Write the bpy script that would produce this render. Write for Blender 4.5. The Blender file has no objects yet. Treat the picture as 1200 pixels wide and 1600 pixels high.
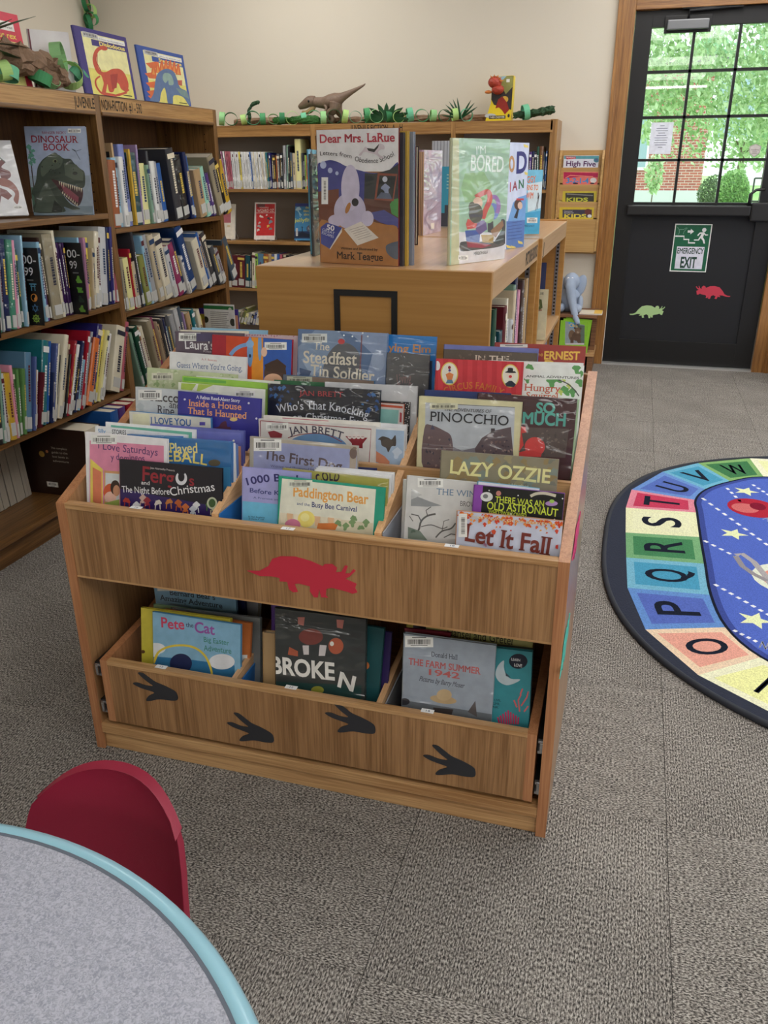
import bpy, math, random
from mathutils import Vector as V3, Matrix as M4
random.seed(7)
D = bpy.data
COL = bpy.context.scene.collection
SC = bpy.context.scene

# ------------------------------------------------------------------ camera
YAW, PITCH, ROLL, FPX, HC = -0.28493631, -0.39797319, -0.00544111, 1289.07, 1.26
CAM = V3((0, 0, HC))
_f = V3((math.sin(YAW)*math.cos(PITCH), math.cos(YAW)*math.cos(PITCH), math.sin(PITCH)))
_r0 = V3((math.cos(YAW), -math.sin(YAW), 0))
_u0 = _r0.cross(_f)
_r = _r0*math.cos(ROLL) + _u0*math.sin(ROLL)
_u = -_r0*math.sin(ROLL) + _u0*math.cos(ROLL)
cd = D.cameras.new('camera')
cam = D.objects.new('camera', cd)
COL.objects.link(cam)
cam.matrix_world = M4((( _r.x, _u.x, -_f.x, 0), (_r.y, _u.y, -_f.y, 0), (_r.z, _u.z, -_f.z, HC), (0, 0, 0, 1)))
cd.sensor_fit = 'VERTICAL'
cd.sensor_height = 36
cd.lens = FPX/1600*36
cd.clip_start = 0.02
SC.camera = cam

# ------------------------------------------------------------------ light and exposure
wd = D.worlds.new('overcast_sky')
SC.world = wd
wd.use_nodes = True
_bg = wd.node_tree.nodes['Background']
_bg.inputs[0].default_value = (0.86, 0.94, 1.0, 1)
_bg.inputs[1].default_value = 1.7
SC.view_settings.view_transform = 'Standard'
SC.view_settings.look = 'None'
SC.view_settings.gamma = 1
SC.view_settings.use_curve_mapping = False
SC.view_settings.exposure = 0.93
LAMP = 2.75           # ceiling tube brightness
_s = D.lights.new('hazy_sun', 'SUN')
_s.energy = 1.5
_s.angle = math.radians(12)
_so = D.objects.new('hazy_sun', _s)
COL.objects.link(_so)
_so.rotation_euler = (math.radians(-38), 0, math.radians(20))
_so['kind'] = 'helper'

# ------------------------------------------------------------------ measuring: photograph ray to plane of known place
def ray(x, y): return (x-600)/FPX*_r - (y-800)/FPX*_u + _f
def on(ax, val, x, y):
    d = ray(x, y); i = 'xyz'.index(ax)
    return CAM + d*((val-CAM[i])/d[i])
def on_plane(O, N, x, y):
    d = ray(x, y)
    return CAM + d*((O-CAM).dot(N)/d.dot(N))
def s_at(ax, plane, z, px):
    """coordinate along a shelf at which image column px falls (ax = axis held fixed)"""
    e = V3((0, 1, 0)) if ax == 'x' else V3((1, 0, 0))
    d0 = (V3((plane, 0, z)) if ax == 'x' else V3((0, plane, z))) - CAM
    k = px-600
    return (FPX*d0.dot(_r) - k*d0.dot(_f))/(k*e.dot(_f) - FPX*e.dot(_r))

# ------------------------------------------------------------------ colours and materials
def lin(c):
    return tuple((v/255/12.92 if v/255 <= 0.04045 else ((v/255+0.055)/1.055)**2.4) for v in c[:3])
PAL = {
 'black': (26, 26, 30), 'charcoal': (58, 58, 64), 'dark grey': (80, 82, 88), 'silver grey': (168, 170, 175), 'pale grey': (205, 207, 210),
 'white': (238, 238, 236), 'cream': (232, 224, 200), 'beige': (205, 190, 160), 'khaki': (160, 150, 125), 'tan': (190, 160, 120),
 'brown': (110, 72, 44), 'dark brown': (58, 36, 28), 'rust': (160, 90, 50), 'orange': (225, 120, 60), 'mustard': (205, 165, 50),
 'yellow': (235, 215, 90), 'pale yellow': (238, 232, 165), 'olive': (140, 145, 70), 'lime green': (165, 210, 90), 'moss green': (95, 140, 80),
 'sage green': (130, 165, 145), 'sea green': (70, 140, 115), 'dark green': (28, 75, 58), 'mint': (160, 215, 195), 'teal': (30, 120, 130),
 'dark teal': (20, 75, 88), 'light blue': (150, 195, 220), 'sky blue': (85, 165, 215), 'blue': (40, 95, 170), 'steel blue': (95, 135, 165),
 'slate blue': (80, 95, 150), 'periwinkle': (120, 135, 200), 'navy': (25, 38, 85), 'indigo': (45, 40, 115), 'purple': (90, 60, 130),
 'dark purple': (58, 28, 82), 'lilac': (165, 140, 185), 'mauve': (185, 130, 160), 'pink': (225, 150, 175), 'rose': (185, 95, 110),
 'magenta': (150, 35, 95), 'crimson': (165, 28, 48), 'red': (205, 45, 50), 'maroon': (95, 25, 38), 'slate': (75, 90, 105),
 'ocean blue': (30, 65, 120), 'turquoise': (60, 180, 200)}
def P(c): return PAL[c] if isinstance(c, str) else c

_mats = {}
def mat(name, col=(200, 200, 200), rough=0.5, metal=0.0, coat=0.0, emit=None, spec=0.5, bump=None, vary=0.0):
    if name in _mats: return _mats[name]
    m = D.materials.new(name); m.use_nodes = True
    n = m.node_tree.nodes; l = m.node_tree.links; b = n['Principled BSDF']
    b.inputs['Base Color'].default_value = (*lin(P(col)), 1)
    b.inputs['Roughness'].default_value = rough
    b.inputs['Metallic'].default_value = metal
    b.inputs['Coat Weight'].default_value = coat
    b.inputs['Specular IOR Level'].default_value = spec
    if emit:
        b.inputs['Emission Color'].default_value = (*lin(P(col)), 1)
        b.inputs['Emission Strength'].default_value = emit
    if bump or vary:
        tc = n.new('ShaderNodeTexCoord'); ns = n.new('ShaderNodeTexNoise')
        ns.inputs['Scale'].default_value = bump[0] if bump else 8
        ns.inputs['Detail'].default_value = 4
        l.new(tc.outputs['Object'], ns.inputs['Vector'])
        if bump:
            bp = n.new('ShaderNodeBump'); bp.inputs['Strength'].default_value = bump[1]; bp.inputs['Distance'].default_value = bump[2] if len(bump) > 2 else 0.002
            l.new(ns.outputs['Fac'], bp.inputs['Height']); l.new(bp.outputs[0], b.inputs['Normal'])
        if vary:
            hs = n.new('ShaderNodeMapRange'); hs.inputs[1].default_value = 0.3; hs.inputs[2].default_value = 0.7
            hs.inputs[3].default_value = 1-vary; hs.inputs[4].default_value = 1+vary
            l.new(ns.outputs['Fac'], hs.inputs[0])
            mx = n.new('ShaderNodeMix'); mx.data_type = 'RGBA'; mx.blend_type = 'MULTIPLY'; mx.inputs[0].default_value = 1
            mx.inputs[6].default_value = (*lin(P(col)), 1)
            l.new(hs.outputs[0], mx.inputs[7]); l.new(mx.outputs[2], b.inputs['Base Color'])
    _mats[name] = m
    return m

def wood(name, c1, c2, axis='z', scale=1.0, rough=0.4, coat=0.15):
    if name in _mats: return _mats[name]
    m = D.materials.new(name); m.use_nodes = True
    n = m.node_tree.nodes; l = m.node_tree.links; b = n['Principled BSDF']
    tc = n.new('ShaderNodeTexCoord')
    def nz(across, along, det, rgh, dist):
        mp = n.new('ShaderNodeMapping'); mp.inputs['Scale'].default_value = tuple((along if k == axis else across)*scale for k in 'xyz'); mp.inputs['Location'].default_value = (3.1, 1.7, .6)
        l.new(tc.outputs['Object'], mp.inputs['Vector'])
        q = n.new('ShaderNodeTexNoise'); q.inputs['Scale'].default_value = 1; q.inputs['Detail'].default_value = det; q.inputs['Roughness'].default_value = rgh; q.inputs['Distortion'].default_value = dist
        l.new(mp.outputs[0], q.inputs['Vector']); return q
    n1 = nz(16, 1.1, 5, .62, .25); n2 = nz(330, 9, 2, .5, 0); n3 = nz(95, 2.2, 3, .5, .1)
    def mth(op, a, b_):
        q = n.new('ShaderNodeMath'); q.operation = op
        for i, v in enumerate((a, b_)):
            if isinstance(v, (int, float)): q.inputs[i].default_value = v
            else: l.new(v, q.inputs[i])
        return q.outputs[0]
    f = mth('ADD', mth('MULTIPLY', n1.outputs['Fac'], 0.36), mth('ADD', mth('MULTIPLY', n2.outputs['Fac'], 0.34), mth('MULTIPLY', n3.outputs['Fac'], 0.30)))
    cr = n.new('ShaderNodeValToRGB'); cr.color_ramp.elements[0].position = 0.40; cr.color_ramp.elements[1].position = 0.58
    cr.color_ramp.elements[0].color = (*lin(c1), 1); cr.color_ramp.elements[1].color = (*lin(c2), 1)
    l.new(f, cr.inputs['Fac']); l.new(cr.outputs['Color'], b.inputs['Base Color'])
    bp = n.new('ShaderNodeBump'); bp.inputs['Strength'].default_value = 0.12; bp.inputs['Distance'].default_value = 0.001
    l.new(n2.outputs['Fac'], bp.inputs['Height']); l.new(bp.outputs[0], b.inputs['Normal'])
    b.inputs['Roughness'].default_value = rough; b.inputs['Coat Weight'].default_value = coat; b.inputs['Coat Roughness'].default_value = 0.25
    _mats[name] = m
    return m

def ink_mat(kind):
    """printed paper: colour comes from the print's own colour layer"""
    name = 'print_'+kind
    if name in _mats: return _mats[name]
    m = D.materials.new(name); m.use_nodes = True
    n = m.node_tree.nodes; l = m.node_tree.links; b = n['Principled BSDF']
    at = n.new('ShaderNodeAttribute'); at.attribute_name = 'Col'
    tc = n.new('ShaderNodeTexCoord')
    if kind == 'rug':
        ns = n.new('ShaderNodeTexNoise'); ns.inputs['Scale'].default_value = 260; ns.inputs['Detail'].default_value = 2
        l.new(tc.outputs['Object'], ns.inputs['Vector'])
        mr = n.new('ShaderNodeMapRange'); mr.inputs[1].default_value = .3; mr.inputs[2].default_value = .7; mr.inputs[3].default_value = 0.78; mr.inputs[4].default_value = 1.15
        l.new(ns.outputs['Fac'], mr.inputs[0])
        mx = n.new('ShaderNodeMix'); mx.data_type = 'RGBA'; mx.blend_type = 'MULTIPLY'; mx.inputs[0].default_value = 1
        l.new(at.outputs['Color'], mx.inputs[6]); l.new(mr.outputs[0], mx.inputs[7]); l.new(mx.outputs[2], b.inputs['Base Color'])
        bp = n.new('ShaderNodeBump'); bp.inputs['Strength'].default_value = .6; bp.inputs['Distance'].default_value = .004
        l.new(ns.outputs['Fac'], bp.inputs['Height']); l.new(bp.outputs[0], b.inputs['Normal'])
        b.inputs['Roughness'].default_value = 0.95; b.inputs['Specular IOR Level'].default_value = .1
    else:
        ns = n.new('ShaderNodeTexNoise'); ns.inputs['Scale'].default_value = 38; ns.inputs['Detail'].default_value = 5
        l.new(tc.outputs['Object'], ns.inputs['Vector'])
        mr = n.new('ShaderNodeMapRange'); mr.inputs[1].default_value = .3; mr.inputs[2].default_value = .7; mr.inputs[3].default_value = 0.9; mr.inputs[4].default_value = 1.08
        l.new(ns.outputs['Fac'], mr.inputs[0])
        mx = n.new('ShaderNodeMix'); mx.data_type = 'RGBA'; mx.blend_type = 'MULTIPLY'; mx.inputs[0].default_value = 1
        l.new(at.outputs['Color'], mx.inputs[6]); l.new(mr.outputs[0], mx.inputs[7]); l.new(mx.outputs[2], b.inputs['Base Color'])
        b.inputs['Roughness'].default_value = {'paper': .6, 'gloss': .3, 'plastic': .35}[kind]
        if kind == 'plastic':
            crinkle(m, b)
    _mats[name] = m
    return m
def crinkle(m, b):
    """clear library jacket: a thin glossy coat with soft crinkles"""
    n = m.node_tree.nodes; l = m.node_tree.links
    tc = n.new('ShaderNodeTexCoord'); mp = n.new('ShaderNodeMapping'); mp.inputs['Scale'].default_value = (5, 5, 16)
    ns = n.new('ShaderNodeTexNoise'); ns.inputs['Scale'].default_value = 1.1; ns.inputs['Detail'].default_value = 1.5; ns.inputs['Distortion'].default_value = 1.2
    l.new(tc.outputs['Object'], mp.inputs['Vector']); l.new(mp.outputs[0], ns.inputs['Vector'])
    bp = n.new('ShaderNodeBump'); bp.inputs['Strength'].default_value = 1; bp.inputs['Distance'].default_value = .02
    l.new(ns.outputs['Fac'], bp.inputs['Height']); l.new(bp.outputs[0], b.inputs['Coat Normal'])
    b.inputs['Coat Weight'].default_value = 1.0; b.inputs['Coat Roughness'].default_value = .06

def cover_mat(col, kind='gloss'):
    c = P(col); name = 'cover_%s_%d_%d_%d' % (kind, *c)
    if name in _mats: return _mats[name]
    m = mat(name, c, {'paper': .6, 'gloss': .3, 'plastic': .4}[kind], vary=.1)
    if kind == 'plastic': crinkle(m, m.node_tree.nodes['Principled BSDF'])
    return m
PAGES = mat('page_edges', (225, 216, 195), .8, bump=(900, .5, .0006))

# ------------------------------------------------------------------ mesh helpers
class G:
    def __init__(s): s.v = []; s.f = []; s.m = []; s.cur = 0
    def add(s, vs, fs):
        k = len(s.v); s.v += [tuple(v) for v in vs]
        for f in fs: s.f.append(tuple(i+k for i in f)); s.m.append(s.cur)
        return s
    def box(s, x0, y0, z0, x1, y1, z1, mx=None):
        vs = [V3((x, y, z)) for z in (z0, z1) for y in (y0, y1) for x in (x0, x1)]
        if mx: vs = [mx @ v for v in vs]
        return s.add(vs, [(0, 2, 3, 1), (4, 5, 7, 6), (0, 1, 5, 4), (2, 6, 7, 3), (0, 4, 6, 2), (1, 3, 7, 5)])
    def prism(s, pts, a, b, ax='y', mx=None):
        """closed outline swept from a to b along ax; pts are the two other coordinates in order"""
        def mk(p, t): return V3({'x': (t, p[0], p[1]), 'y': (p[0], t, p[1]), 'z': (p[0], p[1], t)}[ax])
        n = len(pts); vs = [mk(p, a) for p in pts]+[mk(p, b) for p in pts]
        if mx: vs = [mx @ v for v in vs]
        area = sum(pts[i][0]*pts[(i+1) % n][1]-pts[(i+1) % n][0]*pts[i][1] for i in range(n))
        fs = [tuple(range(n)), tuple(range(2*n-1, n-1, -1))]+[(i, i+n, (i+1) % n+n, (i+1) % n) for i in range(n)]
        flip = (area > 0) == (b > a)
        if ax == 'y': flip = not flip
        if flip: fs = [tuple(reversed(f)) for f in fs[:2]]+[tuple(reversed(f)) for f in fs[2:]]
        s.add(vs, [tuple(reversed(f)) for f in fs]); return s
    def tube(s, pts, rad, n=10, caps=True, flat=1.0):
        pts = [V3(p) for p in pts]; rad = rad if isinstance(rad, (list, tuple)) else [rad]*len(pts)
        k = len(s.v); ref = None
        for i, p in enumerate(pts):
            t = (pts[min(i+1, len(pts)-1)]-pts[max(i-1, 0)]).normalized()
            if ref is None: ref = V3((0, 0, 1)) if abs(t.z) < .9 else V3((1, 0, 0))
            a = t.cross(ref).normalized(); b = a.cross(t).normalized(); ref = b
            for j in range(n):
                q = 2*math.pi*j/n; s.v.append(tuple(p+a*math.cos(q)*rad[i]+b*math.sin(q)*rad[i]*flat))
        for i in range(len(pts)-1):
            for j in range(n):
                s.f.append((k+i*n+j, k+(i+1)*n+j, k+(i+1)*n+(j+1) % n, k+i*n+(j+1) % n)); s.m.append(s.cur)
        if caps:
            s.f.append(tuple(k+j for j in range(n))); s.m.append(s.cur)
            s.f.append(tuple(k+(len(pts)-1)*n+j for j in reversed(range(n)))); s.m.append(s.cur)
        return s
    def ball(s, c, r, n=14, mm=9, rot=None):
        r = r if isinstance(r, (tuple, list)) else (r, r, r); k = len(s.v); c = V3(c)
        for i in range(mm+1):
            a = math.pi*i/mm
            for j in range(n):
                b = 2*math.pi*j/n; p = V3((math.sin(a)*math.cos(b)*r[0], math.sin(a)*math.sin(b)*r[1], math.cos(a)*r[2]))
                if rot: p = rot @ p
                s.v.append(tuple(c+p))
        for i in range(mm):
            for j in range(n):
                s.f.append((k+i*n+j, k+(i+1)*n+j, k+(i+1)*n+(j+1) % n, k+i*n+(j+1) % n)); s.m.append(s.cur)
        return s
    def lathe(s, prof, c=(0, 0), n=48):
        k = len(s.v)
        for r, z in prof:
            for j in range(n):
                a = 2*math.pi*j/n; s.v.append((c[0]+r*math.cos(a), c[1]+r*math.sin(a), z))
        for i in range(len(prof)-1):
            for j in range(n):
                s.f.append((k+i*n+j, k+i*n+(j+1) % n, k+(i+1)*n+(j+1) % n, k+(i+1)*n+j)); s.m.append(s.cur)
        return s
    def build(s, name, mats, parent=None, smooth=False, bevel=0, loc=None):
        me = D.meshes.new(name)
        me.from_pydata(s.v, [], s.f)
        mats = mats if isinstance(mats, (list, tuple)) else [mats]
        for m in mats: me.materials.append(m)
        if len(mats) > 1:
            for p, i in zip(me.polygons, s.m): p.material_index = i
        if smooth: me.shade_smooth()
        me.update()
        o = D.objects.new(name, me); COL.objects.link(o)
        if parent: o.parent = parent
        if loc: o.location = loc
        if bevel:
            import bmesh
            bm = bmesh.new(); bm.from_mesh(me); bmesh.ops.remove_doubles(bm, verts=bm.verts, dist=1e-6)
            bmesh.ops.bevel(bm, geom=list(bm.edges), offset=bevel, segments=2, affect='EDGES', clamp_overlap=True, profile=.6)
            bm.to_mesh(me); bm.free()
        return o

def empty(name, loc=(0, 0, 0), parent=None, mx=None):
    o = D.objects.new(name, None); COL.objects.link(o); o.empty_display_size = .05
    if mx is not None: o.matrix_world = mx
    else: o.location = loc
    if parent: o.parent = parent
    return o
def tag(o, label, cat, group=None, kind=None):
    o['label'] = label; o['category'] = cat
    if group: o['group'] = group
    if kind: o['kind'] = kind
    return o
def struct(o, label=None):
    o['kind'] = 'structure'
    if label: o['label'] = label
    return o

# ------------------------------------------------------------------ lettering
_gl = {}
def glyph(ch, bold, serif):
    key = (ch, bold, serif)
    if key in _gl: return _gl[key]
    cu = D.curves.new('t', 'FONT'); cu.resolution_u = 4; cu.offset = (0, .004, .014, .022, .032)[int(bold)]*(0 if ch in 'MWNmw' else 1)
    ob = D.objects.new('t', cu)
    def wid(s):
        cu.body = s; me = D.meshes.new_from_object(ob)
        xs = [v.co.x for v in me.vertices] or [0]
        D.meshes.remove(me); return max(xs)
    adv = wid(ch+'|')-wid('|') if ch != ' ' else wid('| |')-wid('||')
    cu.body = ch
    me = D.meshes.new_from_object(ob)
    vs = [(v.co.x, v.co.y) for v in me.vertices]; fs = [tuple(p.vertices) for p in me.polygons]
    if ch in 'MWNmw' and bold > 1:
        n_ = len(vs); d_ = (0, 0, .03, .05, .07)[int(bold)]; vs = [(x-d_/2, y) for x, y in vs]+[(x+d_/2, y) for x, y in vs]; fs = fs+[tuple(i+n_ for i in f) for f in fs]
    if serif and ch.isalpha() and ch not in 'MWNw' and vs:
        ymax = max(v[1] for v in vs); eds = {}
        for f in fs:
            for i in range(len(f)):
                e = tuple(sorted((f[i], f[(i+1) % len(f)]))); eds[e] = eds.get(e, 0)+1
        for (a, b), c in eds.items():
            if c != 1: continue
            (ax, ay), (bx, by) = vs[a], vs[b]
            if abs(ay-by) < .004 and .04 < abs(ax-bx) < .2:
                if abs(ay) < .03 or abs(ay-ymax) < .01 or abs(ay-.53) < .04:
                    s = 1 if ay < .1 else -1; x0, x1 = min(ax, bx)-.055, max(ax, bx)+.055; k = len(vs)
                    vs += [(x0, ay), (x1, ay), (x1, ay+.05*s), (x0, ay+.05*s)]; fs.append((k, k+1, k+2, k+3))
    D.meshes.remove(me); D.objects.remove(ob); D.curves.remove(cu)
    _gl[key] = (vs, fs, adv)
    return _gl[key]

def smooth(p, closed, sub=4):
    n = len(p); out = []
    for i in range(n if closed else n-1):
        a, b, c, d = (p[i-1], p[i], p[(i+1) % n], p[(i+2) % n]) if closed else (p[max(i-1, 0)], p[i], p[i+1], p[min(i+2, n-1)])
        for k in range(sub):
            t = k/sub; out.append(tuple(.5*(2*b[j]+(c[j]-a[j])*t+(2*a[j]-5*b[j]+4*c[j]-d[j])*t*t+(3*b[j]-a[j]-3*c[j]+d[j])*t**3) for j in (0, 1)))
    return out if closed else out+[tuple(p[-1])]
class Ink:
    """flat print on a plane: origin O, unit axes U (right) and W (up), outward normal N; marks are layered a hair apart"""
    def __init__(s, O=V3((0, 0, 0)), U=V3((1, 0, 0)), W=V3((0, 0, 1)), crop=(0, 0, 1), world=None, size=(1, 1), step=2e-5):
        s.O, s.U, s.W = O, U, W; s.N = U.cross(W); s.crop = crop; s.world = world; s.size = size
        s.v = []; s.f = []; s.c = []; s.k = 1; s.step = step
    def mp(s, p):
        """photograph crop point -> print plane metres"""
        cx, cy, sc = s.crop; wO, wU, wW, wN = s.world
        q = on_plane(wO, wN, cx+p[0]/sc, cy+p[1]/sc)-wO
        return (q.dot(wU), q.dot(wW))
    def poly(s, pts, col, raw=False):
        if not raw:
            if 7 <= len(pts) <= 60: pts = smooth(pts, True)
            pts = [s.mp(p) for p in pts]
        s._put(pts, [tuple(range(len(pts)))], col)
    def _put(s, pts, fs, col):
        k = len(s.v); off = s.N*(s.step*s.k); s.k += 1; c = (*lin(P(col)), 1)
        w, h = s.size
        for a, b in pts:
            if s.size != (1, 1): a = min(max(a, 0.0004), w-.0004); b = min(max(b, .0004), h-.0004)
            s.v.append(tuple(s.O+s.U*a+s.W*b+off))
        for f in fs: s.f.append(tuple(i+k for i in f)); s.c.append(c)
    def rect(s, x0, y0, x1, y1, col, raw=False): s.poly([(x0, y0), (x1, y0), (x1, y1), (x0, y1)], col, raw)
    def full(s, col, m=0.0, m2=None):
        w, h = s.size; m2 = m if m2 is None else m2
        s.rect(m, m2, w-m, h-m2, col, True)
    def ell(s, x, y, rx, ry, col, rot=0, n=22, raw=False, a0=0, a1=360):
        pts = []
        for i in range(n+(a1-a0 < 360)):
            a = math.radians(a0+(a1-a0)*i/n); p = (rx*math.cos(a), ry*math.sin(a)); c, d = math.cos(math.radians(rot)), math.sin(math.radians(rot))
            pts.append((x+p[0]*c-p[1]*d, y+p[0]*d+p[1]*c))
        s.poly(pts, col, raw)
    def line(s, pts, w, col, raw=False):
        """a stroke; w in crop pixels (or metres when raw)"""
        if len(pts) > 3 and not raw and pts[0] != pts[-1]: pts = smooth(pts, False)
        L = []; R = []
        for i, p in enumerate(pts):
            a = pts[max(i-1, 0)]; b = pts[min(i+1, len(pts)-1)]; dx, dy = b[0]-a[0], b[1]-a[1]; d = math.hypot(dx, dy) or 1
            L.append((p[0]-dy/d*w/2, p[1]+dx/d*w/2)); R.append((p[0]+dy/d*w/2, p[1]-dx/d*w/2))
        L = [s.mp(p) for p in L] if not raw else L; R = [s.mp(p) for p in R] if not raw else R
        n = len(pts); s._put(L+R, [(i, i+1, n+i+1, n+i) for i in range(n-1)], col)
    def text(s, t, x0, y0, x1, y1, h, col, bold=1, serif=0, arc=0, jit=0, raw=False, sh=0):
        """baseline from (x0,y0) to (x1,y1), capital height h"""
        if raw: a = V3((x0, y0)); b = V3((x1, y1)); hh = h
        else:
            a = V3(s.mp((x0, y0))+(0,)); b = V3(s.mp((x1, y1))+(0,)); q = V3(s.mp((x0, y0-h))+(0,)); hh = (q-a).length
        a = V3((a[0], a[1], 0)); b = V3((b[0], b[1], 0)); L = (b-a).length
        gs = [glyph(c, bold, serif) for c in t]; tot = sum(g[2] for g in gs) or 1
        sx = L/tot; sy = hh/.69; e = (b-a).normalized(); n = V3((-e.y, e.x, 0)); x = 0
        pts = []; fs = []
        for g in gs:
            k = len(pts); mid = (x+g[2]/2)/tot; lift = arc*hh*(1-(2*mid-1)**2)+jit*hh*random.uniform(-1, 1)
            ang = -arc*hh*4*(2*mid-1)/max(L, 1e-6)+jit*random.uniform(-.6, .6)
            for vx, vy in g[0]:
                px = (vx-g[2]/2)*sx; py = vy*sy; px += py*sh
                qx = px*math.cos(ang)-py*math.sin(ang); qy = px*math.sin(ang)+py*math.cos(ang)
                p = a+e*((x+g[2]/2)*sx+qx)+n*(qy+lift); pts.append((p.x, p.y))
            for f in g[1]: fs.append(tuple(i+k for i in f))
            x += g[2]
        if pts: s._put(pts, fs, col)
    def barcode(s, x0, y0, x1, y1, raw=False, back=(240, 240, 236)):
        s.rect(x0, y0, x1, y1, back, raw); hz = abs(x1-x0) >= abs(y1-y0); n = 22
        for i in range(n):
            f0 = .08+.84*i/n; f1 = f0+.84/n*random.choice((.35, .5, .75))
            if hz: s.rect(x0+(x1-x0)*f0, y0+(y1-y0)*.33, x0+(x1-x0)*f1, y0+(y1-y0)*.75, (60, 58, 58), raw)
            else: s.rect(x0+(x1-x0)*.25, y0+(y1-y0)*f0, x0+(x1-x0)*.8, y0+(y1-y0)*f1, (60, 58, 58), raw)
            s.k -= 1
        s.k += 1
        if hz: s.rect(x0+(x1-x0)*.2, y0+(y1-y0)*.82, x0+(x1-x0)*.8, y0+(y1-y0)*.88, (120, 118, 118), raw)
        if hz: s.rect(x0+(x1-x0)*.25, y0+(y1-y0)*.12, x0+(x1-x0)*.75, y0+(y1-y0)*.2, (90, 90, 90), raw)
    def blot(s, x, y, r, col, n=14, raw=False):
        ph = random.random()*6; pts = [(x+r*(.75+.25*math.sin(3*a+ph))*math.cos(a), y+r*(.75+.3*math.cos(2*a+ph))*math.sin(a)) for a in [6.283*i/n for i in range(n)]]
        s.poly(pts, col, raw)
    def build(s, name, kind, parent):
        if not s.f: return None
        me = D.meshes.new(name); me.from_pydata(s.v, [], s.f)
        ca = me.color_attributes.new('Col', 'FLOAT_COLOR', 'CORNER'); buf = []
        for p, c in zip(me.polygons, s.c): buf += list(c)*p.loop_total
        ca.data.foreach_set('color', buf)
        # keep every mark facing outwards
        fl = [p.index for p in me.polygons if p.normal.dot(s.N) < 0]
        me.materials.append(ink_mat(kind) if isinstance(kind, str) else kind)
        o = D.objects.new(name, me); COL.objects.link(o)
        if parent: o.parent = parent
        return o
# ------------------------------------------------------------------ the room
WX0, WX1, WY0, WY1, ZC = -3.8, 3.6, -9.4, 5.8, 2.75
WALL = mat('cream_wall_paint', (218, 210, 194), .85, bump=(300, .08, .001), vary=.02)
TRIM = wood('door_trim_oak', (118, 76, 36), (172, 122, 66), 'z', 1, .3, .4)
TRIMX = wood('door_trim_oak_across', (118, 76, 36), (172, 122, 66), 'x', 1, .3, .4)
BLK = mat('black_door_metal', (13, 13, 16), .45)
BLK2 = mat('black_door_panel', (17, 19, 26), .6, bump=(500, .1, .0008))
def carpet(name, ribbed):
    m = D.materials.new(name); m.use_nodes = True
    n = m.node_tree.nodes; l = m.node_tree.links; b = n['Principled BSDF']
    tc = n.new('ShaderNodeTexCoord')
    def nz(sc, det, rgh):
        mp = n.new('ShaderNodeMapping'); mp.inputs['Scale'].default_value = sc; l.new(tc.outputs['Object'], mp.inputs['Vector'])
        q = n.new('ShaderNodeTexNoise'); q.inputs['Scale'].default_value = 1; q.inputs['Detail'].default_value = det; q.inputs['Roughness'].default_value = rgh
        l.new(mp.outputs[0], q.inputs['Vector']); return q
    n1 = nz((390, 150, 200) if ribbed else (190, 360, 200), 2.5, .6)
    n2 = nz((5, 4, 4) if ribbed else (14, 40, 10), 2, .5)
    wv = n.new('ShaderNodeTexWave'); wv.bands_direction = 'X'; wv.inputs['Scale'].default_value = 48 if ribbed else 20; wv.inputs['Distortion'].default_value = .6 if ribbed else 9; wv.inputs['Detail'].default_value = 1
    l.new(tc.outputs['Object'], wv.inputs['Vector'])
    ad = n.new('ShaderNodeMath'); ad.operation = 'MULTIPLY_ADD'; l.new(n2.outputs['Fac'], ad.inputs[0]); ad.inputs[1].default_value = .10; l.new(n1.outputs['Fac'], ad.inputs[2])
    ad2 = n.new('ShaderNodeMath'); ad2.operation = 'MULTIPLY_ADD'; l.new(wv.outputs['Fac'], ad2.inputs[0]); ad2.inputs[1].default_value = .07 if ribbed else .02; l.new(ad.outputs[0], ad2.inputs[2])
    cr = n.new('ShaderNodeValToRGB'); e = cr.color_ramp.elements
    e[0].position = .43 if ribbed else .41; e[0].color = (*lin((50, 48, 47)), 1); e[1].position = .74 if ribbed else .70; e[1].color = (*lin((190, 185, 178)), 1)
    x = e.new(.53 if ribbed else .51); x.color = (*lin((101, 97, 93)), 1); x = e.new(.61 if ribbed else .58); x.color = (*lin((140, 135, 129)), 1)
    l.new(ad2.outputs[0], cr.inputs['Fac']); l.new(cr.outputs['Color'], b.inputs['Base Color'])
    bp = n.new('ShaderNodeBump'); bp.inputs['Strength'].default_value = .6; bp.inputs['Distance'].default_value = .0018
    l.new(n1.outputs['Fac'], bp.inputs['Height']); l.new(bp.outputs[0], b.inputs['Normal'])
    b.inputs['Roughness'].default_value = .95; b.inputs['Specular IOR Level'].default_value = .1
    return m
CT = [carpet('carpet_fine_loops', False), carpet('carpet_ribbed_loops', True)]
fl = struct(G().box(WX0-.1, WY0-.1, -.08, WX1+.1, WY1+.1, -.006).build('floor', mat('floor_underlay', (90, 86, 80), .95)), 'floor of grey brown loop carpet tiles')
TS = .5
_t = [G().box(.0006, .0006, -.006, TS-.0006, TS-.0006, 0).build('carpet_tile', c) for c in CT]
for o in _t: COL.objects.unlink(o)
for i in range(-8, 7):
    for j in range(-3, 8):
        x, y = .186+i*TS, 1.93+j*TS
        if x+TS > WX1 or y > WY1 or x < WX0-.4: continue
        if i > 3 or i < -5 and j < 0: continue
        o = D.objects.new('carpet_tile', _t[(i+j) % 2].data); COL.objects.link(o); o.parent = fl; o.location = (x, y, 0)
g = G().box(WX0, WY0, -.006, WX1, 1.93-3*TS, 0)
g.box(.186+4*TS, 1.93-3*TS, -.006, WX1, WY1, 0)
o = g.build('carpet_field', CT[1], fl); o['kind'] = 'stuff'
DX0, DX1, DZ = -.14, .81, 2.09
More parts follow.
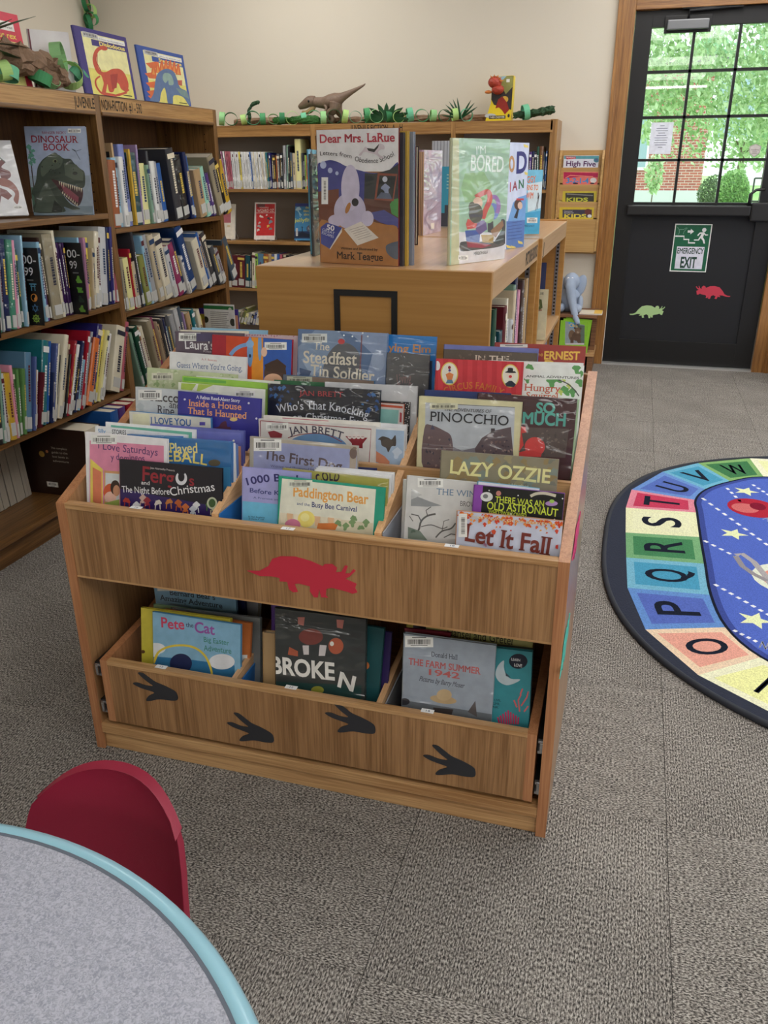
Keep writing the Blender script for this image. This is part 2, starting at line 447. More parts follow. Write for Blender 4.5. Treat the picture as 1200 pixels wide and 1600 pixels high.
struct(G().box(WX0-.1, WY1, 0, DX0-.02, WY1+.15, ZC).box(DX1+.02, WY1, 0, WX1+.1, WY1+.15, ZC).box(DX0-.02, WY1, DZ+.02, DX1+.02, WY1+.15, ZC).build('wall_back', WALL))
struct(G().box(WX0-.1, WY0, 0, WX0, WY1, ZC).build('wall_left', WALL))
struct(G().box(WX0-.1, WY0-.1, 0, WX1+.1, WY0, ZC).build('wall_front', WALL))
g = G(); wins = [(-7.5, -5.5), (-4.2, -2.2), (-.9, 1.1), (2.4, 4.4)]
g.box(WX1, WY0, 0, WX1+.12, WY1, .85).box(WX1, WY0, 2.35, WX1+.12, WY1, ZC); ys = [WY0]+[v for w in wins for v in w]+[WY1]
for a, b in zip(ys[::2], ys[1::2]): g.box(WX1, a, .85, WX1+.12, b, 2.35)
struct(g.build('wall_right', WALL))
for k, (a, b) in enumerate(wins):
    g = G()
    for y in (a, (a+b)/2-.02, b-.04): g.box(WX1+.03, y, .85, WX1+.09, y+.04, 2.35)
    for z in (.85, 1.58, 2.31): g.box(WX1+.03, a, z, WX1+.09, b, z+.04)
    struct(g.build('window_%d' % (k+1), TRIM))
struct(G().box(WX0-.1, WY0-.1, ZC, WX1+.1, WY1+.15, ZC+.1).build('ceiling', mat('ceiling_white', (232, 230, 224), .9)))
# ceiling tube lights
TUBE = mat('lit_tube', (255, 250, 242), .5, emit=9)
PANEL = mat('lit_diffuser', (255, 252, 248), .5, emit=LAMP)
HOUS = mat('white_enamel', (235, 235, 232), .4)
t = tag(empty('ceiling_light', (.45, -7.86, ZC)), 'bare twin tube ceiling light at the far front end of the room', 'light')
G().box(-.62, -.09, -.05, .62, .09, 0).build('housing', HOUS, t, bevel=.004)
for s in (-1, 1): G().tube([(-.59, .05*s, -.072), (.59, .05*s, -.072)], .017, 10).build('tube', TUBE, t, smooth=True)
for y in (-6.2, -3.6, -.4, 2.6, 4.7):
    for x in (-2.2, .3, 2.6):
        if x < 0 and y in (-.4, 2.6): continue
        t = tag(empty('ceiling_panel_light', (x, y, ZC)), 'flush white ceiling light panel above the reading room carpet', 'light', 'ceiling light panels')
        G().box(-.62, -.62, -.02, .62, .62, 0).build('housing', HOUS, t, bevel=.004)
        G().box(-.59, -.59, -.024, .59, .59, -.0195).build('diffuser', PANEL, t)

# ------------------------------------------------------------------ door and casing
g = G()
g.box(DX0-.10, WY1-.02, 0, DX0+.0, WY1, DZ+.10).box(DX1, WY1-.02, 0, DX1+.10, WY1, DZ+.10)
g.box(DX0-.10, WY1-.03, 0, DX0-.075, WY1, DZ+.10).box(DX1+.075, WY1-.03, 0, DX1+.10, WY1, DZ+.10)
g.box(DX0-.018, WY1-.004, 0, DX0, WY1+.15, DZ+.018).box(DX1, WY1-.004, 0, DX1+.018, WY1+.15, DZ+.018)
struct(g.build('trim_1', TRIM, bevel=.003))
struct(G().box(DX0, WY1-.02, DZ, DX1, WY1, DZ+.10).box(DX0-.1, WY1-.03, DZ+.08, DX1+.1, WY1, DZ+.1).box(DX0, WY1, DZ, DX1, WY1+.15, DZ+.018).build('trim_2', TRIMX, bevel=.003))
struct(G().box(WX0, WY1-.012, 0, DX0-.10, WY1, .09).box(DX1+.1, WY1-.012, 0, WX1, WY1, .09).build('baseboard_back', TRIMX))
struct(G().box(DX0, WY1-.02, 0, DX1, WY1+.1, .012).build('trim_3', mat('threshold_metal', (205, 205, 205), .35, metal=.6)))
yd0, yd1 = WY1+.02, WY1+.065
GX0, GX1, GZ0, GZ1 = -.04, .70, 1.035, 2.0
door = struct(G().box(DX0+.002, yd0, .014, GX0, yd1, DZ).box(GX1, yd0, .014, DX1-.002, yd1, DZ).box(GX0, yd0, GZ1, GX1, yd1, DZ).box(GX0, yd0, .014, GX1, yd1, .17).box(GX0, yd0, .955, GX1, yd1, GZ0)
              .build('door_1', BLK, bevel=.002), 'black metal exit door with a twelve pane window')
G().box(GX0-.002, yd0+.012, .168, GX1+.002, yd1-.01, .957).build('lower_panel', BLK2, door)
g = G()
gx = [GX0, .203, .455, GX1]; gz = [GZ0, 1.28, 1.52, 1.767, GZ1]
for x in gx[1:3]: G().box(x-.008, yd0+.004, GZ0, x+.008, yd1-.004, GZ1).build('muntin', BLK, door)
for z in gz[1:4]: G().box(GX0, yd0+.004, z-.008, GX1, yd1-.004, z+.008).build('muntin', BLK, door)
GL = D.materials.new('window_glass'); GL.use_nodes = True
n = GL.node_tree.nodes; l = GL.node_tree.links; n.remove(n['Principled BSDF'])
tr = n.new('ShaderNodeBsdfTransparent'); tr.inputs[0].default_value = (.93, .97, .96, 1); gs = n.new('ShaderNodeBsdfGlossy'); gs.inputs['Roughness'].default_value = .0
fr = n.new('ShaderNodeFresnel'); fr.inputs[0].default_value = 1.5; mx = n.new('ShaderNodeMixShader')
l.new(fr.outputs[0], mx.inputs[0]); l.new(tr.outputs[0], mx.inputs[1]); l.new(gs.outputs[0], mx.inputs[2]); l.new(mx.outputs[0], n['Material Output'].inputs[0])
for a, b in zip(gx, gx[1:]):
    for c, d in zip(gz, gz[1:]):
        G().box(a, yd0+.02, c, b, yd0+.024, d).build('pane', GL, door)
# push bar
pb = tag(empty('push_bar', (0, yd0, .985)), 'long black push bar across the middle of the exit door', 'push bar')
G().box(-.075, -.05, -.025, .655, -.002, .035).build('bar', mat('black_satin_metal', (34, 34, 36), .35), pb, bevel=.008)
G().box(.655, -.055, -.055, .785, -.002, .055).build('latch_case', mat('black_satin_metal'), pb, bevel=.01)
G().tube([(.64, -.03, .03), (.64, -.03, .10), (.67, -.03, .125), (.72, -.03, .13)], .009, 8).build('handle', mat('black_satin_metal'), pb, smooth=True)
dc = tag(empty('door_closer', (.16, yd0, 2.0)), 'grey metal door closer at the top of the exit door', 'door closer')
G().box(-.13, -.02, -.035, .13, -.001, .055).build('mounting_plate', BLK, dc, bevel=.003)
G().box(-.115, -.055, -.022, .115, -.02, .03).build('closer_body', mat('grey_closer', (120, 122, 125), .35, metal=.5), dc, bevel=.006)
G().tube([(0, -.04, .03), (0, -.04, .075), (.28, -.03, .085)], .008, 8).build('arm', BLK, dc, smooth=True)
G().tube([(-.04, -.034, .088), (.29, -.034, .082)], .006, 8).build('track', mat('black_satin_metal'), dc, smooth=True)

def flat_print(name, label, cat, O, U, W, size, back, kind, fn, crop, thick=.0015, group=None, step=2e-5):
    """a thin flat item (sign, sheet, badge) with its print; O is its lower left front corner"""
    U = U.normalized(); W = (W-U*W.dot(U)).normalized(); N = U.cross(W)
    mx = M4(((U.x, -N.x, W.x, O.x), (U.y, -N.y, W.y, O.y), (U.z, -N.z, W.z, O.z), (0, 0, 0, 1)))
    t = empty(name, mx=mx); tag(t, label, cat, group)
    G().box(0, 0, 0, size[0], thick, size[1]).build('sheet', cover_mat(back, 'paper' if kind == 'paper' else 'gloss'), t)
    ik = Ink(crop=crop, world=(O, U, W, N), size=size, step=step); fn(ik); ik.build('print', kind, t)
    return t
CX, CZ = V3((1, 0, 0)), V3((0, 0, 1))
yp = yd0+.012
def f(k):
    k.full((240, 240, 238)); k.rect(540, 100, 882, 284, (22, 92, 62)) if 0 else None
    k.full((26, 98, 68), .006)
    w, h = k.size
    k.rect(.028, .018, w-.028, h*.53, (225, 225, 240), True)
    D2 = (20, 62, 52)
    k.text('EMERGENCY', .031, h*.385, w-.031, h*.385, h*.115, D2, 3, raw=True)
    k.text('EXIT', .058, h*.09, w-.066, h*.09, h*.22, D2, 4, raw=True)
    W1 = (238, 238, 240)
    q = lambda x, y: (x*w, y*h)
    k.line([q(.04, .745), q(.28, .745), q(.28, .68), q(.42, .68), q(.42, .61), q(.60, .61)], .0085, W1, True)
    k.line([q(.36, .845), q(.46, .845)], .014, W1, True); k.poly([q(.44, .90), q(.53, .845), q(.44, .785)], W1, True)
    k.ell(w*.80, h*.88, .0125, .0125, W1, raw=True)
    k.poly([q(.70, .83), q(.80, .835), q(.86, .79), q(.92, .79), q(.92, .77), q(.85, .765), q(.81, .79), q(.79, .73), q(.84, .68), q(.87, .60), q(.83, .60), q(.79, .67), q(.73, .71), q(.69, .66), q(.56, .66), q(.56, .68), q(.67, .685), q(.72, .76), q(.74, .80), q(.70, .80), q(.66, .755), q(.63, .77), q(.68, .82)], W1, True)
    k.line([q(.07, .93), q(.12, .88), q(.25, .885), q(.30, .92), q(.34, .92), q(.3, .88), q(.26, .84), q(.25, .79)], .002, (150, 190, 170), True)
    k.line([q(.12, .88), q(.14, .83), q(.12, .78)], .002, (150, 190, 170), True)
e0, e1, e2 = on('y', yp-.002, 1046, 424), on('y', yp-.002, 1102, 424), on('y', yp-.002, 1055, 354)
flat_print('exit_sign', 'green and white emergency exit sign with running figure and arrow', 'sign', V3((e0.x, yp-.002, e0.z)), CX, CZ, (.222, .292), (235, 235, 235), 'gloss', f, (0, 0, 1))

TRI = [(76, 965), (110, 963), (140, 950), (165, 915), (200, 878), (250, 865), (300, 868), (340, 888), (350, 870), (370, 865), (385, 880), (383, 900), (400, 893), (414, 866), (418, 870), (408, 895), (425, 890), (440, 872), (447, 878), (430, 900), (412, 912), (436, 922), (430, 940), (425, 962), (410, 962), (395, 950), (375, 958), (335, 965), (325, 975), (330, 994), (312, 996), (306, 975), (302, 1003), (284, 1003), (276, 972), (255, 962), (228, 975), (238, 1000), (216, 1003), (207, 975), (198, 980), (178, 980), (195, 962), (160, 962), (120, 975), (85, 976)]
def cutout(label, pts, O, w, flip, col, rot=0, N='y', thick=.0015, name='dinosaur_cutout', yaw=0):
    xs = [p[0] for p in pts]; ys = [p[1] for p in pts]; sc = w/(max(xs)-min(xs))
    q = [((p[0]-(min(xs)+max(xs))/2)*sc*(-1 if flip else 1), -(p[1]-(min(ys)+max(ys))/2)*sc) for p in pts]
    a = math.radians(rot); q = [(x*math.cos(a)-y*math.sin(a), x*math.sin(a)+y*math.cos(a)) for x, y in q]
    o = G().prism(q, 0, -thick).build(name, mat('card_%d_%d_%d' % P(col), col, .75, bump=(200, .1, .001)))
    o.location = O; o.rotation_euler = (0, 0, math.radians(yaw))
    return tag(o, label, 'paper cutout')
c = on('y', yp, 1011, 487); cutout('pale green paper triceratops stuck low on the black door', TRI, (c.x, yp, c.z), .222, False, (178, 212, 150))
c = on('y', yp, 1114, 457); cutout('red paper triceratops stuck on the black door under the exit sign', TRI, (c.x, yp, c.z), .218, True, (205, 62, 84))
def f(k):
    k.full((232, 236, 248)); w, h = k.size
    for i, L in enumerate((.2, .5, .55, .3, .45, .6, .55, .6, .5, .2)):
        z = h*(.88-.075*i); k.rect(w*(.5-L/2), z, w*(.5+L/2), z+.0035, (120, 125, 145), True)
flat_print('notice_sheet', 'white printed notice taped inside the door window', 'notice', V3((.018, yd0+.016, 1.315)), CX, CZ, (.13, .178), (235, 235, 240), 'paper', f, (0, 0, 1))
g = G().prism([(0, .07), (.017, .078), (.034, .07), (.034, .03), (.017, 0), (0, .03)], 0, .002)
_b = tag(empty('security_badge', (.632, yd0+.016, 1.292), None), 'small grey shield badge on the right side of the door window', 'sticker')
G().prism([(-.033, .062), (0, .075), (.033, .062), (.03, .025), (0, 0), (-.03, .025)], 0, .002).build('shield', mat('badge_grey', (175, 168, 165), .5), _b)
k = Ink(); k.poly([(-.028, .058), (0, .07), (.028, .058), (.025, .028), (0, .005), (-.025, .028)], (205, 198, 195), True); k.text('Academy', -.022, .038, .022, .038, .01, (110, 90, 95), raw=True)
for z in (.028, .02): k.rect(-.014, z, .014, z+.003, (120, 100, 105), True)
k.build('print', 'paper', _b)

# ------------------------------------------------------------------ outdoors, seen through the door
LAWN = mat('lawn_grass', (128, 168, 92), .95, bump=(30, .5, .02), vary=.25)
GZ_ = -.03
struct(G().box(-40, WY1+.16, -.5, 60, 110, GZ_).build('ground_1', LAWN), 'lawn outside the exit door')
struct(G().box(-3, WY1+.16, -.3, 4, WY1+2.4, -.012).build('ground_2', mat('pale_path', (205, 200, 190), .9)), 'pale concrete landing outside the door')
def brick():
    m = D.materials.new('far_red_brick'); m.use_nodes = True; n = m.node_tree.nodes; l = m.node_tree.links; b = n['Principled BSDF']
    tc = n.new('ShaderNodeTexCoord'); sp = n.new('ShaderNodeSeparateXYZ'); cb = n.new('ShaderNodeCombineXYZ'); bt = n.new('ShaderNodeTexBrick')
    l.new(tc.outputs['Object'], sp.inputs[0]); l.new(sp.outputs[0], cb.inputs[0]); l.new(sp.outputs[2], cb.inputs[1]); l.new(cb.outputs[0], bt.inputs[0])
    bt.inputs['Color1'].default_value = (*lin((176, 98, 84)), 1); bt.inputs['Color2'].default_value = (*lin((150, 84, 76)), 1); bt.inputs['Mortar'].default_value = (*lin((196, 178, 168)), 1)
    bt.inputs['Scale'].default_value = 1; bt.inputs['Brick Width'].default_value = .26; bt.inputs['Row Height'].default_value = .085; bt.inputs['Mortar Size'].default_value = .01
    l.new(bt.outputs[0], b.inputs['Base Color']); b.inputs['Roughness'].default_value = .9
    return m
YB = 32
xr = on('y', YB, 1094, 300).x
bd = tag(empty('brick_building', (xr-9, YB, GZ_)), 'red brick building across the lawn beyond the door window', 'building')
zf = on('y', YB, 1040, 298).z-GZ_
G().box(0, 0, zf, 9, 8, 4.3).build('brick_wall', brick(), bd)
G().box(-.02, -.04, 0, 9.02, 8.02, zf+.01).build('foundation', mat('pale_foundation', (200, 200, 198), .9), bd)
G().box(-.3, -.4, 4.3, 9.3, 8.3, 4.5).build('roof', mat('roof_grey', (110, 108, 108), .9), bd)
p0_, p1_ = on('y', YB, 995, 266), on('y', YB, 1013, 250)
for x in (p1_.x-1.3-bd.location.x, p1_.x-5-bd.location.x, p1_.x+1.9-bd.location.x):
    z0 = p0_.z-GZ_+(0 if x < p1_.x-bd.location.x else .9); w = G().box(x, -.05, z0, x+1.3, .05, z0+1.9).build('window', HOUS, bd); G().box(x+.08, -.06, z0+.1, x+1.22, -.04, z0+1.8).build('pane', mat('dark_far_glass', (150, 170, 180), .1), w)
q = on('y', 60, 1120, 270)
b2 = tag(empty('far_building', (q.x+.5, 60, GZ_)), 'pale far building showing white beyond the hedge', 'building')
G().box(0, 0, 0, 12, 6, 3.6).build('wall', mat('far_white_siding', (240, 240, 238), .9), b2); G().prism([(-.4, 3.6), (12.4, 3.6), (12.4, 4.2), (-.4, 4.2)], -.3, 6.3).build('roof', mat('roof_grey'), b2)
def leafy(name, label, cat, c, rad, n, size, cols, trunk=None, holes=0, off=0):
    t = tag(empty(name, (c[0], c[1], GZ_)), label, cat)
    if trunk: trunk(t)
    rnd = random.Random(n); g = G()
    for i in range(n):
        while True:
            p = V3((rnd.uniform(-1, 1), rnd.uniform(-1, 1), rnd.uniform(-1, 1)))
            if p.length <= 1 and (p.length > .55 or rnd.random() < .35) and (math.sin(p.x*7)+math.sin(p.y*6)+math.sin(p.z*8+p.x*3)) > holes: break
        q = V3((p.x*rad[0]+off, p.y*rad[1], p.z*rad[2]+c[2]-GZ_)); s = size*rnd.uniform(.7, 1.3)
        a, b_, d = V3([rnd.gauss(0, 1) for _ in range(3)]).normalized(), None, None
        b_ = a.cross(V3((rnd.random(), rnd.random(), .3))).normalized(); d = a.cross(b_)
        g.cur = rnd.randrange(3)
        g.add([q-b_*s, q-d*s*.5+a*s*.1, q+b_*s, q+d*s*.5+a*s*.1], [(0, 1, 2, 3)])
    ms = []
    for i, cc in enumerate(cols):
        m = mat('leaf_%s_%d' % (name, i), cc, .5); ms.append(m)
        if not m.get('tl'):
            nn = m.node_tree.nodes; ll = m.node_tree.links; tl = nn.new('ShaderNodeBsdfTranslucent'); tl.inputs[0].default_value = (*lin(cc), 1)
            mx = nn.new('ShaderNodeMixShader'); mx.inputs[0].default_value = .45
            ll.new(nn['Principled BSDF'].outputs[0], mx.inputs[1]); ll.new(tl.outputs[0], mx.inputs[2]); ll.new(mx.outputs[0], nn['Material Output'].inputs[0]); m['tl'] = 1
    o = g.build('foliage', ms, t); o['kind'] = 'stuff'
    return t
def trunk(t):
    BK = mat('tree_bark', (105, 92, 78), .9, bump=(30, .5, .01))
    G().tube([(0, 0, 0), (.03, 0, 1.5), (.1, .05, 3.2)], [.17, .13, .1], 10).build('trunk', BK, t, smooth=True)
    for dx, dy, z in ((-1.3, -.2, 3.0), (1.4, .2, 2.8), (-.7, .4, 4.1), (.9, -.4, 4.2)):
        G().tube([(.05, 0, z-1.2), (dx*.5, dy*.5, z-.4), (dx, dy, z)], [.06, .04, .015], 7).build('branch', BK, t, smooth=True)
LC = [(184, 206, 158), (208, 222, 188), (150, 178, 130)]
leafy('leafy_tree', 'bright green broadleaf tree filling the upper door window', 'tree', (2.9, 12.4, 3.25), (2.3, 1.1, 2.1), 30000, .043, LC, trunk, -1.6, -1.7)
q = on('y', 20, 1022, 272)
leafy('garden_sapling', 'slim leafy sapling in front of the brick building', 'tree', (q.x, 20, q.z), (.20, .15, .42), 260, .06, LC, lambda t: G().tube([(0, 0, 0), (.02, 0, q.z+.5)], .014, 6).build('trunk', mat('tree_bark', (105, 92, 78), .9), t), -3)
q = on('y', 24, 1146, 288); r1 = on('y', 24, 1172, 288).x-q.x; r2 = on('y', 24, 1146, 264).z-q.z
leafy('clipped_hedge', 'rounded green hedge bush right of the brick building', 'bush', (q.x, 24, (q.z+r2+GZ_)/2), (r1, .8, (q.z+r2-GZ_)/2), 9000, .035, [(126, 166, 98), (148, 186, 112), (100, 140, 80)], None, -3)
q = on('y', 26, 1118, 290)
leafy('dark_shrub', 'small dark shrub between the brick building and the hedge', 'bush', (q.x, 26, (q.z+r2*.8+GZ_)/2), (.45, .5, (q.z+r2*.8-GZ_)/2), 2200, .04, [(92, 116, 78), (110, 132, 90), (70, 92, 60)], None, -3)
leafy('distant_tree', 'hazy green tree far behind the hedge', 'tree', (on('y', 45, 1165, 200).x, 45, 4.6), (3.4, 2.5, 3.2), 4500, .16, [(165, 200, 160), (180, 212, 170), (145, 185, 142)], trunk)
q = on('y', 20, 1176, 300)
rl = tag(empty('metal_railing', (q.x, 20, GZ_)), 'thin dark outdoor railing beside the hedge', 'railing')
for x in (0, .45, .9): G().tube([(x, 0, 0), (x, 0, 1.0)], .018, 8).build('post', BLK, rl)
for z in (1.0, .55): G().tube([(0, 0, z), (.95, 0, z)], .016, 8).build('rail', BLK, rl)

# ------------------------------------------------------------------ bookcases
OAKD = wood('aged_oak', (92, 60, 28), (138, 98, 54), 'y', 1, .4, .2)
OAKDZ = wood('aged_oak_upright', (96, 62, 30), (142, 102, 56), 'z', 1, .4, .2)
OAKX = wood('aged_oak_across', (132, 92, 48), (182, 138, 82), 'x', 1, .4, .2)
OAKXZ = wood('aged_oak_tall', (132, 92, 48), (182, 138, 82), 'z', 1, .4, .2)
BACK = mat('grey_back_board', (158, 148, 138), .9)
HOLE = mat('peg_hole_dark', (30, 20, 12), .9)
XL = -1.93
lb = tag(empty('bookcase', (XL, 2.0, 0)), 'tall dark oak nonfiction bookcase along the left side', 'bookcase', 'tall oak bookcases')
DEP = .30
def holes(parent, x, y, z0, z1, nrm):
    g = G(); z = z0
    while z < z1:
        for dx in (.05, .25): g.tube([(x-dx, y, z), (x-dx, y+nrm*.0006, z)], .003, 6)
        z += .032
    o = g.build('peg_hole', HOLE, parent); o['kind'] = 'stuff'
for y0, y1 in ((.895, .93), (-.035, 0), (1.82, 1.855)):
    u = G().box(-DEP, y0, 0, 0, y1, 1.5).build('upright', OAKDZ, lb, bevel=.002)
    holes(u, 0, y0, .5, 1.4, -1)
G().box(-DEP-.012, -.03, .02, -DEP, 1.85, 1.49).build('back_panel', wood('dark_back_oak', (74, 46, 24), (104, 68, 36), 'z', .7, .6, 0), lb)
for y0, y1 in ((0, .895), (.93, 1.82)):
    G().box(-DEP, y0, 1.478, 0, y1, 1.5).build('top_board', OAKD, lb)
    G().box(-.02, y0+.001, 1.44, .002, y1-.001, 1.497).build('header_board', wood('header_oak', (150, 106, 56), (190, 146, 90), 'y', 1, .4, .2), lb, bevel=.002)
    G().box(-.024, y0+.001, 1.432, .006, y1-.001, 1.446).build('header_moulding', OAKD, lb, bevel=.004)
    G().box(-.05, y0, 0, -.02, y1, .085).build('toe_board', OAKD, lb)
    G().box(-DEP, y0, .08, .0, y1, .102).build('shelf', OAKD, lb, bevel=.002)
for z, a, b in ((1.098, 0, .895), (.765, 0, .895), (.42, 0, .895), (1.04, .93, 1.82), (.722, .93, 1.82), (.395, .93, 1.82)):
    G().box(-DEP+.002, a+.001, z-.02, 0, b-.001, z).build('shelf', OAKD, lb, bevel=.002)
# header lettering
k = Ink(O=V3((.0022, 0, 0)), U=V3((0, 1, 0)), W=CZ)
a, b = on('x', XL, 116, 163).y-2.0, on('x', XL, 145, 165.5).y-2.0
k.text('JUVENILE', a, 1.453, .893, 1.453, .034, (30, 24, 18), 2, raw=True)
k.text('NON-FICTION  #1 - 590', .935, 1.453, on('x', XL, 221, 173).y-2.0, 1.453, .034, (30, 24, 18), 2, raw=True)
k.build('header_lettering', 'paper', lb)
# back bookcase
YBK = 5.5
bb = tag(empty('bookcase', (-3.95, YBK, 0)), 'low oak fiction bookcase against the cream back wall', 'bookcase', 'tall oak bookcases')
bx = [-3.8+.0, -3.0, -2.08, -1.155, -.535]
bz = [1.115, .778, .46, .10]
for x in (-3.79, -3.0, -2.08, -1.155): G().box(x+3.95-.012, 0, 0, x+3.95+.018, .285, 1.505).build('upright', OAKXZ, bb, bevel=.002)
u = G().box(-.562+3.95, -.002, 0, -.52+3.95, .285, 1.508).build('upright', OAKXZ, bb, bevel=.002)
G().box(-3.79+3.95, .27, .02, -.56+3.95, .282, 1.49).build('back_panel', BACK, bb)
for a, b in zip(bx, bx[1:]):
    a += 3.968; b += 3.938
    G().box(a, 0, 1.487, b, .285, 1.505).build('top_board', OAKX, bb)
    G().box(a, -.002, 1.445, b, .02, 1.503).build('header_board', OAKX, bb, bevel=.002)
    G().box(a, -.008, 1.436, b, .02, 1.450).build('header_moulding', OAKX, bb, bevel=.003)
    G().box(a, .03, 0, b, .05, .08).build('toe_board', OAKX, bb)
    for z in bz: G().box(a+.001, .004, z-.02, b-.001, .27, z).build('shelf', OAKX, bb, bevel=.002)
k = Ink(O=V3((3.95, -.0025, 0)))
a, b = on('y', YBK, 548, 199), on('y', YBK, 627, 196)
k.text('JUVENILE FICTION   A - H', a.x, 1.459, b.x+.01, 1.459, .036, (26, 20, 16), 2, raw=True)
k.build('header_lettering', 'paper', bb)
# picture book shelf, two back to back units
MAP = wood('maple_laminate', (162, 115, 54), (178, 131, 68), 'x', .3, .45, .1)
MAPT = wood('maple_top', (196, 152, 108), (210, 168, 124), 'y', .4, .28, .5)  # paler and pinker than the ends: reflected light put into the colour
MAPR = wood('maple_rail', (184, 146, 104), (198, 162, 120), 'y', .4, .35, .4)
PX0, PX1, PY0, PY1, PY2, PZ = -.908, -.312, 1.965, 2.93, 3.93, 1.03
def pic_unit(y0, y1, z, dx, lab, front):
    t = tag(empty('picture_bookcase', (PX0, y0, 0)), lab, 'bookcase', 'low double sided picture bookcases')
    w = PX1-PX0+dx; L = y1-y0
    G().box(0, 0, 0, w, .02, z).build('end_panel', MAP, t, bevel=.002)
    G().box(0, L-.02-(0 if front else .0), 0, w, L, z+(.0 if front else .006)).build('end_panel', MAP, t, bevel=.002)
    G().box(.001, .02, z-.02, w-.002, L-.02, z).build('top_board', MAPT, t)
    G().box(w-.02, .021, z-.066, w, L-.021, z-.0005).build('top_rail', MAPR, t, bevel=.002)
    G().box(0, .021, z-.066, .02, L-.021, z-.0005).build('top_rail', MAPR, t, bevel=.002)
    G().box(w/2-.008, .02, .1, w/2+.008, L-.02, z-.02).build('centre_panel', MAP, t)
    for zz in (.62, .30, .09):
        for a, b in ((.004, w/2-.008), (w/2+.008, w-.004)): G().box(a, .021, zz-.02, b, L-.021, zz).build('shelf', MAPR, t, bevel=.002)
    G().box(.04, .02, 0, w-.04, L-.02, .07).build('toe_board', MAP, t)
    g = G()
    for x, y in ((w-.03, .0205), (w-.03, L-.0225)):
        s = G().box(x-.008, y, .12, x+.008, y+.002, z-.07).build('shelf_strip', mat('metal_strip', (150, 150, 155), .35, metal=.7), t)
        g = G(); zz = .13
        while zz < z-.08: g.box(x-.004, y-.0003, zz, x+.004, y+.0023, zz+.008); zz += .016
        o = g.build('slot', HOLE, s); o['kind'] = 'stuff'
    return t
u1 = pic_unit(PY0, PY1, PZ, 0, 'low maple picture bookcase directly behind the book bin, black frame on its end', True)
u2 = pic_unit(PY1+.001, PY2, PZ, .012, 'second low maple picture bookcase nearer the back wall', False)
k = Ink(O=V3((PX1-PX0+.0003, 0, 0)), U=V3((0, 1, 0)), W=CZ)
a, b = on('x', PX1, 821, 412), on('x', PX1, 840, 392)
k.text('PICTURE BOOKS', a.y-PY0, PZ-.052, PY1-.03-PY0, PZ-.052, .036, (20, 16, 14), 4, raw=True); k.build('shelf_lettering', 'paper', u1)
k = Ink(O=V3((PX1-PX0+.0123, 0, 0)), U=V3((0, 1, 0)), W=CZ)
k.text('J', .035, PZ-.052, .075, PZ-.052, .036, (30, 24, 20), 2, raw=True); k.build('shelf_lettering', 'paper', u2)
fr = tag(empty('sign_frame', (-.7, PY0-.001, .83)), 'empty black square frame outline on the end of the picture bookcase', 'frame')
BF = mat('black_frame', (16, 16, 18), .5)
for b_ in ((0, -.004, 0, .0145, 0, .15), (.147, -.004, 0, .1615, 0, .15), (.0145, -.004, .1355, .147, 0, .15), (.0145, -.004, 0, .147, 0, .0145)):
    G().box(b_[0], b_[1], b_[2], b_[3], b_[4], b_[5]).build('frame_bar', BF, fr)

# ------------------------------------------------------------------ the book bin
OAK = wood('light_oak_upright', (130, 93, 57), (172, 130, 88), 'z', 1, .35, .35)
OAKH = wood('light_oak_across', (160, 116, 72), (206, 164, 114), 'x', 1, .35, .35)
OAKE = wood('light_oak_edge', (196, 150, 104), (224, 180, 134), 'y', 1, .4, .3)
OAKV = wood('oak_edge_upright', (160, 104, 66), (190, 134, 92), 'z', 1, .4, .3)
BX0, BX1, BY0, BY1 = -1.094, -.052, 1.326, 1.863
def bz_top(y): return .62+.40*(y-BY0)
bn = tag(empty('book_bin', (BX0, BY0, 0)), 'light oak book browser bin with red paper dinosaur on its front', 'book bin')
T = .019; W_ = BX1-BX0; dY = BY1-BY0
for x in (0, W_-T):
    s = G().prism([(0, 0), (dY, 0), (dY, .62+.4*dY), (.0, .62)], x, x+T, 'x').build('side_panel', OAK, bn, bevel=.001)
    G().prism([(-.001, .0), (.004, 0), (.004, .6205), (dY, .6205+.4*(dY)-.001), (dY, .622+.4*dY), (.002, .6222), (-.001, .621)], x-.0006, x+T+.0006, 'x').build('edge_band', OAKV, s)
i0, i1 = T, W_-T
G().box(i0, .002, .455, i1, .018, .615).build('front_panel', OAK, bn)
G().box(i0, -.001, .609, i1, .019, .622).build('front_lip', OAKH, bn, bevel=.002)
G().box(i0, .003, .450, i1, .017, .457).build('front_panel_edge', OAKH, bn)
G().box(i0, .185, .46, i1, .197, .70).build('cross_panel', OAKH, bn, bevel=.001)
G().box(i0, dY-.014, .05, i1, dY, .62+.4*dY-.003).build('back_panel', OAK, bn)
G().box(i0, .02, .452, i1, .185, .462).build('bin_floor', OAKH, bn); G().box(i0, .197, .585, i1, dY-.014, .595).build('bin_floor', OAKH, bn)
cell = [-.742-BX0, -.406-BX0]
for x in cell:
    G().prism([(.019, .462), (.185, .462), (.185, .62+.4*.185), (.019, .6270)], x-.007, x+.007, 'x').build('divider', OAKE, bn)
    G().prism([(.197, .60), (dY-.014, .60), (dY-.014, .62+.4*(dY-.014)-.002), (.197, .62+.4*.197)], x-.007, x+.007, 'x').build('divider', OAKE, bn)
G().box(cell[0]+.0085, .02, .465, cell[0]+.011, .18, .628).build('divider_lining', mat('blue_lining', (40, 110, 180), .5), bn)
G().box(cell[1]+.0085, .02, .465, cell[1]+.011, .18, .628).build('divider_lining', mat('grey_lining', (150, 155, 165), .4), bn)
G().box(i0, .0, .045, i1, .03, .07).box(i0, .008, .0, i1, .026, .046).build('base_board', OAKH, bn, bevel=.002)
G().box(i0, .03, .045, i1, dY-.014, .06).build('bottom_board', OAKH, bn)
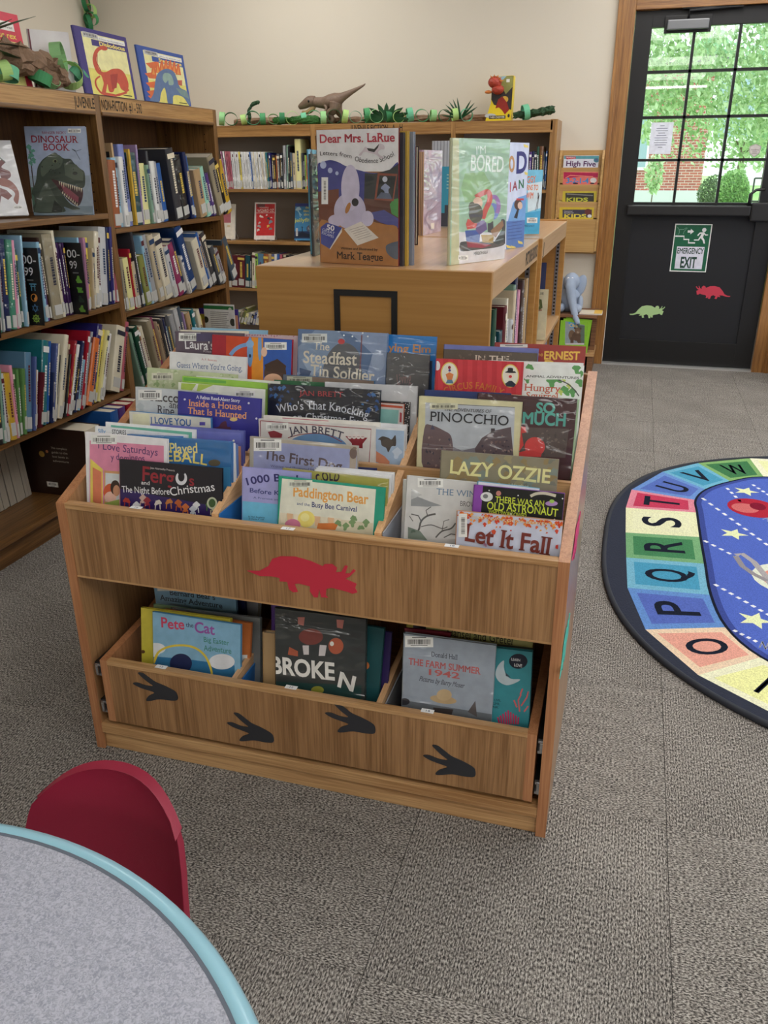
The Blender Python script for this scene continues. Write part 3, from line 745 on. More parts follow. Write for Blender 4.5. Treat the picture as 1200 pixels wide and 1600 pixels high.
# drawer
dx0, dx1 = -1.05-BX0, -.084-BX0
dr = G().box(dx0+.018, 0, .085, dx1-.018, .014, .243).build('drawer', OAK, bn)
for x in (dx0, dx1-.018):
    G().prism([(-.001, .085), (.50, .085), (.50, .33), (.17, .262), (-.001, .2475)], x, x+.018, 'x').build('drawer_side', OAKV, dr)
G().box(dx0+.018, -.002, .238, dx1-.018, .016, .249).build('drawer_lip', OAKH, dr, bevel=.0015)
G().box(dx0+.018, .014, .09, dx1-.018, .50, .1).build('drawer_bottom', OAKH, dr)
for x in (-.73-BX0, -.406-BX0): G().prism([(.014, .1), (.49, .1), (.49, .33), (.2, .265), (.014, .2475)], x-.006, x+.006, 'x').build('drawer_divider', OAKE, dr)
G().box(-.73-BX0+.0075, .02, .1, -.73-BX0+.010, .19, .235).build('divider_lining', mat('blue_lining'), dr)
G().box(-.406-BX0+.0075, .02, .1, -.406-BX0+.010, .19, .235).build('divider_lining', mat('grey_lining'), dr)
CHR = mat('drawer_slide_steel', (190, 190, 192), .25, metal=.9)
for x in (T+.001, dx1+.002):
    for z in (.115, .215):
        s = G().box(x, .012, z-.018, x+.022, .49, z+.016).build('drawer_slide', mat('slide_dark', (30, 30, 32), .4), dr)
        G().box(x+.004, .004, z-.014, x+.012, .02, z+.012).build('slide_bracket', CHR, s, bevel=.002); G().box(x+.001, .008, z-.016, x+.02, .013, z-.010).box(x+.001, .008, z+.008, x+.02, .013, z+.014).build('slide_rim', CHR, s)
# number tags on the lips
for y, z, ps in ((BY0-.002, .6225, ((213, 793), (450, 826), (706, 853))), (BY0-.003, .2495, ((252, 1042), (455, 1074), (668, 1111)))):
    for i, p in enumerate(ps):
        q = on('z', z, *p); t = G().box(q.x-.013-BX0, q.y-.006-BY0, z, q.x+.013-BX0, q.y+.006-BY0, z+.0006).build('number_tag', mat('white_tag', (240, 240, 240), .6), bn)
        k = Ink(O=V3((q.x-BX0, q.y-BY0, z+.0006)), U=CX, W=V3((0, 1, 0))); k.text(('16', '17', '18', '13', '12', '14')[i+(3 if z < .4 else 0)], -.005, -.003, .005, -.003, .006, (60, 70, 110), 1, raw=True); k.build('tag_number', 'paper', t)
# cutouts on the bin
TR2 = [(17, 82), (60, 80), (95, 60), (110, 35), (140, 24), (190, 22), (240, 34), (278, 50), (285, 42), (310, 40), (325, 52), (320, 68), (338, 65), (352, 42), (361, 44), (350, 70), (365, 68), (378, 53), (385, 58), (365, 78), (348, 88), (370, 97), (384, 103), (378, 118), (384, 132), (368, 138), (350, 132), (330, 128), (300, 122), (282, 128), (278, 150), (284, 158), (262, 158), (258, 130), (250, 160), (238, 160), (226, 140), (228, 122), (190, 115), (176, 118), (184, 145), (168, 148), (155, 138), (152, 112), (125, 112), (128, 100), (100, 96), (60, 98)]
c = on('y', BY0, 380+200/2.222, 860+92/2.222); cutout('red paper triceratops stuck on the front of the book bin', TR2, (c.x, BY0+.0015, c.z), .228, False, (198, 44, 66), 4)
FT = [(372, 562), (400, 556), (440, 568), (482, 568), (455, 545), (430, 520), (415, 500), (440, 500), (470, 522), (500, 545), (545, 562), (590, 585), (602, 605), (598, 635), (560, 642), (500, 640), (455, 652), (430, 656), (425, 648), (445, 625), (480, 605), (440, 592), (400, 580)]
FTS = smooth(FT, True, 3)
for px, lab in (((242, 1074), 'black paper dinosaur footprint farthest left on the bin drawer'), ((391, 1138), 'black paper dinosaur footprint low on the drawer, second from the left'), ((547, 1123), 'black paper dinosaur footprint high on the drawer, third from the left'), ((702, 1190), 'black paper dinosaur footprint farthest right on the bin drawer')):
    c = on('y', BY0, *px); cutout(lab, FTS, (c.x, BY0-.0003, c.z), .108, False, (44, 45, 50), 6 if px[0] < 300 else 3, name='footprint_cutout')
o = cutout('magenta paper dinosaur on the right side of the book bin', TR2, (BX1+.001, 1.47, .60), .2, False, (200, 50, 110), 0, yaw=90)
o = cutout('turquoise paper dinosaur low on the right side of the bin', TR2, (BX1+.001, 1.40, .40), .22, False, (70, 180, 165), 0, yaw=90)
# ------------------------------------------------------------------ books
def cover_mesh(w, h, t, flat=False):
    b = min(.0028, t*.22); g = G()
    if flat or t < .006:
        g.box(0, 0, 0, w, t, h); return g
    sp = [(0.0, t*.08), (-.0018, t*.3), (-.0022, t*.5), (-.0018, t*.7), (0, t*.92)]
    pts = [(w, 0), (.004, 0)]+sp+[(.004, t), (w, t), (w, t-b), (.003, t-b), (.002, t*.7), (.0015, t*.5), (.002, t*.3), (.003, b), (w, b)]
    n = len(pts)
    g.v = [(x, y, 0) for x, y in pts]+[(x, y, h) for x, y in pts]
    g.f = [(i, (i+1) % n, (i+1) % n+n, i+n) for i in range(n)]
    for k in (0, n): # end strips as quads
        idx = list(range(n)); q = [(0, 1, 14, 15), (1, 2, 13, 14), (2, 3, 12, 13), (3, 4, 12), (4, 5, 11, 12), (4, 5, 11), (5, 6, 10, 11), (6, 7, 9, 10), (7, 8, 9)]
        q = [(0, 1, 14, 15), (1, 2, 13, 14), (2, 3, 12, 13), (3, 4, 11, 12), (4, 5, 11), (5, 6, 10, 11), (6, 7, 9, 10), (7, 8, 9)]
        for a in q: g.f.append(tuple(i+k for i in (a if k else a[::-1])))
    g.m = [0]*len(g.f)
    return g
def book(label, mx, w, h, t, cov, finish='gloss', group=None, front=None, crop=(0, 0, 1), spinecol=None, spine=None, sticker=True, bar=None, name='book', flat=False, cat='book', pages=True):
    root = empty(name, mx=mx); tag(root, label, cat, group)
    cover_mesh(w, h, t, flat).build('cover', cover_mat(cov, finish), root)
    if pages and not (flat or t < .006):
        b = min(.0028, t*.22); G().box(.0025, b, .003, w-.004, t-b, h-.003).build('pages', PAGES, root)
    O = V3(mx.col[3][:3]); U = V3(mx.col[0][:3]); W = V3(mx.col[2][:3]); N = U.cross(W)
    if front:
        k = Ink(crop=crop, world=(O, U, W, N), size=(w, h)); front(k); k.build('cover_print', 'plastic' if finish == 'plastic' else finish, root)
    if spinecol:
        k = Ink(size=(w, h)); k.rect(.0005, .0005, min(.012, w*.07), h-.0005, spinecol, True); k.build('spine_strip', finish, root)
    if spine or sticker:
        k = Ink(O=V3((-.0026, t, 0)), U=V3((0, -1, 0)), W=CZ)
        if spine: spine(k, t, h)
        if k.f: k.build('spine_print', 'paper', root)
        if sticker and t > .0035:
            hh = random.uniform(.034, .044); z_ = random.uniform(.003, .018); e_ = .0008+.11*t; G().box(-.0030, e_, z_, .002, t-e_, z_+hh).build('spine_label', mat('label_white', (200, 200, 196), .6), root)
    return root

COLN = lambda: None
def ordn(i):
    return ('first second third fourth fifth sixth seventh eighth ninth tenth eleventh twelfth thirteenth fourteenth fifteenth sixteenth seventeenth eighteenth nineteenth twentieth twenty-first twenty-second twenty-third twenty-fourth twenty-fifth twenty-sixth twenty-seventh twenty-eighth twenty-ninth thirtieth thirty-first thirty-second thirty-third thirty-fourth thirty-fifth thirty-sixth thirty-seventh thirty-eighth thirty-ninth fortieth forty-first forty-second forty-third forty-fourth'.split())[i]
def spine_style(col):
    c = P(col); light = sum(c) > 330; r = random.random()
    ink = random.choice([(40, 40, 60), (90, 30, 40), (30, 60, 100)]) if light else random.choice([(235, 225, 200), (240, 240, 240), (230, 200, 90)])
    def f(k, t, h):
        if t < .0045: return
        if r < .3: k.rect(0.0004, h*.86, t-.0004, h*.93, ink, True)
        z0, z1 = h*random.uniform(.3, .42), h*random.uniform(.7, .85)
        if t > .009:
            n = max(2, int((z1-z0)/.012)); z = z1
            while z > z0:
                L = random.uniform(.004, .009); k.rect(t*.36, z-L, t*.66, z, ink, True); z -= L+.0022
        else: k.rect(t*.4, z0, t*.6, z1, ink, True)
    return f
def spine_row(where, ax, plane, z0, crop, x0, data, depth=(.17, .23), grp=None, lean=None, jut=.012, short=None):
    """spines facing the aisle; each item = (right edge x at shelf, right top corner x, y, colour)"""
    o = V3((1, 0, 0)) if ax == 'x' else V3((0, -1, 0)); rr = V3((0, 1, 0)) if ax == 'x' else V3((1, 0, 0))
    cx, cy, sc = crop; s_prev = s_at(ax, plane, z0, cx+x0/sc); cnt = 0; out = []; pth = None
    for it in data:
        xb, xt, yt, col = it[:4]; opt = it[4] if len(it) > 4 else {}
        p0_ = plane; plane += opt.get('out', 0)*(1 if ax == 'x' else 0)
        top = on(ax, plane, cx+xt/sc, cy+yt/sc); st = top.y if ax == 'x' else top.x
        if xb is None: s = st+(top.z-z0)*math.tan(math.radians(lean))
        else: s = s_at(ax, plane, z0, cx+xb/sc)
        plane = p0_
        if 'w' in opt: s_prev = s-opt['w']
        if opt.get('divider'): s += .010; st += .010; s_prev = s-.004
        th = math.atan2(s-st, top.z-z0)
        if pth is not None: th = min(max(th, pth-.035), pth+.035)
        pth = th; h = math.hypot(s-st, top.z-z0)
        t = max(.003, min(.06, (s-s_prev)*math.cos(th)-.0007)); s_prev = s
        up = V3((0, 0, 1))*math.cos(th)-rr*math.sin(th); r2 = rr*math.cos(th)+V3((0, 0, 1))*math.sin(th)
        pos = (V3((plane, s, z0)) if ax == 'x' else V3((s, plane, z0)))+V3((0, 0, max(0, t*math.sin(th))+.0005))+o*random.uniform(-jut, jut*.3)-o*.003
        X, Y = -o, -r2
        mx = M4(((X.x, Y.x, up.x, pos.x), (X.y, Y.y, up.y, pos.y), (X.z, Y.z, up.z, pos.z), (0, 0, 0, 1)))
        w = opt.get('d', random.uniform(*depth))
        if opt.get('divider'):
            dv = empty('shelf_divider', mx=mx); tag(dv, opt['label'], 'shelf divider')
            G().box(-opt['out'], 0, 0, w, .004, h).build('panel', mat('black_plastic', (14, 14, 16), .4), dv)
            N = -Y; O = pos-o*0+Y*.004
            k = Ink(O=V3((-opt['out'], .004, 0)), U=V3((-1, 0, 0)), W=CZ); k.O = V3((0, .004, 0)); opt['draw'](k, h, opt['out']); k.build('divider_lettering', 'gloss', dv)
            continue
        cnt += 1
        tk = 'thin' if t < .009 else 'thick' if t > .02 else 'slim' if t < .013 else 'stout'
        ht = 'short' if h < .2 else 'tall' if h > .27 else ''
        nm = opt.get('name', ' '.join(q for q in (ht, tk, col if isinstance(col, str) else 'dark patterned') if q)+' book')
        book('%s, %s from left %s' % (nm, ordn(cnt-1), where), mx, w, h, t, col, opt.get('fin', random.choice(('gloss', 'plastic', 'gloss'))), grp, spine=spine_style(col), sticker=opt.get('st', True))
        out.append(pos)
    return out
def dfun(icons):
    def draw(k, h, o):
        # drawn facing the near side, read from the aisle edge inwards
        def tx(t, x0, x1, z, hh, c): k.text(t, -x0, z, -x1, z, hh, c, 1, raw=True) if 0 else k.text(t, x0, z, x1, z, hh, c, 1, raw=True)
        W1 = (225, 225, 228)
        k.text('00-', -.010, h-.05, o-.006, h-.05, .026, W1, 1, raw=True); k.text('99', -.004, h-.088, o-.022, h-.088, .026, W1, 1, raw=True)
        k.rect(.006, h-.105, .03, h-.1, (110, 110, 110), True)
        for i, (kind, c) in enumerate(icons):
            z = h-.125-i*.034; x = .026
            if kind == 'gate': k.rect(x-.014, z+.008, x+.014, z+.012, c, True); k.rect(x-.01, z+.001, x+.01, z+.004, c, True); k.rect(x-.008, z-.012, x-.005, z+.008, c, True); k.rect(x+.005, z-.012, x+.008, z+.008, c, True)
            elif kind == 'disc': k.ell(x, z, .013, .013, c, raw=True); k.ell(x, z, .0105, .0105, (14, 14, 16), raw=True, a0=90, a1=270); k.ell(x, z+.005, .0055, .0055, (14, 14, 16), raw=True)
            elif kind == 'star':
                for a in (90, 270):
                    p = [(x+.013*math.cos(math.radians(a+120*j)), z+.013*math.sin(math.radians(a+120*j))) for j in (0, 1, 2, 0)]; k.line(p, .0022, c, True)
            elif kind == 'wheel':
                k.ell(x, z, .012, .012, c, raw=True); k.ell(x, z, .009, .009, (14, 14, 16), raw=True)
                for a in range(0, 180, 45): k.line([(x-.016*math.cos(math.radians(a)), z-.016*math.sin(math.radians(a))), (x+.016*math.cos(math.radians(a)), z+.016*math.sin(math.radians(a)))], .0018, c, True)
            else: k.blot(x, z, .013, c, raw=True); k.rect(x-.008, z-.012, x+.014, z-.004, c, True)
    return draw
DV1 = dict(divider=1, out=.055, d=.2, label='black shelf divider with white numbers, gate, disc, star and wheel symbols', draw=dfun([('gate', (90, 150, 180)), ('disc', (215, 140, 60)), ('star', (90, 140, 190)), ('wheel', (150, 190, 80))]))
DV2 = dict(divider=1, out=.05, d=.2, label='black shelf divider with green symbols beside dark purple books', draw=dfun([('blob', (110, 170, 60)), ('blob', (100, 165, 60)), ('none', (40, 60, 45)), ('blob', (110, 160, 60))]))
DV3 = dict(divider=1, out=.05, d=.2, label='black shelf divider at the left photo edge with a blue symbol', draw=dfun([('blob', (60, 100, 190)), ('none', (30, 50, 110)), ('blob', (70, 75, 105)), ('blob', (70, 75, 105))]))
GL_ = 'books in the left bookcase'
A = (0, 340, 6)
spine_row('on middle shelf, near bay, left bookcase', 'x', -1.925, .766, A, -160, [
 (-120, -170, 300, 'teal'), (-80, -140, 280, 'charcoal'), (-30, -95, 290, 'olive'), (-5, -70, 250, 'navy'), (0, -60, 260, 'black', dict(DV3)),
 (55, 5, 305, 'sea green'), (80, 25, 310, 'silver grey'), (130, 60, 205, 'navy'), (180, 125, 212, 'sea green'), (205, 150, 215, 'pink'), (235, 172, 290, 'white'), (262, 178, 300, 'dark green'),
 (282, 232, 172, 'light blue'), (440, 330, 292, 'black', dict(DV1)), (465, 330, 235, 'light blue', dict(w=.016)), (495, 378, 228, 'purple'), (518, 385, 190, 'dark brown'), (605, 490, 150, 'khaki'), (632, 512, 120, 'cream'),
 (652, 545, 235, 'dark purple'), (680, 572, 238, 'dark purple', dict(name='dark purple series book')), (700, 598, 238, 'dark purple', dict(name='deep purple series book')), (716, 622, 238, 'dark purple', dict(name='plum purple series book')),
 (820, 740, 240, 'black', dict(DV2)), (836, 767, 188, 'light blue', dict(w=.012)), (860, 805, 190, 'mauve'), (888, 846, 190, 'yellow'), (908, 890, 292, 'beige'), (945, 930, 135, 'cream'), (982, 948, 140, 'white'),
 (1042, 1012, 95, 'pale grey'), (1062, 1030, 95, 'navy'), (1083, 1050, 90, 'indigo'), (1108, 1070, 92, 'white'), (1135, 1105, 170, 'rose')], grp=GL_)
A = (0, 500, 5.217)
spine_row('on third shelf, near bay, left bookcase', 'x', -1.915, .422, A, -120, [
 (-80, -110, 380, 'brown'), (-40, -80, 390, 'white'), (0, -50, 400, 'navy'), (48, 5, 415, 'black'), (72, 25, 402, 'sage green'), (102, 30, 440, 'pale grey'), (150, 84, 430, 'mustard'), (172, 105, 370, 'pink'),
 (190, 150, 405, 'moss green'), (212, 190, 402, 'moss green', dict(name='slim leaf green series book')), (236, 216, 398, 'moss green', dict(name='slim bright green series book')), (286, 300, 268, 'steel blue'), (300, 303, 300, 'slate blue'), (314, 312, 415, 'black'),
 (332, 348, 412, 'white'), (352, 372, 430, 'maroon'), (402, 420, 172, 'teal'), (426, 447, 178, 'blue'), (440, 452, 430, 'navy'), (458, 488, 195, 'slate blue'), (470, 500, 197, 'cream'), (484, 518, 290, 'black'),
 (518, 573, 128, 'cream'), (535, 600, 205, 'beige'), (548, 590, 282, 'black'), (568, 632, 175, 'crimson'), (592, 657, 206, 'white'), (612, 668, 340, 'black'), (632, 697, 178, 'navy'), (668, 715, 330, 'light blue'),
 (690, 745, 95, 'crimson'), (706, 775, 102, 'silver grey'), (752, 815, 157, 'orange'), (790, 860, 45, 'indigo'), (812, 882, 85, 'yellow'), (832, 905, 92, 'pale yellow'), (862, 925, 118, 'white'),
 (1002, 985, 55, 'cream'), (1028, 1006, 12, 'rose')], grp=GL_)
A = (160, 190, 5.4545)
spine_row('on top shelf, far bay, left bookcase', 'x', -1.925, 1.041, A, 112, [
 (172, 115, 330, 'rust'), (212, 142, 308, 'light blue'), (246, 180, 300, 'white'), (292, 203, 195, 'periwinkle'), (372, 300, 265, 'dark teal'), (386, 322, 200, 'lilac'), (440, 372, 357, 'pale yellow'), (462, 395, 372, 'sage green'),
 (480, 412, 250, 'charcoal'), (515, 442, 340, 'white'), (547, 470, 347, 'silver grey'), (590, 515, 360, 'blue'), (700, 605, 237, 'charcoal'), (776, 665, 307, 'black'), (800, 715, 265, 'navy'), (828, 745, 300, 'blue'), (900, 825, 420, 'tan'),
 (935, 850, 400, 'mint'), (960, 885, 450, 'indigo'), (985, 903, 455, 'purple'), (1050, 940, 307, 'khaki'), (1086, 985, 350, 'black'), (1130, 1038, 350, 'mustard')], grp=GL_, depth=(.15, .2))
A = (170, 340, 5.217)
spine_row('on second shelf, far bay, left bookcase', 'x', -1.925, .724, A, 125, [
 (162, 102, 302, 'slate'), (186, 128, 332, 'khaki'), (230, 155, 332, 'pale yellow'), (247, 187, 257, 'crimson'), (280, 205, 365, 'beige'), (298, 180, 125, 'charcoal'), (322, 205, 125, 'blue'), (365, 290, 310, 'olive'), (386, 285, 152, 'light blue'),
 (430, 322, 150, 'silver grey'), (470, 362, 145, 'beige'), (545, 432, 155, 'cream'), (582, 482, 250, 'pale grey'), (626, 525, 222, 'magenta'), (662, 545, 190, 'navy'), (682, 600, 325, 'white'), (742, 602, 82, 'ocean blue'),
 (822, 722, 187, 'cream'), (842, 722, 132, 'blue'), (872, 740, 160, 'silver grey'), (908, 797, 135, 'charcoal'), (938, 850, 250, 'dark grey'), (972, 880, 300, 'silver grey'), (1064, 935, 240, 'slate')], grp=GL_, depth=(.15, .22))
A = (190, 450, 5.4545)
spine_row('on third shelf, far bay, left bookcase', 'x', -1.925, .397, A, 60, [
 (None, 107, 385, 'sage green', dict(w=.02)), (None, 150, 335, 'dark green', dict(w=.035)), (None, 170, 345, 'rust', dict(w=.02)), (None, 195, 335, 'cream', dict(w=.03)), (None, 250, 280, 'khaki', dict(w=.035)), (None, 285, 262, 'magenta', dict(w=.035)),
 (None, 300, 290, 'beige'), (None, 330, 315, 'tan'), (None, 345, 262, 'charcoal'), (None, 365, 262, 'navy'), (None, 392, 330, 'light blue'), (None, 400, 240, 'dark grey'), (None, 437, 232, 'silver grey'), (None, 480, 180, 'pale grey', dict(w=.035)),
 (None, 520, 165, 'slate', dict(w=.03)), (None, 545, 215, 'lilac'), (None, 600, 215, 'tan', dict(w=.04)), (None, 620, 185, 'teal'), (None, 662, 190, 'cream', dict(w=.03)), (None, 690, 240, 'yellow')], grp=GL_, lean=13)
# white back issues on the lowest shelf, fore edges out
for i in range(24):
    y = 2.02+i*.0178; t = .0165; h = .255+random.uniform(-.004, .004); a = math.radians(4); 
    mx = M4.Translation((-2.12+random.uniform(-.003, .003), y, .1035)) @ M4.Rotation(a, 4, 'X')
    b = empty('magazine_issue', mx=mx); tag(b, 'white magazine back issue, %s from left on the lowest shelf, left bookcase' % ordn(i), 'magazine', 'white back issues on the lowest shelf')
    G().box(-.1, 0, 0, 0, t, h).build('pages', mat('newsprint_edge', (188, 180, 165), .85, bump=(900, .5, .0006)), b)
    G().box(-.101, -.0006, -.0004, .001, 0, h+.001).build('cover', cover_mat((150, 145, 135), 'gloss'), b)
def face_y(O, yaw=0, tilt=0):
    """front towards the camera side (-Y), turned by yaw and tilted back"""
    return M4.Translation(O) @ M4.Rotation(math.radians(yaw), 4, 'Z') @ M4.Rotation(math.radians(-tilt), 4, 'X')
def f(k):
    k.full((48, 28, 22)); k.ell(.10, .16, .012, .012, (190, 150, 70), raw=True); k.ell(.125, .172, .006, .006, (190, 120, 80), raw=True)
    for i, s in enumerate(('The complete', 'guide to the', 'lost lands in', 'adventure')): k.text(s, .145, .185-.017*i, .215, .185-.017*i, .008, (190, 180, 165), 1, raw=True)
    k.rect(.10, .03, .15, .05, (220, 215, 205), True); k.barcode(.105, .03, .145, .05, True)
book('very large dark brown book standing on the lowest shelf of left bookcase', face_y((-2.165, 2.47, .104)), .30, .265, .10, 'dark brown', 'gloss', None, f, sticker=False)
for i, (c, w) in enumerate((('blue', .05), ('purple', .045), ('crimson', .05), ('maroon', .05))):
    y = 2.64+i*.055
    mx = M4(((-1, 0, 0, -1.86-.0*i), (0, -1, 0, y+w), (0, 0, 1, .104), (0, 0, 0, 1)))
    book('%s binder on the lowest shelf behind the bin corner' % c, mx, .27, .29, w, c, 'gloss', None, sticker=False, name='binder')

# face-out books on the left bookcase's top shelf
A = (0, 0, 4.706)
def f(k):
    k.full((168, 182, 208)); w, h = k.size
    k.rect(0, 0, w, h*.45, (150, 165, 180), True); k.rect(0, h*.05, w*.45, h*.32, (82, 112, 96), True); k.rect(0, 0, w, h*.1, (120, 138, 150), True)
    R = (150, 30, 52)
    k.text("RANGER RICK'S", 308, 985, 485, 985, 18, R, 1, 1); k.text('DINOSAUR', 228, 1047, 572, 1050, 50, R, 2, 1); k.text('BOOK', 318, 1105, 508, 1108, 50, R, 2, 1)
    k.barcode(498, 945, 594, 978)
    k.line([(218, 1090), (238, 1280), (262, 1500)], 7, (66, 52, 50)); k.line([(232, 1250), (252, 1400), (280, 1560)], 6, (70, 58, 54))
    for x, y, r in ((215, 1085, 26), (240, 1110, 20), (225, 1145, 28), (248, 1180, 24), (228, 1200, 20)): k.blot(x, y, r, (92, 150, 132))
    G1, G2, G3 = (60, 72, 62), (88, 100, 86), (40, 48, 42)
    k.poly([(250, 1560), (262, 1480), (240, 1430), (215, 1440), (262, 1340), (275, 1240), (300, 1190), (330, 1160), (372, 1135), (405, 1122), (430, 1140), (470, 1165), (520, 1170), (545, 1200), (590, 1240), (622, 1270), (625, 1360), (600, 1385), (570, 1370), (500, 1350), (430, 1330), (420, 1350), (470, 1440), (520, 1500), (590, 1535), (540, 1545), (470, 1520), (470, 1560)], G1)
    k.poly([(330, 1170), (400, 1130), (460, 1165), (440, 1230), (360, 1260), (310, 1300), (300, 1220)], G2); k.poly([(470, 1200), (560, 1210), (615, 1270), (610, 1330), (540, 1320), (480, 1290)], G2)
    k.poly([(250, 1560), (300, 1400), (340, 1330), (380, 1400), (420, 1480), (470, 1560)], (78, 90, 78)); k.poly([(380, 1560), (400, 1470), (460, 1530), (455, 1560)], G3)
    k.poly([(380, 1318), (430, 1330), (500, 1352), (570, 1372), (605, 1386), (610, 1440), (590, 1500), (560, 1512), (500, 1470), (450, 1410), (410, 1360)], (66, 30, 38))
    k.poly([(440, 1345), (520, 1400), (580, 1450), (575, 1490), (520, 1460), (470, 1410)], (140, 70, 84))
    for i in range(11): x = 432+i*16; y = 1332+i*5; k.poly([(x, y), (x+11, y+3), (x+6, y+30+(i % 3)*6)], (225, 218, 190))
    for i in range(8): x = 455+i*15; y = 1420+i*13; k.poly([(x, y), (x+11, y+9), (x+10, y-20)], (225, 218, 190))
    k.ell(405, 1185, 18, 14, (120, 130, 100)); k.ell(407, 1186, 9, 10, (24, 26, 22)); k.ell(552, 1275, 18, 12, (36, 42, 38))
    for i in range(14): k.blot(random.uniform(300, 600), random.uniform(1180, 1300), random.uniform(4, 9), random.choice((G3, G2)))
    k.line([(530, 1100), (560, 1112), (598, 1100)], 3, (60, 66, 80)); k.line([(556, 1112), (575, 1150), (590, 1175)], 3, (60, 66, 80)); k.poly([(528, 1093), (556, 1106), (552, 1114)], (50, 56, 66))
TLw, BLw = on('y', 2.72, 36, 197), on('y', 2.68, 52, 334)
def book_from(px_bl, px_br, px_tl, plane_z=None, BL=None, BR=None, top=None, t=.012, **kw):
    """upright or leaning book from the world places of its lower corners and a top point"""
    U = (BR-BL).normalized(); W = (top-BL); h = W.length; W = (W-U*W.dot(U)).normalized(); N = U.cross(W); Y = -N
    mx = M4(((U.x, Y.x, W.x, BL.x), (U.y, Y.y, W.y, BL.y), (U.z, Y.z, W.z, BL.z), (0, 0, 0, 1)))
    return mx, (BR-BL).length, h
BL = on('z', 1.105, 52, 333.5); BL = V3((BL.x, BL.y, 1.1))
BL = on('y', 2.66, 52.5, 333); BR = on('y', 2.735, 145.5, 330); BL.z = 1.101; BR.z = 1.101
TL_ = on('y', 2.70, 34.5, 197.5)
mx, w, h = book_from(0, 0, 0, BL=BL, BR=BR, top=V3((TL_.x, TL_.y, TL_.z)))
book('large pale blue dinosaur book with a roaring green head, face out on the top shelf', mx, w, h, .014, (150, 165, 190), 'plastic', None, f, A)
def f(k):
    k.full((232, 232, 234))
    for c, p in (((126, 84, 84), [(0, 1180), (40, 1190), (10, 1230), (70, 1260), (78, 1300), (40, 1320), (0, 1290)]), ((160, 110, 100), [(0, 1310), (60, 1320), (110, 1360), (140, 1420), (130, 1500), (100, 1470), (110, 1420), (60, 1380), (0, 1360)]), ((140, 92, 88), [(0, 1380), (50, 1400), (90, 1440), (60, 1470), (10, 1440), (0, 1500)])): k.poly(p, c)
    k.line([(0, 1160), (40, 1195)], 6, (110, 120, 112)); k.barcode(100, 1512, 165, 1535)
BL = on('y', 2.40, -50, 341); BR = on('y', 2.56, 45, 333.5); BL.z = BR.z = 1.108; TL_ = BL+V3((-.10, .03, .26)); TR_ = on('y', 2.58, 2, 220)
TL_ = TR_+(BL-BR)
mx, w, h = book_from(0, 0, 0, BL=BL, BR=BR, top=TL_)
book('white dinosaur book leaning at the left photo edge, top shelf', mx, w, h, .012, (225, 225, 228), 'plastic', None, f, A)
st_ = tag(empty('book_easel', (BL.x+.1, BL.y+.03, 1.1)), 'clear acrylic book stand under the white dinosaur book', 'book stand')
AC = mat('clear_acrylic', (215, 222, 226), .1, coat=1)
G().box(-.12, -.03, 0, -.02, .02, .006).build('ledge', AC, st_); G().box(-.12, -.032, .006, -.02, -.028, .018).build('lip', AC, st_)
# books displayed on top of the left bookcase
def top_book(label, bl, br, tl, cov, crop, fn, t=.01, ddx=0, w=None, tr=None):
    BL = on('x', -1.93+ddx, *bl); BR = on('x', -1.93+ddx, *br); TL = on('x', -1.95+ddx, *tl)
    BL.z = BR.z = 1.5015
    mx, w_, h = book_from(0, 0, 0, BL=BL, BR=BR, top=TL)
    return book(label, mx, w_, h, t, cov, 'gloss', 'dinosaur books on top of the left bookcase', fn, crop, sticker=False)
A = (0, 0, 3.4286)
def dino_cover(colr, title, sub, body):
    def f(k):
        w, h = k.size; k.full((236, 226, 120)); k.rect(0, h*.4, w, h, (246, 240, 176), True); k.rect(0, 0, w*.12, h, colr, True); k.rect(0, h*.93, w, h, colr, True); k.rect(w*.95, 0, w, h, colr, True)
        k.rect(w*.42, h*.855, w*.95, h*.915, (244, 244, 240), True); k.text(sub, w*.44, h*.87, w*.92, h*.87, h*.018, (40, 30, 60), 1, raw=True)
        k.rect(w*.28, h*.755, w*.95, h*.85, colr, True); k.text(title, w*.42, h*.775, w*.93, h*.775, h*.062, (250, 232, 120), 4, raw=True)
        k.barcode(w*.14, h*.86, w*.42, h*.94, True, (200, 200, 200)); body(k); k.rect(w*.72, h*.035, w*.9, h*.05, (60, 60, 40), True)
    return f
def body1(k):
    R1, R2 = (206, 84, 62), (176, 60, 52)
    k.line([(570, 262), (548, 255), (520, 270), (506, 310), (512, 350), (530, 385), (560, 400)], 20, R1); k.ell(560, 262, 16, 9, R1)
    k.line([(690, 480), (640, 510), (560, 508), (520, 470), (512, 430), (535, 408)], 9, R1)
    k.poly([(540, 390), (570, 385), (600, 370), (640, 370), (668, 395), (688, 450), (680, 490), (650, 478), (636, 450), (620, 445), (608, 490), (585, 490), (575, 450), (565, 500), (545, 498), (555, 450), (548, 420)], R1)
    k.poly([(590, 400), (630, 395), (625, 470), (600, 480), (596, 440)], R2); k.line([(520, 290), (520, 340), (540, 380)], 4, R2)
    k.line([(560, 500), (620, 512), (680, 495)], 12, R1)
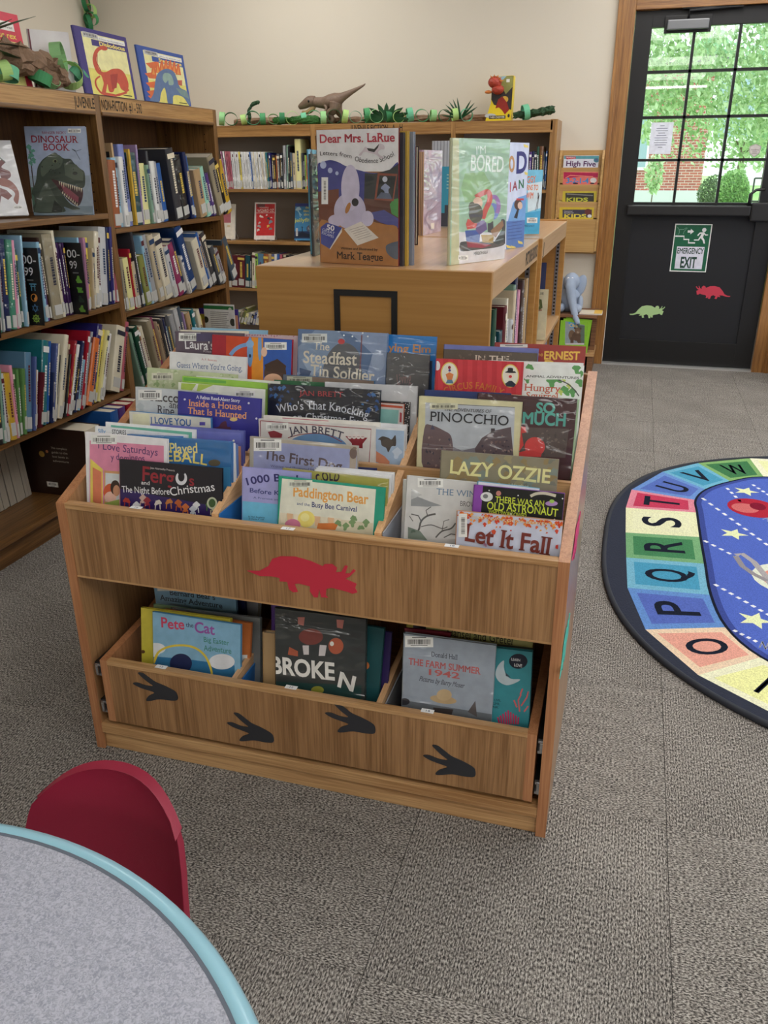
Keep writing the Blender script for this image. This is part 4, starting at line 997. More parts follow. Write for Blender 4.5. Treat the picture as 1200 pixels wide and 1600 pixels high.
def body2(k):
    OR = (226, 110, 60)
    for x, y, a in ((800, 350, 40), (795, 405, 20), (800, 455, 5), (805, 500, 0), (812, 525, 0)): k.poly([(x-20, y-12), (x+40, y-20), (x+46, y+18), (x+5, y+14)], OR)
    for i in range(7): x = 820+i*22; y = 370-22*math.sin(i/6*3.1); k.poly([(x-12, y+30), (x-4, y-22), (x+6, y-30), (x+18, y+34)], OR); k.poly([(x-4, y+28), (x+2, y-8), (x+10, y+30)], (240, 160, 80))
    B1 = (92, 120, 165)
    k.poly([(800, 545), (822, 500), (832, 430), (848, 390), (890, 368), (930, 385), (950, 430), (965, 470), (1000, 490), (1018, 530), (1012, 565), (980, 520), (930, 512), (925, 560), (900, 555), (890, 500), (880, 470), (862, 500), (850, 552)], B1)
    k.poly([(870, 420), (880, 392), (915, 400), (930, 450), (905, 455), (900, 430), (885, 445)], (150, 180, 170)); k.poly([(940, 470), (1000, 490), (1012, 530), (970, 510)], (120, 150, 150)); k.poly([(950, 430), (975, 430), (975, 460), (955, 455)], (200, 100, 80))
top_book('yellow and purple long-necked dinosaur book standing on the left bookcase', (136, 147), (214.5, 157.5), (123, 42), (62, 50, 130), A, dino_cover((62, 50, 130), 'Diplodocus', 'A Dinosaur from the JURASSIC Period', body1), .012)
top_book('blue and yellow plated dinosaur book standing on the left bookcase', (229, 160.5), (299, 167), (211, 69), (46, 84, 170), A, dino_cover((46, 84, 170), 'Stegosaurus', 'A Dinosaur from the JURASSIC Period', body2), .010)
def f(k):
    w, h = k.size; k.full((222, 60, 84)); k.rect(w*.1, h*.02, w*.9, h*.62, (236, 226, 140), True); k.rect(w*.1, h*.76, w*.9, h*.88, (244, 240, 235), True)
    k.text('A Dinosaur from the CRETACEOUS Period', w*.12, h*.79, w*.87, h*.79, h*.03, (50, 40, 50), 1, raw=True); k.text('Tyrannosaurus rex', w*.08, h*.66, w*.9, h*.66, h*.075, (244, 224, 90), 2, raw=True)
    k.ell(w*.6, h*.45, w*.35, h*.13, (118, 150, 122), -8, raw=True); k.ell(w*.72, h*.36, w*.2, h*.04, (90, 40, 50), -10, raw=True)
    for i in range(7): k.poly([(w*(.58+.045*i), h*.38), (w*(.61+.045*i), h*.38), (w*(.595+.045*i), h*.33)], (240, 236, 220), True)
top_book('pink-red meat-eating dinosaur book at the left photo edge', (-60, 76), (44, 84), (-70, 2), (222, 60, 84), A, f, .01, -.08)
E_ = on('x', -2.0, 110, 57); mx, w, h = book_from(0, 0, 0, BL=V3((-2.05, 2.74, 1.5015)), BR=V3((-1.97, 2.86, 1.5015)), top=V3((-2.05, 2.74, 1.68)))
book('pale book with maroon edge half hidden behind the purple dinosaur book', mx, .14, .19, .01, (228, 222, 222), 'gloss', 'dinosaur books on top of the left bookcase', lambda k: k.rect(0, 0, .006, .2, (110, 30, 50), True), sticker=False)

# far bay extras: shadow boxes and cards on the shelves
def f(k):
    w, h = k.size; k.full((232, 232, 236)); k.rect(0, h*.82, w, h*.95, (40, 120, 70), True); k.ell(w*.88, h*.84, h*.06, h*.06, (240, 240, 240), raw=True); k.text('2', w*.86, h*.81, w*.9, h*.81, h*.06, (40, 90, 60), 2, raw=True)
    k.ell(w*.04, h*.42, w*.09, h*.12, (40, 42, 40), raw=True); k.ell(w*.94, h*.36, w*.09, h*.14, (60, 62, 60), raw=True)
    for i in range(9): k.rect(w*.2, h*(.7-.07*i), w*random.uniform(.7, .84), h*(.7-.07*i)+.003, (150, 150, 156), True)
c0 = on('y', 3.70, 318, 478); book('white activity card set with a green band, far bay of left bookcase', face_y((c0.x, 3.70, c0.z-.12), 0), .16, .13, .01, (225, 225, 228), 'gloss', None, f, sticker=False)
c0 = on('y', 3.76, 305, 460); book('purple folder behind the activity cards, far bay of left bookcase', face_y((c0.x+.02, 3.745, .40), 0), .21, .21, .012, (70, 50, 150), 'gloss', None, lambda k: k.ell(.13, .2, .05, .03, (190, 170, 120), raw=True), sticker=False)
book('orange and yellow folder behind the activity cards', face_y((c0.x+.02, 3.725, .40), 0), .215, .185, .01, (205, 150, 120), 'gloss', None, lambda k: k.rect(0, .16, .12, .185, (190, 180, 70), True), sticker=False)
for i, (w, h, c, lab) in enumerate(((.2, .30, 'tan', 'tan picture frame deep behind the upper books'), (.17, .28, 'mustard', 'gold framed board deep behind the upper books'))):
    o = tag(empty('display_board', (-2.15+i*.02, 3.0+i*.08, 1.043)), lab, 'display board')
    G().box(0, 0, 0, .2, .012, h).build('board', mat('board_%s' % c, c, .6), o); G().box(.012, -.002, .012, .188, 0, h-.03).build('dark_panel', mat('near_black', (20, 20, 26), .5), o)

# ------------------------------------------------------------------ back bookcase rows
A = (340, 200, 7.5); GB = 'books in the back wall bookcase'
row = [(105, 35, 275, 'mauve'), (125, 72, 275, 'white')]+[(145+i*13, 95+i*14, 275, 'rose') for i in range(4)]+[(202+i*14, 160+i*16, 278, 'white') for i in range(6)]+[(298, 252, 282, 'yellow')]
row += [(312+i*13, 272+i*13, 280, 'white') for i in range(8)]+[(420, 376, 282, 'blue')]+[(434+i*14, 392+i*14, 280, 'cream' if i % 3 == 2 else 'white') for i in range(12)]
row += [(606, 570, 288, 'teal'), (625, 592, 292, 'navy'), (640, 610, 295, 'indigo'), (668, 650, 315, 'charcoal'), (695, 668, 322, 'dark brown'), (706, 686, 322, 'orange'), (738, 715, 300, 'dark grey'), (750, 738, 300, 'navy'), (775, 755, 290, 'black'),
        (808, 790, 205, 'silver grey'), (828, 822, 200, 'sage green'), (858, 835, 215, 'black'), (885, 868, 290, 'slate'), (922, 905, 295, 'beige'), (990, 962, 130, 'pale yellow'), (1002, 990, 292, 'dark grey'), (1022, 1018, 320, 'charcoal'), (1038, 1030, 318, 'lime green'), (1052, 1048, 322, 'orange'), (1072, 1068, 318, 'lilac'), (1092, 1090, 255, 'blue')]
spine_row('on the back bookcase upper shelf', 'y', 5.51, 1.116, A, 92, row[:-0 or None][:38], (.13, .17), GB, jut=.004)
spine_row('on back upper shelf, after pale series', 'y', 5.51, 1.116, A, 92+0, [(x[0], x[1], x[2], x[3], dict(w=.018)) if i == 0 else x for i, x in enumerate(row[38:])], (.13, .17), GB, jut=.004)
A = (340, 300, 7.5)
spine_row('on the back bookcase third shelf', 'y', 5.51, .461, A, 130, [(160, 158, 765, 'cream'), (238, 236, 745, 'maroon'), (318, 312, 748, 'maroon', dict(name='stout dark red volume')), (378, 378, 750, 'dark teal'), (398, 394, 745, 'black'), (438, 438, 715, 'cream'), (470, 468, 728, 'lime green'), (535, 532, 728, 'steel blue'),
   (592, 592, 730, 'rust'), (628, 626, 730, 'tan'), (662, 660, 732, 'slate blue'), (694, 692, 732, 'white'), (724, 722, 732, 'blue'), (752, 752, 735, 'rose'), (790, 800, 740, 'beige'), (830, 835, 745, 'black'), (900, 905, 740, 'charcoal')], (.13, .17), GB, jut=.004)
spine_row('on the lowest visible back shelf', 'y', 5.51, .20, A, 170, [(225, 262, 1410, 'sage green'), (255, 300, 1415, 'khaki'), (290, 380, 1385, 'olive'), (330, 345, 1430, 'pale yellow'), (370, 390, 1425, 'silver grey'), (400, 425, 1440, 'charcoal'), (430, 462, 1425, 'periwinkle'), (470, 500, 1430, 'cream')], (.13, .17), GB, jut=.004)
A = (610, 200, 4.8)
spine_row('on the upper back shelf near the right end', 'y', 5.51, 1.116, A, 1015, [(1030, 1038, 180, 'white'), (1048, 1060, 180, 'purple'), (1070, 1082, 175, 'navy'), (1088, 1098, 180, 'charcoal'), (1108, 1118, 140, 'dark green'), (1140, 1150, 138, 'brown'), (1150, 1158, 180, 'slate'), (1162, 1178, 172, 'blue')], (.13, .17), GB, jut=.004)
def easel_book(label, bl, br, tl, z, cov, fn, crop, fin='gloss'):
    q0, q1 = on('z', z, *bl), on('z', z, *br); y = 5.56
    b0, b1, t0 = on('y', y, *bl), on('y', y, *br), on('y', y+.05, *tl); b0.z = b1.z = z+.008
    mx, w, h = book_from(0, 0, 0, BL=b0, BR=b1, top=t0)
    b = book(label, mx, w, h, .014, cov, fin, None, fn, crop, sticker=False)
    e = tag(empty('book_easel', (b0.x+w/2, y, z)), 'small wire easel under the '+' '.join(label.split(' on ')[0].split(' with ')[0].split()[:8]), 'book stand')
    WR = mat('white_wire', (225, 225, 225), .35)
    for s in (-.35, .35):
        G().tube([(s*w, -.014, .012), (s*w, -.014, .003), (s*w, .02, .003), (s*w, .1, .003)], .0025, 6).build('foot', WR, e, smooth=True)
    G().tube([(-.35*w, .1, .003), (0, .04, h*.75), (.35*w, .1, .003)], .0025, 6).build('back_wire', WR, e, smooth=True)
    return b
A = (340, 300, 7.5)
def f(k):
    k.full((235, 225, 220), 0); k.rect(452, 140, 672, 510, (205, 48, 52)); k.rect(465, 140, 555, 178, (110, 60, 60)); k.text('WONDERFUL', 490, 190, 600, 190, 16, (240, 220, 215)); k.text('WIZARD OZ', 466, 236, 660, 232, 34, (245, 238, 230), 1, 1)
    k.line([(452, 246), (672, 244)], 4, (240, 225, 220))
    for x, y, r, c in ((490, 360, 18, (210, 205, 200)), (488, 400, 26, (170, 165, 165)), (475, 445, 20, (215, 210, 205)), (600, 310, 22, (60, 66, 72)), (618, 350, 28, (130, 150, 160)), (590, 400, 20, (220, 190, 80)), (620, 430, 22, (110, 140, 140)), (575, 270, 14, (240, 235, 220)), (520, 290, 20, (240, 230, 220)), (500, 280, 14, (240, 230, 220)), (630, 300, 14, (240, 230, 220))): k.blot(x, y, r, c)
easel_book('red storybook with white border on a wire easel, back bookcase', (424, 538), (660, 538), (440, 122), .778, (225, 215, 208), f, A) if 0 else None
def px(c, x, y): return (c[0]+x/c[2], c[1]+y/c[2])
easel_book('red storybook with white border on the middle back shelf', px(A, 424, 525), px(A, 662, 528), px(A, 440, 122), .778, (225, 215, 208), f, A)
def f(k):
    k.full((70, 140, 190)); k.rect(890, 460, 1130, 545, (40, 60, 100)); k.rect(890, 120, 1130, 170, (60, 70, 140)); k.blot(945, 195, 38, (190, 220, 235)); k.line([(930, 210), (985, 275)], 10, (170, 215, 230)); k.line([(945, 210), (970, 290)], 8, (170, 215, 230))
    for s, x0, x1, y in (('the', 1030, 1070, 195), ('thing', 1005, 1080, 235), ('about', 1010, 1095, 275)): k.text(s, x0, y, x1, y, 28, (225, 215, 90), 2)
    k.text('jellyfish', 905, 350, 1125, 345, 44, (215, 220, 100), 2, jit=.1); k.poly([(920, 500), (990, 468), (1060, 490), (1130, 500), (1130, 530), (900, 530)], (30, 40, 60)); k.rect(988, 420, 996, 470, (30, 34, 44)); k.blot(992, 412, 11, (30, 34, 44)); k.ell(1080, 430, 40, 40, (90, 92, 110)); k.text('N5', 1058, 446, 1102, 446, 34, (190, 190, 200), 2); k.barcode(918, 425, 940, 515)
easel_book('blue and green jellyfish storybook on the middle back shelf', px(A, 896, 535), px(A, 1130, 540), px(A, 902, 132), .778, (60, 120, 170), f, A)
def f(k): k.full((236, 228, 214)); k.rect(60, 210, 155, 360, (190, 110, 120)); k.text('a', 110, 400, 130, 400, 12, (190, 160, 110)); k.ell(130, 400, 20, 12, (220, 200, 160))
easel_book('white and rose storybook at the left of the middle back shelf', px(A, 30, 518), px(A, 195, 520), px(A, 30, 140), .778, (238, 234, 226), f, A)

# ------------------------------------------------------------------ books in the picture bookcase, right side
A = (760, 400, 6.667)
GP = 'books in the picture bookcase'
spine_row('inside the picture bookcase', 'x', -.328, .622, A, 30, [
 (None, 70, 690, 'light blue', dict(w=.02)), (None, 112, 545, 'dark green', dict(w=.03)), (None, 195, 770, 'dark teal', dict(w=.03)), (None, 228, 515, 'maroon', dict(w=.035)), (None, 240, 640, 'magenta', dict(w=.02)), (None, 250, 440, 'cream', dict(w=.02)), (None, 262, 655, 'white', dict(w=.02)), (None, 285, 655, 'pale grey', dict(w=.02)),
 (None, 318, 298, 'sage green', dict(w=.02)), (None, 315, 350, 'beige', dict(w=.03)), (None, 350, 395, 'sky blue', dict(w=.03)), (None, 366, 350, 'pink', dict(w=.02)), (None, 352, 215, 'navy', dict(w=.025)), (None, 405, 240, 'dark brown', dict(w=.035)), (None, 416, 320, 'cream', dict(w=.015)), (None, 458, 230, 'tan', dict(w=.025)), (None, 420, 620, 'light blue', dict(w=.02)),
 (None, 488, 385, 'blue', dict(w=.035)), (None, 485, 150, 'indigo', dict(w=.03)), (None, 515, 150, 'light blue', dict(w=.03)), (None, 528, 190, 'teal', dict(w=.02)), (None, 545, 205, 'tan', dict(w=.02)), (None, 557, 185, 'dark green', dict(w=.012))], (.19, .25), GP, lean=0, jut=.01)
def f(k):
    w, h = k.size; k.full((222, 210, 176)); k.text('TEAGUE', w*.55, h*.9, w*.92, h*.9, h*.05, (90, 70, 60), 1, 1, raw=True)
    G1 = (98, 104, 62)
    k.line([(w*.4, h*.56), (w*.58, h*.74), (w*.72, h*.82), (w*.86, h*.78), (w*.88, h*.66), (w*.78, h*.58)], h*.07, G1, True); k.rect(w*.55, h*.35, w*.8, h*.6, (196, 120, 130), True); k.line([(w*.1, h*.5), (w*.9, h*.6)], h*.03, (170, 120, 100), True)
    k.line([(w*.1, h*.2), (w*.3, h*.38), (w*.5, h*.3), (w*.8, h*.35)], h*.09, G1, True); k.rect(0, h*.02, w*.5, h*.2, (190, 80, 90), True); k.blot(w*.6, h*.14, h*.09, (232, 214, 220), raw=True)
q = on('y', 3.30, 857, 453); mx = face_y((q.x-.20, 3.30, .6226))
book('cream crocodile picture book facing out in the second picture bookcase', mx, .20, q.z-.6226, .012, (215, 204, 170), 'gloss', None, f, sticker=False)
mx, w, h = book_from(0, 0, 0, BL=V3((-.47, 3.34, .6226)), BR=V3((-.32, 3.36, .6226)), top=V3((-.47, 3.37, .93)))
book('dark blue picture book behind the crocodile book', mx, .15, .285, .012, 'navy', 'gloss', None, sticker=False)
q = on('y', 3.5, 868, 524); q.x = min(q.x, -.315); mx = face_y((q.x-.1, 3.5, .3006)); h = min(.28, q.z-.30)
book('lavender picture book low in the second picture bookcase', mx, .1, h, .02, (150, 165, 205), 'gloss', None, lambda k: k.rect(.01, h*.3, .07, h*.7, (50, 90, 160), True), sticker=False)

# ------------------------------------------------------------------ books standing on the picture bookcase
def stand(label, bl, br, tl, tr, z, cov, fn, crop, fin='gloss', t=.012, group='books displayed on the picture bookcase', w=None, spinecol=None, right=False, h=None):
    BL, BR = on('z', z, *bl), on('z', z, *br)
    U = (BR-BL).normalized(); ww = (BR-BL).length
    if w:
        if right: BL = BR-U*w
        ww = w
    N = V3((U.y, -U.x, 0)); hh = h or (on_plane(BL, N, *tl).z-z)
    mx = M4(((U.x, -N.x, 0, BL.x), (U.y, -N.y, 0, BL.y), (0, 0, 1, z+.0006), (0, 0, 0, 1)))
    return book(label, mx, ww, hh, t, cov, fin, group, fn, crop, sticker=False, spinecol=spinecol)
A = (480, 190, 6.667)
def f(k):
    k.full((150, 104, 66)); DB, BR_ = (62, 66, 140), (112, 60, 44)
    k.rect(90, 60, 960, 520, (236, 234, 236)); k.poly([(100, 480), (160, 425), (240, 400), (330, 425), (420, 470), (640, 530), (760, 530), (860, 500), (960, 440), (960, 900), (100, 900)], DB)
    k.poly([(600, 535), (700, 545), (860, 500), (960, 440), (960, 900), (590, 900)], (52, 56, 60)); k.poly([(110, 730), (330, 700), (330, 1050), (120, 1060)], BR_); k.poly([(590, 800), (960, 830), (960, 1130), (600, 1010)], (98, 62, 54))
    k.poly([(600, 960), (800, 920), (960, 1010), (960, 1110), (760, 1050)], (86, 88, 150)); k.poly([(860, 860), (900, 810), (960, 800), (960, 1000), (880, 960)], (84, 150, 84))
    k.poly([(120, 1050), (300, 1060), (560, 1030), (800, 1070), (960, 1130), (960, 1520), (130, 1520)], (172, 118, 68))
    k.poly([(735, 535), (940, 545), (900, 830), (700, 815)], (140, 78, 62)); k.poly([(755, 560), (925, 568), (888, 808), (722, 795)], (46, 50, 52)); k.blot(820, 700, 55, (150, 160, 190)); k.ell(810, 600, 26, 30, (200, 205, 220)); k.poly([(720, 800), (770, 735), (860, 750), (886, 808)], (96, 106, 130))
    # plain pale rounded form in place of the cover's figure
    k.ell(445, 930, 165, 190, (196, 188, 214), 0); k.ell(450, 690, 95, 240, (206, 198, 222), 0); k.ell(300, 1030, 80, 62, (200, 190, 216)); k.ell(630, 1010, 62, 80, (204, 196, 220)); k.ell(500, 840, 36, 42, (44, 44, 50)); k.ell(425, 900, 22, 60, (180, 120, 62), 20)
    for x, y, r in ((168, 452, 32), (240, 508, 24), (311, 538, 17)): k.ell(x, y, r, r*1.2, (180, 190, 225))
    k.rect(150, 580, 218, 860, (240, 240, 240)); k.barcode(162, 600, 206, 838)
    k.poly([(140, 1100), (205, 1050), (365, 1105), (235, 1325), (145, 1270)], (60, 70, 148)); k.poly([(235, 1325), (365, 1105), (362, 1150), (240, 1332)], (220, 215, 210)); k.text('50', 200, 1120, 282, 1140, 52, (235, 235, 240), 3); k.text('GREAT', 155, 1135, 285, 1180, 28, (200, 205, 230)); k.text('ESCAPES', 150, 1165, 275, 1215, 26, (200, 205, 230))
    k.poly([(385, 1120), (560, 1040), (745, 1210), (525, 1290)], (224, 216, 206))
    for i in range(6): k.line([(440+i*18, 1130+i*20), (585+i*18, 1085+i*20)], 3, (110, 90, 80))
    k.poly([(820, 1300), (860, 1270), (930, 1250), (955, 1260), (955, 1420), (900, 1425), (835, 1370)], (86, 96, 112))
    k.text('Dear Mrs. LaRue', 128, 222, 915, 206, 86, (186, 48, 70), 3, 1); k.text('Letters from', 132, 352, 465, 385, 42, (48, 44, 48), 1, arc=.35, jit=.08); k.text('Obedience School', 490, 400, 912, 352, 50, (48, 44, 48), 1, arc=-1.1, jit=.08)
    k.poly([(608, 262), (650, 290), (720, 285), (752, 230), (800, 245), (805, 285), (770, 290), (740, 320), (760, 350), (800, 370), (770, 385), (720, 345), (640, 322), (590, 318), (560, 355), (540, 345), (580, 300)], (214, 200, 208)); k.poly([(622, 275), (700, 285), (752, 230), (740, 270), (700, 320), (640, 305)], (44, 42, 46))
    k.text('Written and Illustrated by', 352, 1330, 735, 1345, 24, (52, 34, 26), 2, 1); k.text('Mark Teague', 308, 1425, 792, 1452, 74, (50, 32, 26), 2, 1)
stand('large storybook with white top and brown desk scene, face out on the picture bookcase', (501, 410.5), (622.5, 416.8), (493, 203.5), (621, 199), PZ, (120, 34, 44), f, A, 'plastic', .006)
for i, (c, y, dx, h, lab) in enumerate(((( 60, 62, 70), 2.048, .006, .30, 'dark grey book just behind the desk scene storybook'), ((190, 155, 60), 2.056, .014, .303, 'mustard book edge right of the desk scene storybook'), ((130, 140, 160), 2.072, .024, .302, 'slate grey plastic book behind the mustard one'))):
    mx, w, h_ = book_from(0, 0, 0, BL=V3((-.765+dx, y+.035, PZ)), BR=V3((-.548+dx, y-.012, PZ)), top=V3((-.765+dx, y+.035, PZ+h)))
    book(lab, mx, .22, h, .009, c, 'plastic', 'books displayed on the picture bookcase', sticker=False)
A = (480, 190, 6.667)
stand('black backed book open behind the left edge of the desk scene storybook', px(A, 80, 1405), px(A, 140, 1385), px(A, 40, 340), None, PZ, (24, 26, 32), None, A, 'plastic', .008, w=.1)
stand('light blue book behind the left edge of the desk scene storybook', px(A, 62, 1385), px(A, 120, 1350), px(A, 22, 290), None, PZ, (90, 165, 200), None, A, 'plastic', .008, w=.12)
A = (610, 200, 4.8)
stand('dark maroon book standing behind the stack on the picture bookcase', px(A, 130, 870), px(A, 185, 880), px(A, 135, 140), None, PZ, (50, 34, 36), lambda k: k.rect(k.size[0]-.012, 0, k.size[0], .3, (120, 24, 38), True), A, 'gloss', .01)
stand('tall fanned brown pages book standing on the picture bookcase', px(A, 190, 808), px(A, 245, 808), px(A, 190, 180), None, PZ, (176, 142, 112), lambda k: [k.rect(k.size[0]*(.1+.22*i), 0, k.size[0]*(.17+.22*i), .3, (70, 48, 36), True) for i in range(4)], A, 'gloss', .03)
stand('pearly mauve book standing in the middle of the picture bookcase', px(A, 245, 808), px(A, 378, 775), px(A, 256, 165), None, PZ, (176, 150, 172), lambda k: (k.full((184, 158, 178)), k.rect(k.size[0]*.3, .12, k.size[0]*.75, .2, (200, 180, 196), True), k.rect(k.size[0]*.42, .015, k.size[0]*.6, .035, (226, 214, 200), True)), A, 'plastic', .02)
_q = on('y', 3.40, 683, 262); mx = face_y((_q.x, 3.40, PZ+.004), -4)
def f(k):
    for a, b, h in ((0, .3, .05), (.2, .4, .08), (.4, .7, .045), (.6, .8, .07), (.8, 1, .05)): k.rect(k.size[0]*a, .0, k.size[0]*b, h, (70, 74, 90), True)
    for i in range(5): k.rect(.04, .14+.012*i, .09, .144+.012*i, (170, 215, 215), True)
book('turquoise city skyline book between the mauve and green storybooks', mx, .17, _q.z-PZ, .012, (60, 160, 195), 'gloss', 'books displayed on the picture bookcase', f, sticker=False)
mx, w, h = book_from(0, 0, 0, BL=V3((-.70, 3.24, PZ)), BR=V3((-.55, 3.20, PZ)), top=V3((-.70, 3.24, PZ+.27)))
q = on('y', 3.55, 675, 222); mx = face_y((q.x, 3.55, PZ+.004), -8)
book('tall silver plastic-wrapped book behind the mauve one', mx, .2, q.z-PZ, .014, (196, 198, 206), 'plastic', 'books displayed on the picture bookcase', lambda k: [k.rect(.008+.014*i, 0, .012+.014*i, .4, (150, 152, 162), True) for i in range(12)], sticker=False)
def f(k):
    k.full((152, 186, 158)); k.rect(470, 780, 900, 1040, (214, 212, 216)); k.rect(455, 70, 515, 1035, (190, 190, 150)); k.poly([(560, 340), (700, 330), (760, 430), (720, 540), (560, 560), (530, 450)], (140, 178, 126))
    k.text('BORED', 596, 318, 848, 330, 118, (222, 232, 224), 2, jit=.03); k.text("I'M", 640, 200, 720, 190, 60, (214, 228, 218), 1)
    RD, OL = (196, 70, 62), (150, 118, 80)
    k.poly([(520, 880), (560, 850), (850, 870), (850, 830), (862, 700), (830, 690), (850, 760), (850, 840), (800, 880), (700, 905), (545, 925), (522, 905)], (60, 58, 60)); k.ell(690, 880, 165, 28, (84, 76, 74), -4); k.poly([(570, 850), (720, 870), (760, 880), (690, 900), (580, 895)], (150, 44, 66))
    k.poly([(560, 770), (640, 765), (672, 800), (668, 858), (570, 850)], (60, 82, 150)); k.poly([(640, 700), (715, 690), (725, 760), (670, 800), (640, 770)], (104, 80, 130)); k.poly([(680, 800), (775, 800), (770, 862), (690, 858)], (172, 140, 66)); k.poly([(730, 700), (770, 700), (775, 790), (730, 780)], (52, 52, 56)); k.poly([(750, 770), (840, 690), (850, 730), (790, 820), (762, 800)], (146, 104, 70)); k.poly([(775, 860), (850, 740), (850, 850), (810, 875)], (56, 62, 62))
    k.ell(770, 625, 42, 62, (112, 130, 196)); k.ell(735, 640, 45, 75, (146, 184, 132)); k.line([(750, 520), (790, 520), (812, 580), (800, 640)], 30, (154, 110, 176)); k.line([(640, 520), (690, 490), (735, 480), (745, 540), (715, 610), (690, 680)], 38, RD); k.poly([(566, 720), (580, 680), (650, 715), (640, 750), (575, 762)], RD)
    k.ell(655, 560, 36, 42, (222, 184, 160)); k.ell(640, 640, 52, 75, (78, 72, 62)); k.ell(612, 590, 26, 36, (92, 84, 74))
    k.text('MERRITT SALA', 624, 955, 728, 942, 24, (50, 48, 50), 1, jit=.1) if 0 else k.text('MERIDITH SALA', 624, 955, 728, 942, 24, (50, 48, 50), 1, jit=.08)
    k.barcode(508, 955, 582, 992)
stand('pale green storybook standing upright, title in white letters', px(A, 443, 1033), px(A, 855, 982), px(A, 468, 76), None, PZ, (186, 190, 158), f, A, 'plastic', .01)
def f(k):
    k.full((206, 214, 236)); k.poly([(880, 700), (920, 560), (960, 520), (1040, 500), (1040, 900), (870, 910)], (110, 160, 214)); k.poly([(870, 700), (1010, 690), (1000, 900), (868, 905)], (84, 120, 184))
    k.ell(910, 270, 22, 62, (188, 142, 96)); k.ell(910, 270, 10, 36, (206, 214, 236)); k.text('D', 938, 338, 1022, 330, 155, (38, 46, 120), 4); k.text('I', 893, 480, 904, 478, 70, (190, 50, 60), 3); k.text('A', 915, 470, 950, 466, 68, (150, 50, 70), 3); k.text('N', 958, 458, 1002, 450, 68, (36, 120, 84), 3)
    k.ell(958, 575, 30, 40, (82, 52, 44)); k.ell(972, 582, 18, 28, (226, 190, 170)); k.rect(945, 528, 1000, 542, (205, 60, 70)); k.poly([(955, 600), (965, 605), (950, 680), (925, 672)], (30, 34, 52))
    for i in range(6): k.line([(880, 715+i*24), (985, 700+i*24)], 4, (54, 78, 140))
    for x, y in ((885, 890), (920, 895), (972, 858), (1015, 135), (1020, 340)): k.poly([(x-18, y-14), (x+16, y-4), (x+20, y+14), (x-12, y+8)], (226, 206, 110))
stand('blue and white storybook with large letters behind the pale green one', px(A, 868, 912), px(A, 998, 892), px(A, 880, 108), None, PZ, (110, 140, 190), f, A, 'gloss', .01, w=.21, right=True)
def f(k):
    k.full((120, 196, 226)); k.poly([(1000, 640), (1140, 620), (1140, 800), (1000, 800)], (70, 168, 214)); k.poly([(1030, 420), (1140, 400), (1140, 600), (1030, 630)], (214, 230, 236))
    k.text('GGY', 1024, 412, 1090, 406, 48, (226, 120, 66), 3); k.text('RNS TO', 1022, 466, 1108, 466, 40, (226, 124, 60), 3); k.text('SWIM', 1005, 530, 1072, 528, 46, (226, 110, 56), 3)
    k.barcode(1024, 672, 1102, 712); k.line([(1090, 620), (1106, 520)], 4, (60, 64, 70)); k.line([(1100, 610), (1116, 500)], 4, (60, 64, 70)); k.rect(1105, 485, 1112, 530, (70, 50, 44)); k.text('AND JUNOT', 1004, 740, 1080, 742, 15, (40, 60, 110), 1)
stand('bright blue swimming storybook farthest right on the picture bookcase', px(A, 1005, 798), px(A, 1115, 796), px(A, 1035, 315), None, PZ+.003, (90, 180, 215), f, A, 'gloss', .01, w=.2, right=True)
# ------------------------------------------------------------------ books in the bin
GBN = 'picture books in the book bin'
def bin_book(label, crop, tl, tr, Y, h, cov, fn=None, fin='gloss', t=.008, lean=11, floor=None, spinecol=None, bar=None):
    cx, cy, sc = crop
    a = on('y', Y, cx+tl[0]/sc, cy+tl[1]/sc); b = on('y', Y, cx+tr[0]/sc, cy+tr[1]/sc)
    U = (b-a).normalized(); w = (b-a).length; th = math.radians(lean)
    if floor is None: floor = .470 if Y < 1.5 else .602
    h = min(h, (a.z-floor-.004)/math.cos(th), (b.z-floor-.004)/math.cos(th))
    lim = 1.3465 if Y < 1.5 else 1.5265
    th = min(th, math.asin(max(.02, (min(a.y, Y)-lim)/h)))
    L = V3((0, math.sin(th), math.cos(th))); W = (L-U*L.dot(U)).normalized(); N = U.cross(W); O = a-W*h
    mx = M4(((U.x, -N.x, W.x, O.x), (U.y, -N.y, W.y, O.y), (U.z, -N.z, W.z, O.z), (0, 0, 0, 1)))
    def front(k):
        if fn: fn(k)
        if bar: k.barcode(*bar)
    return book(label, mx, w, h, t, cov, fin, GBN, front if (fn or bar) else None, crop, sticker=False, spinecol=spinecol)
A = (120, 500, 3)
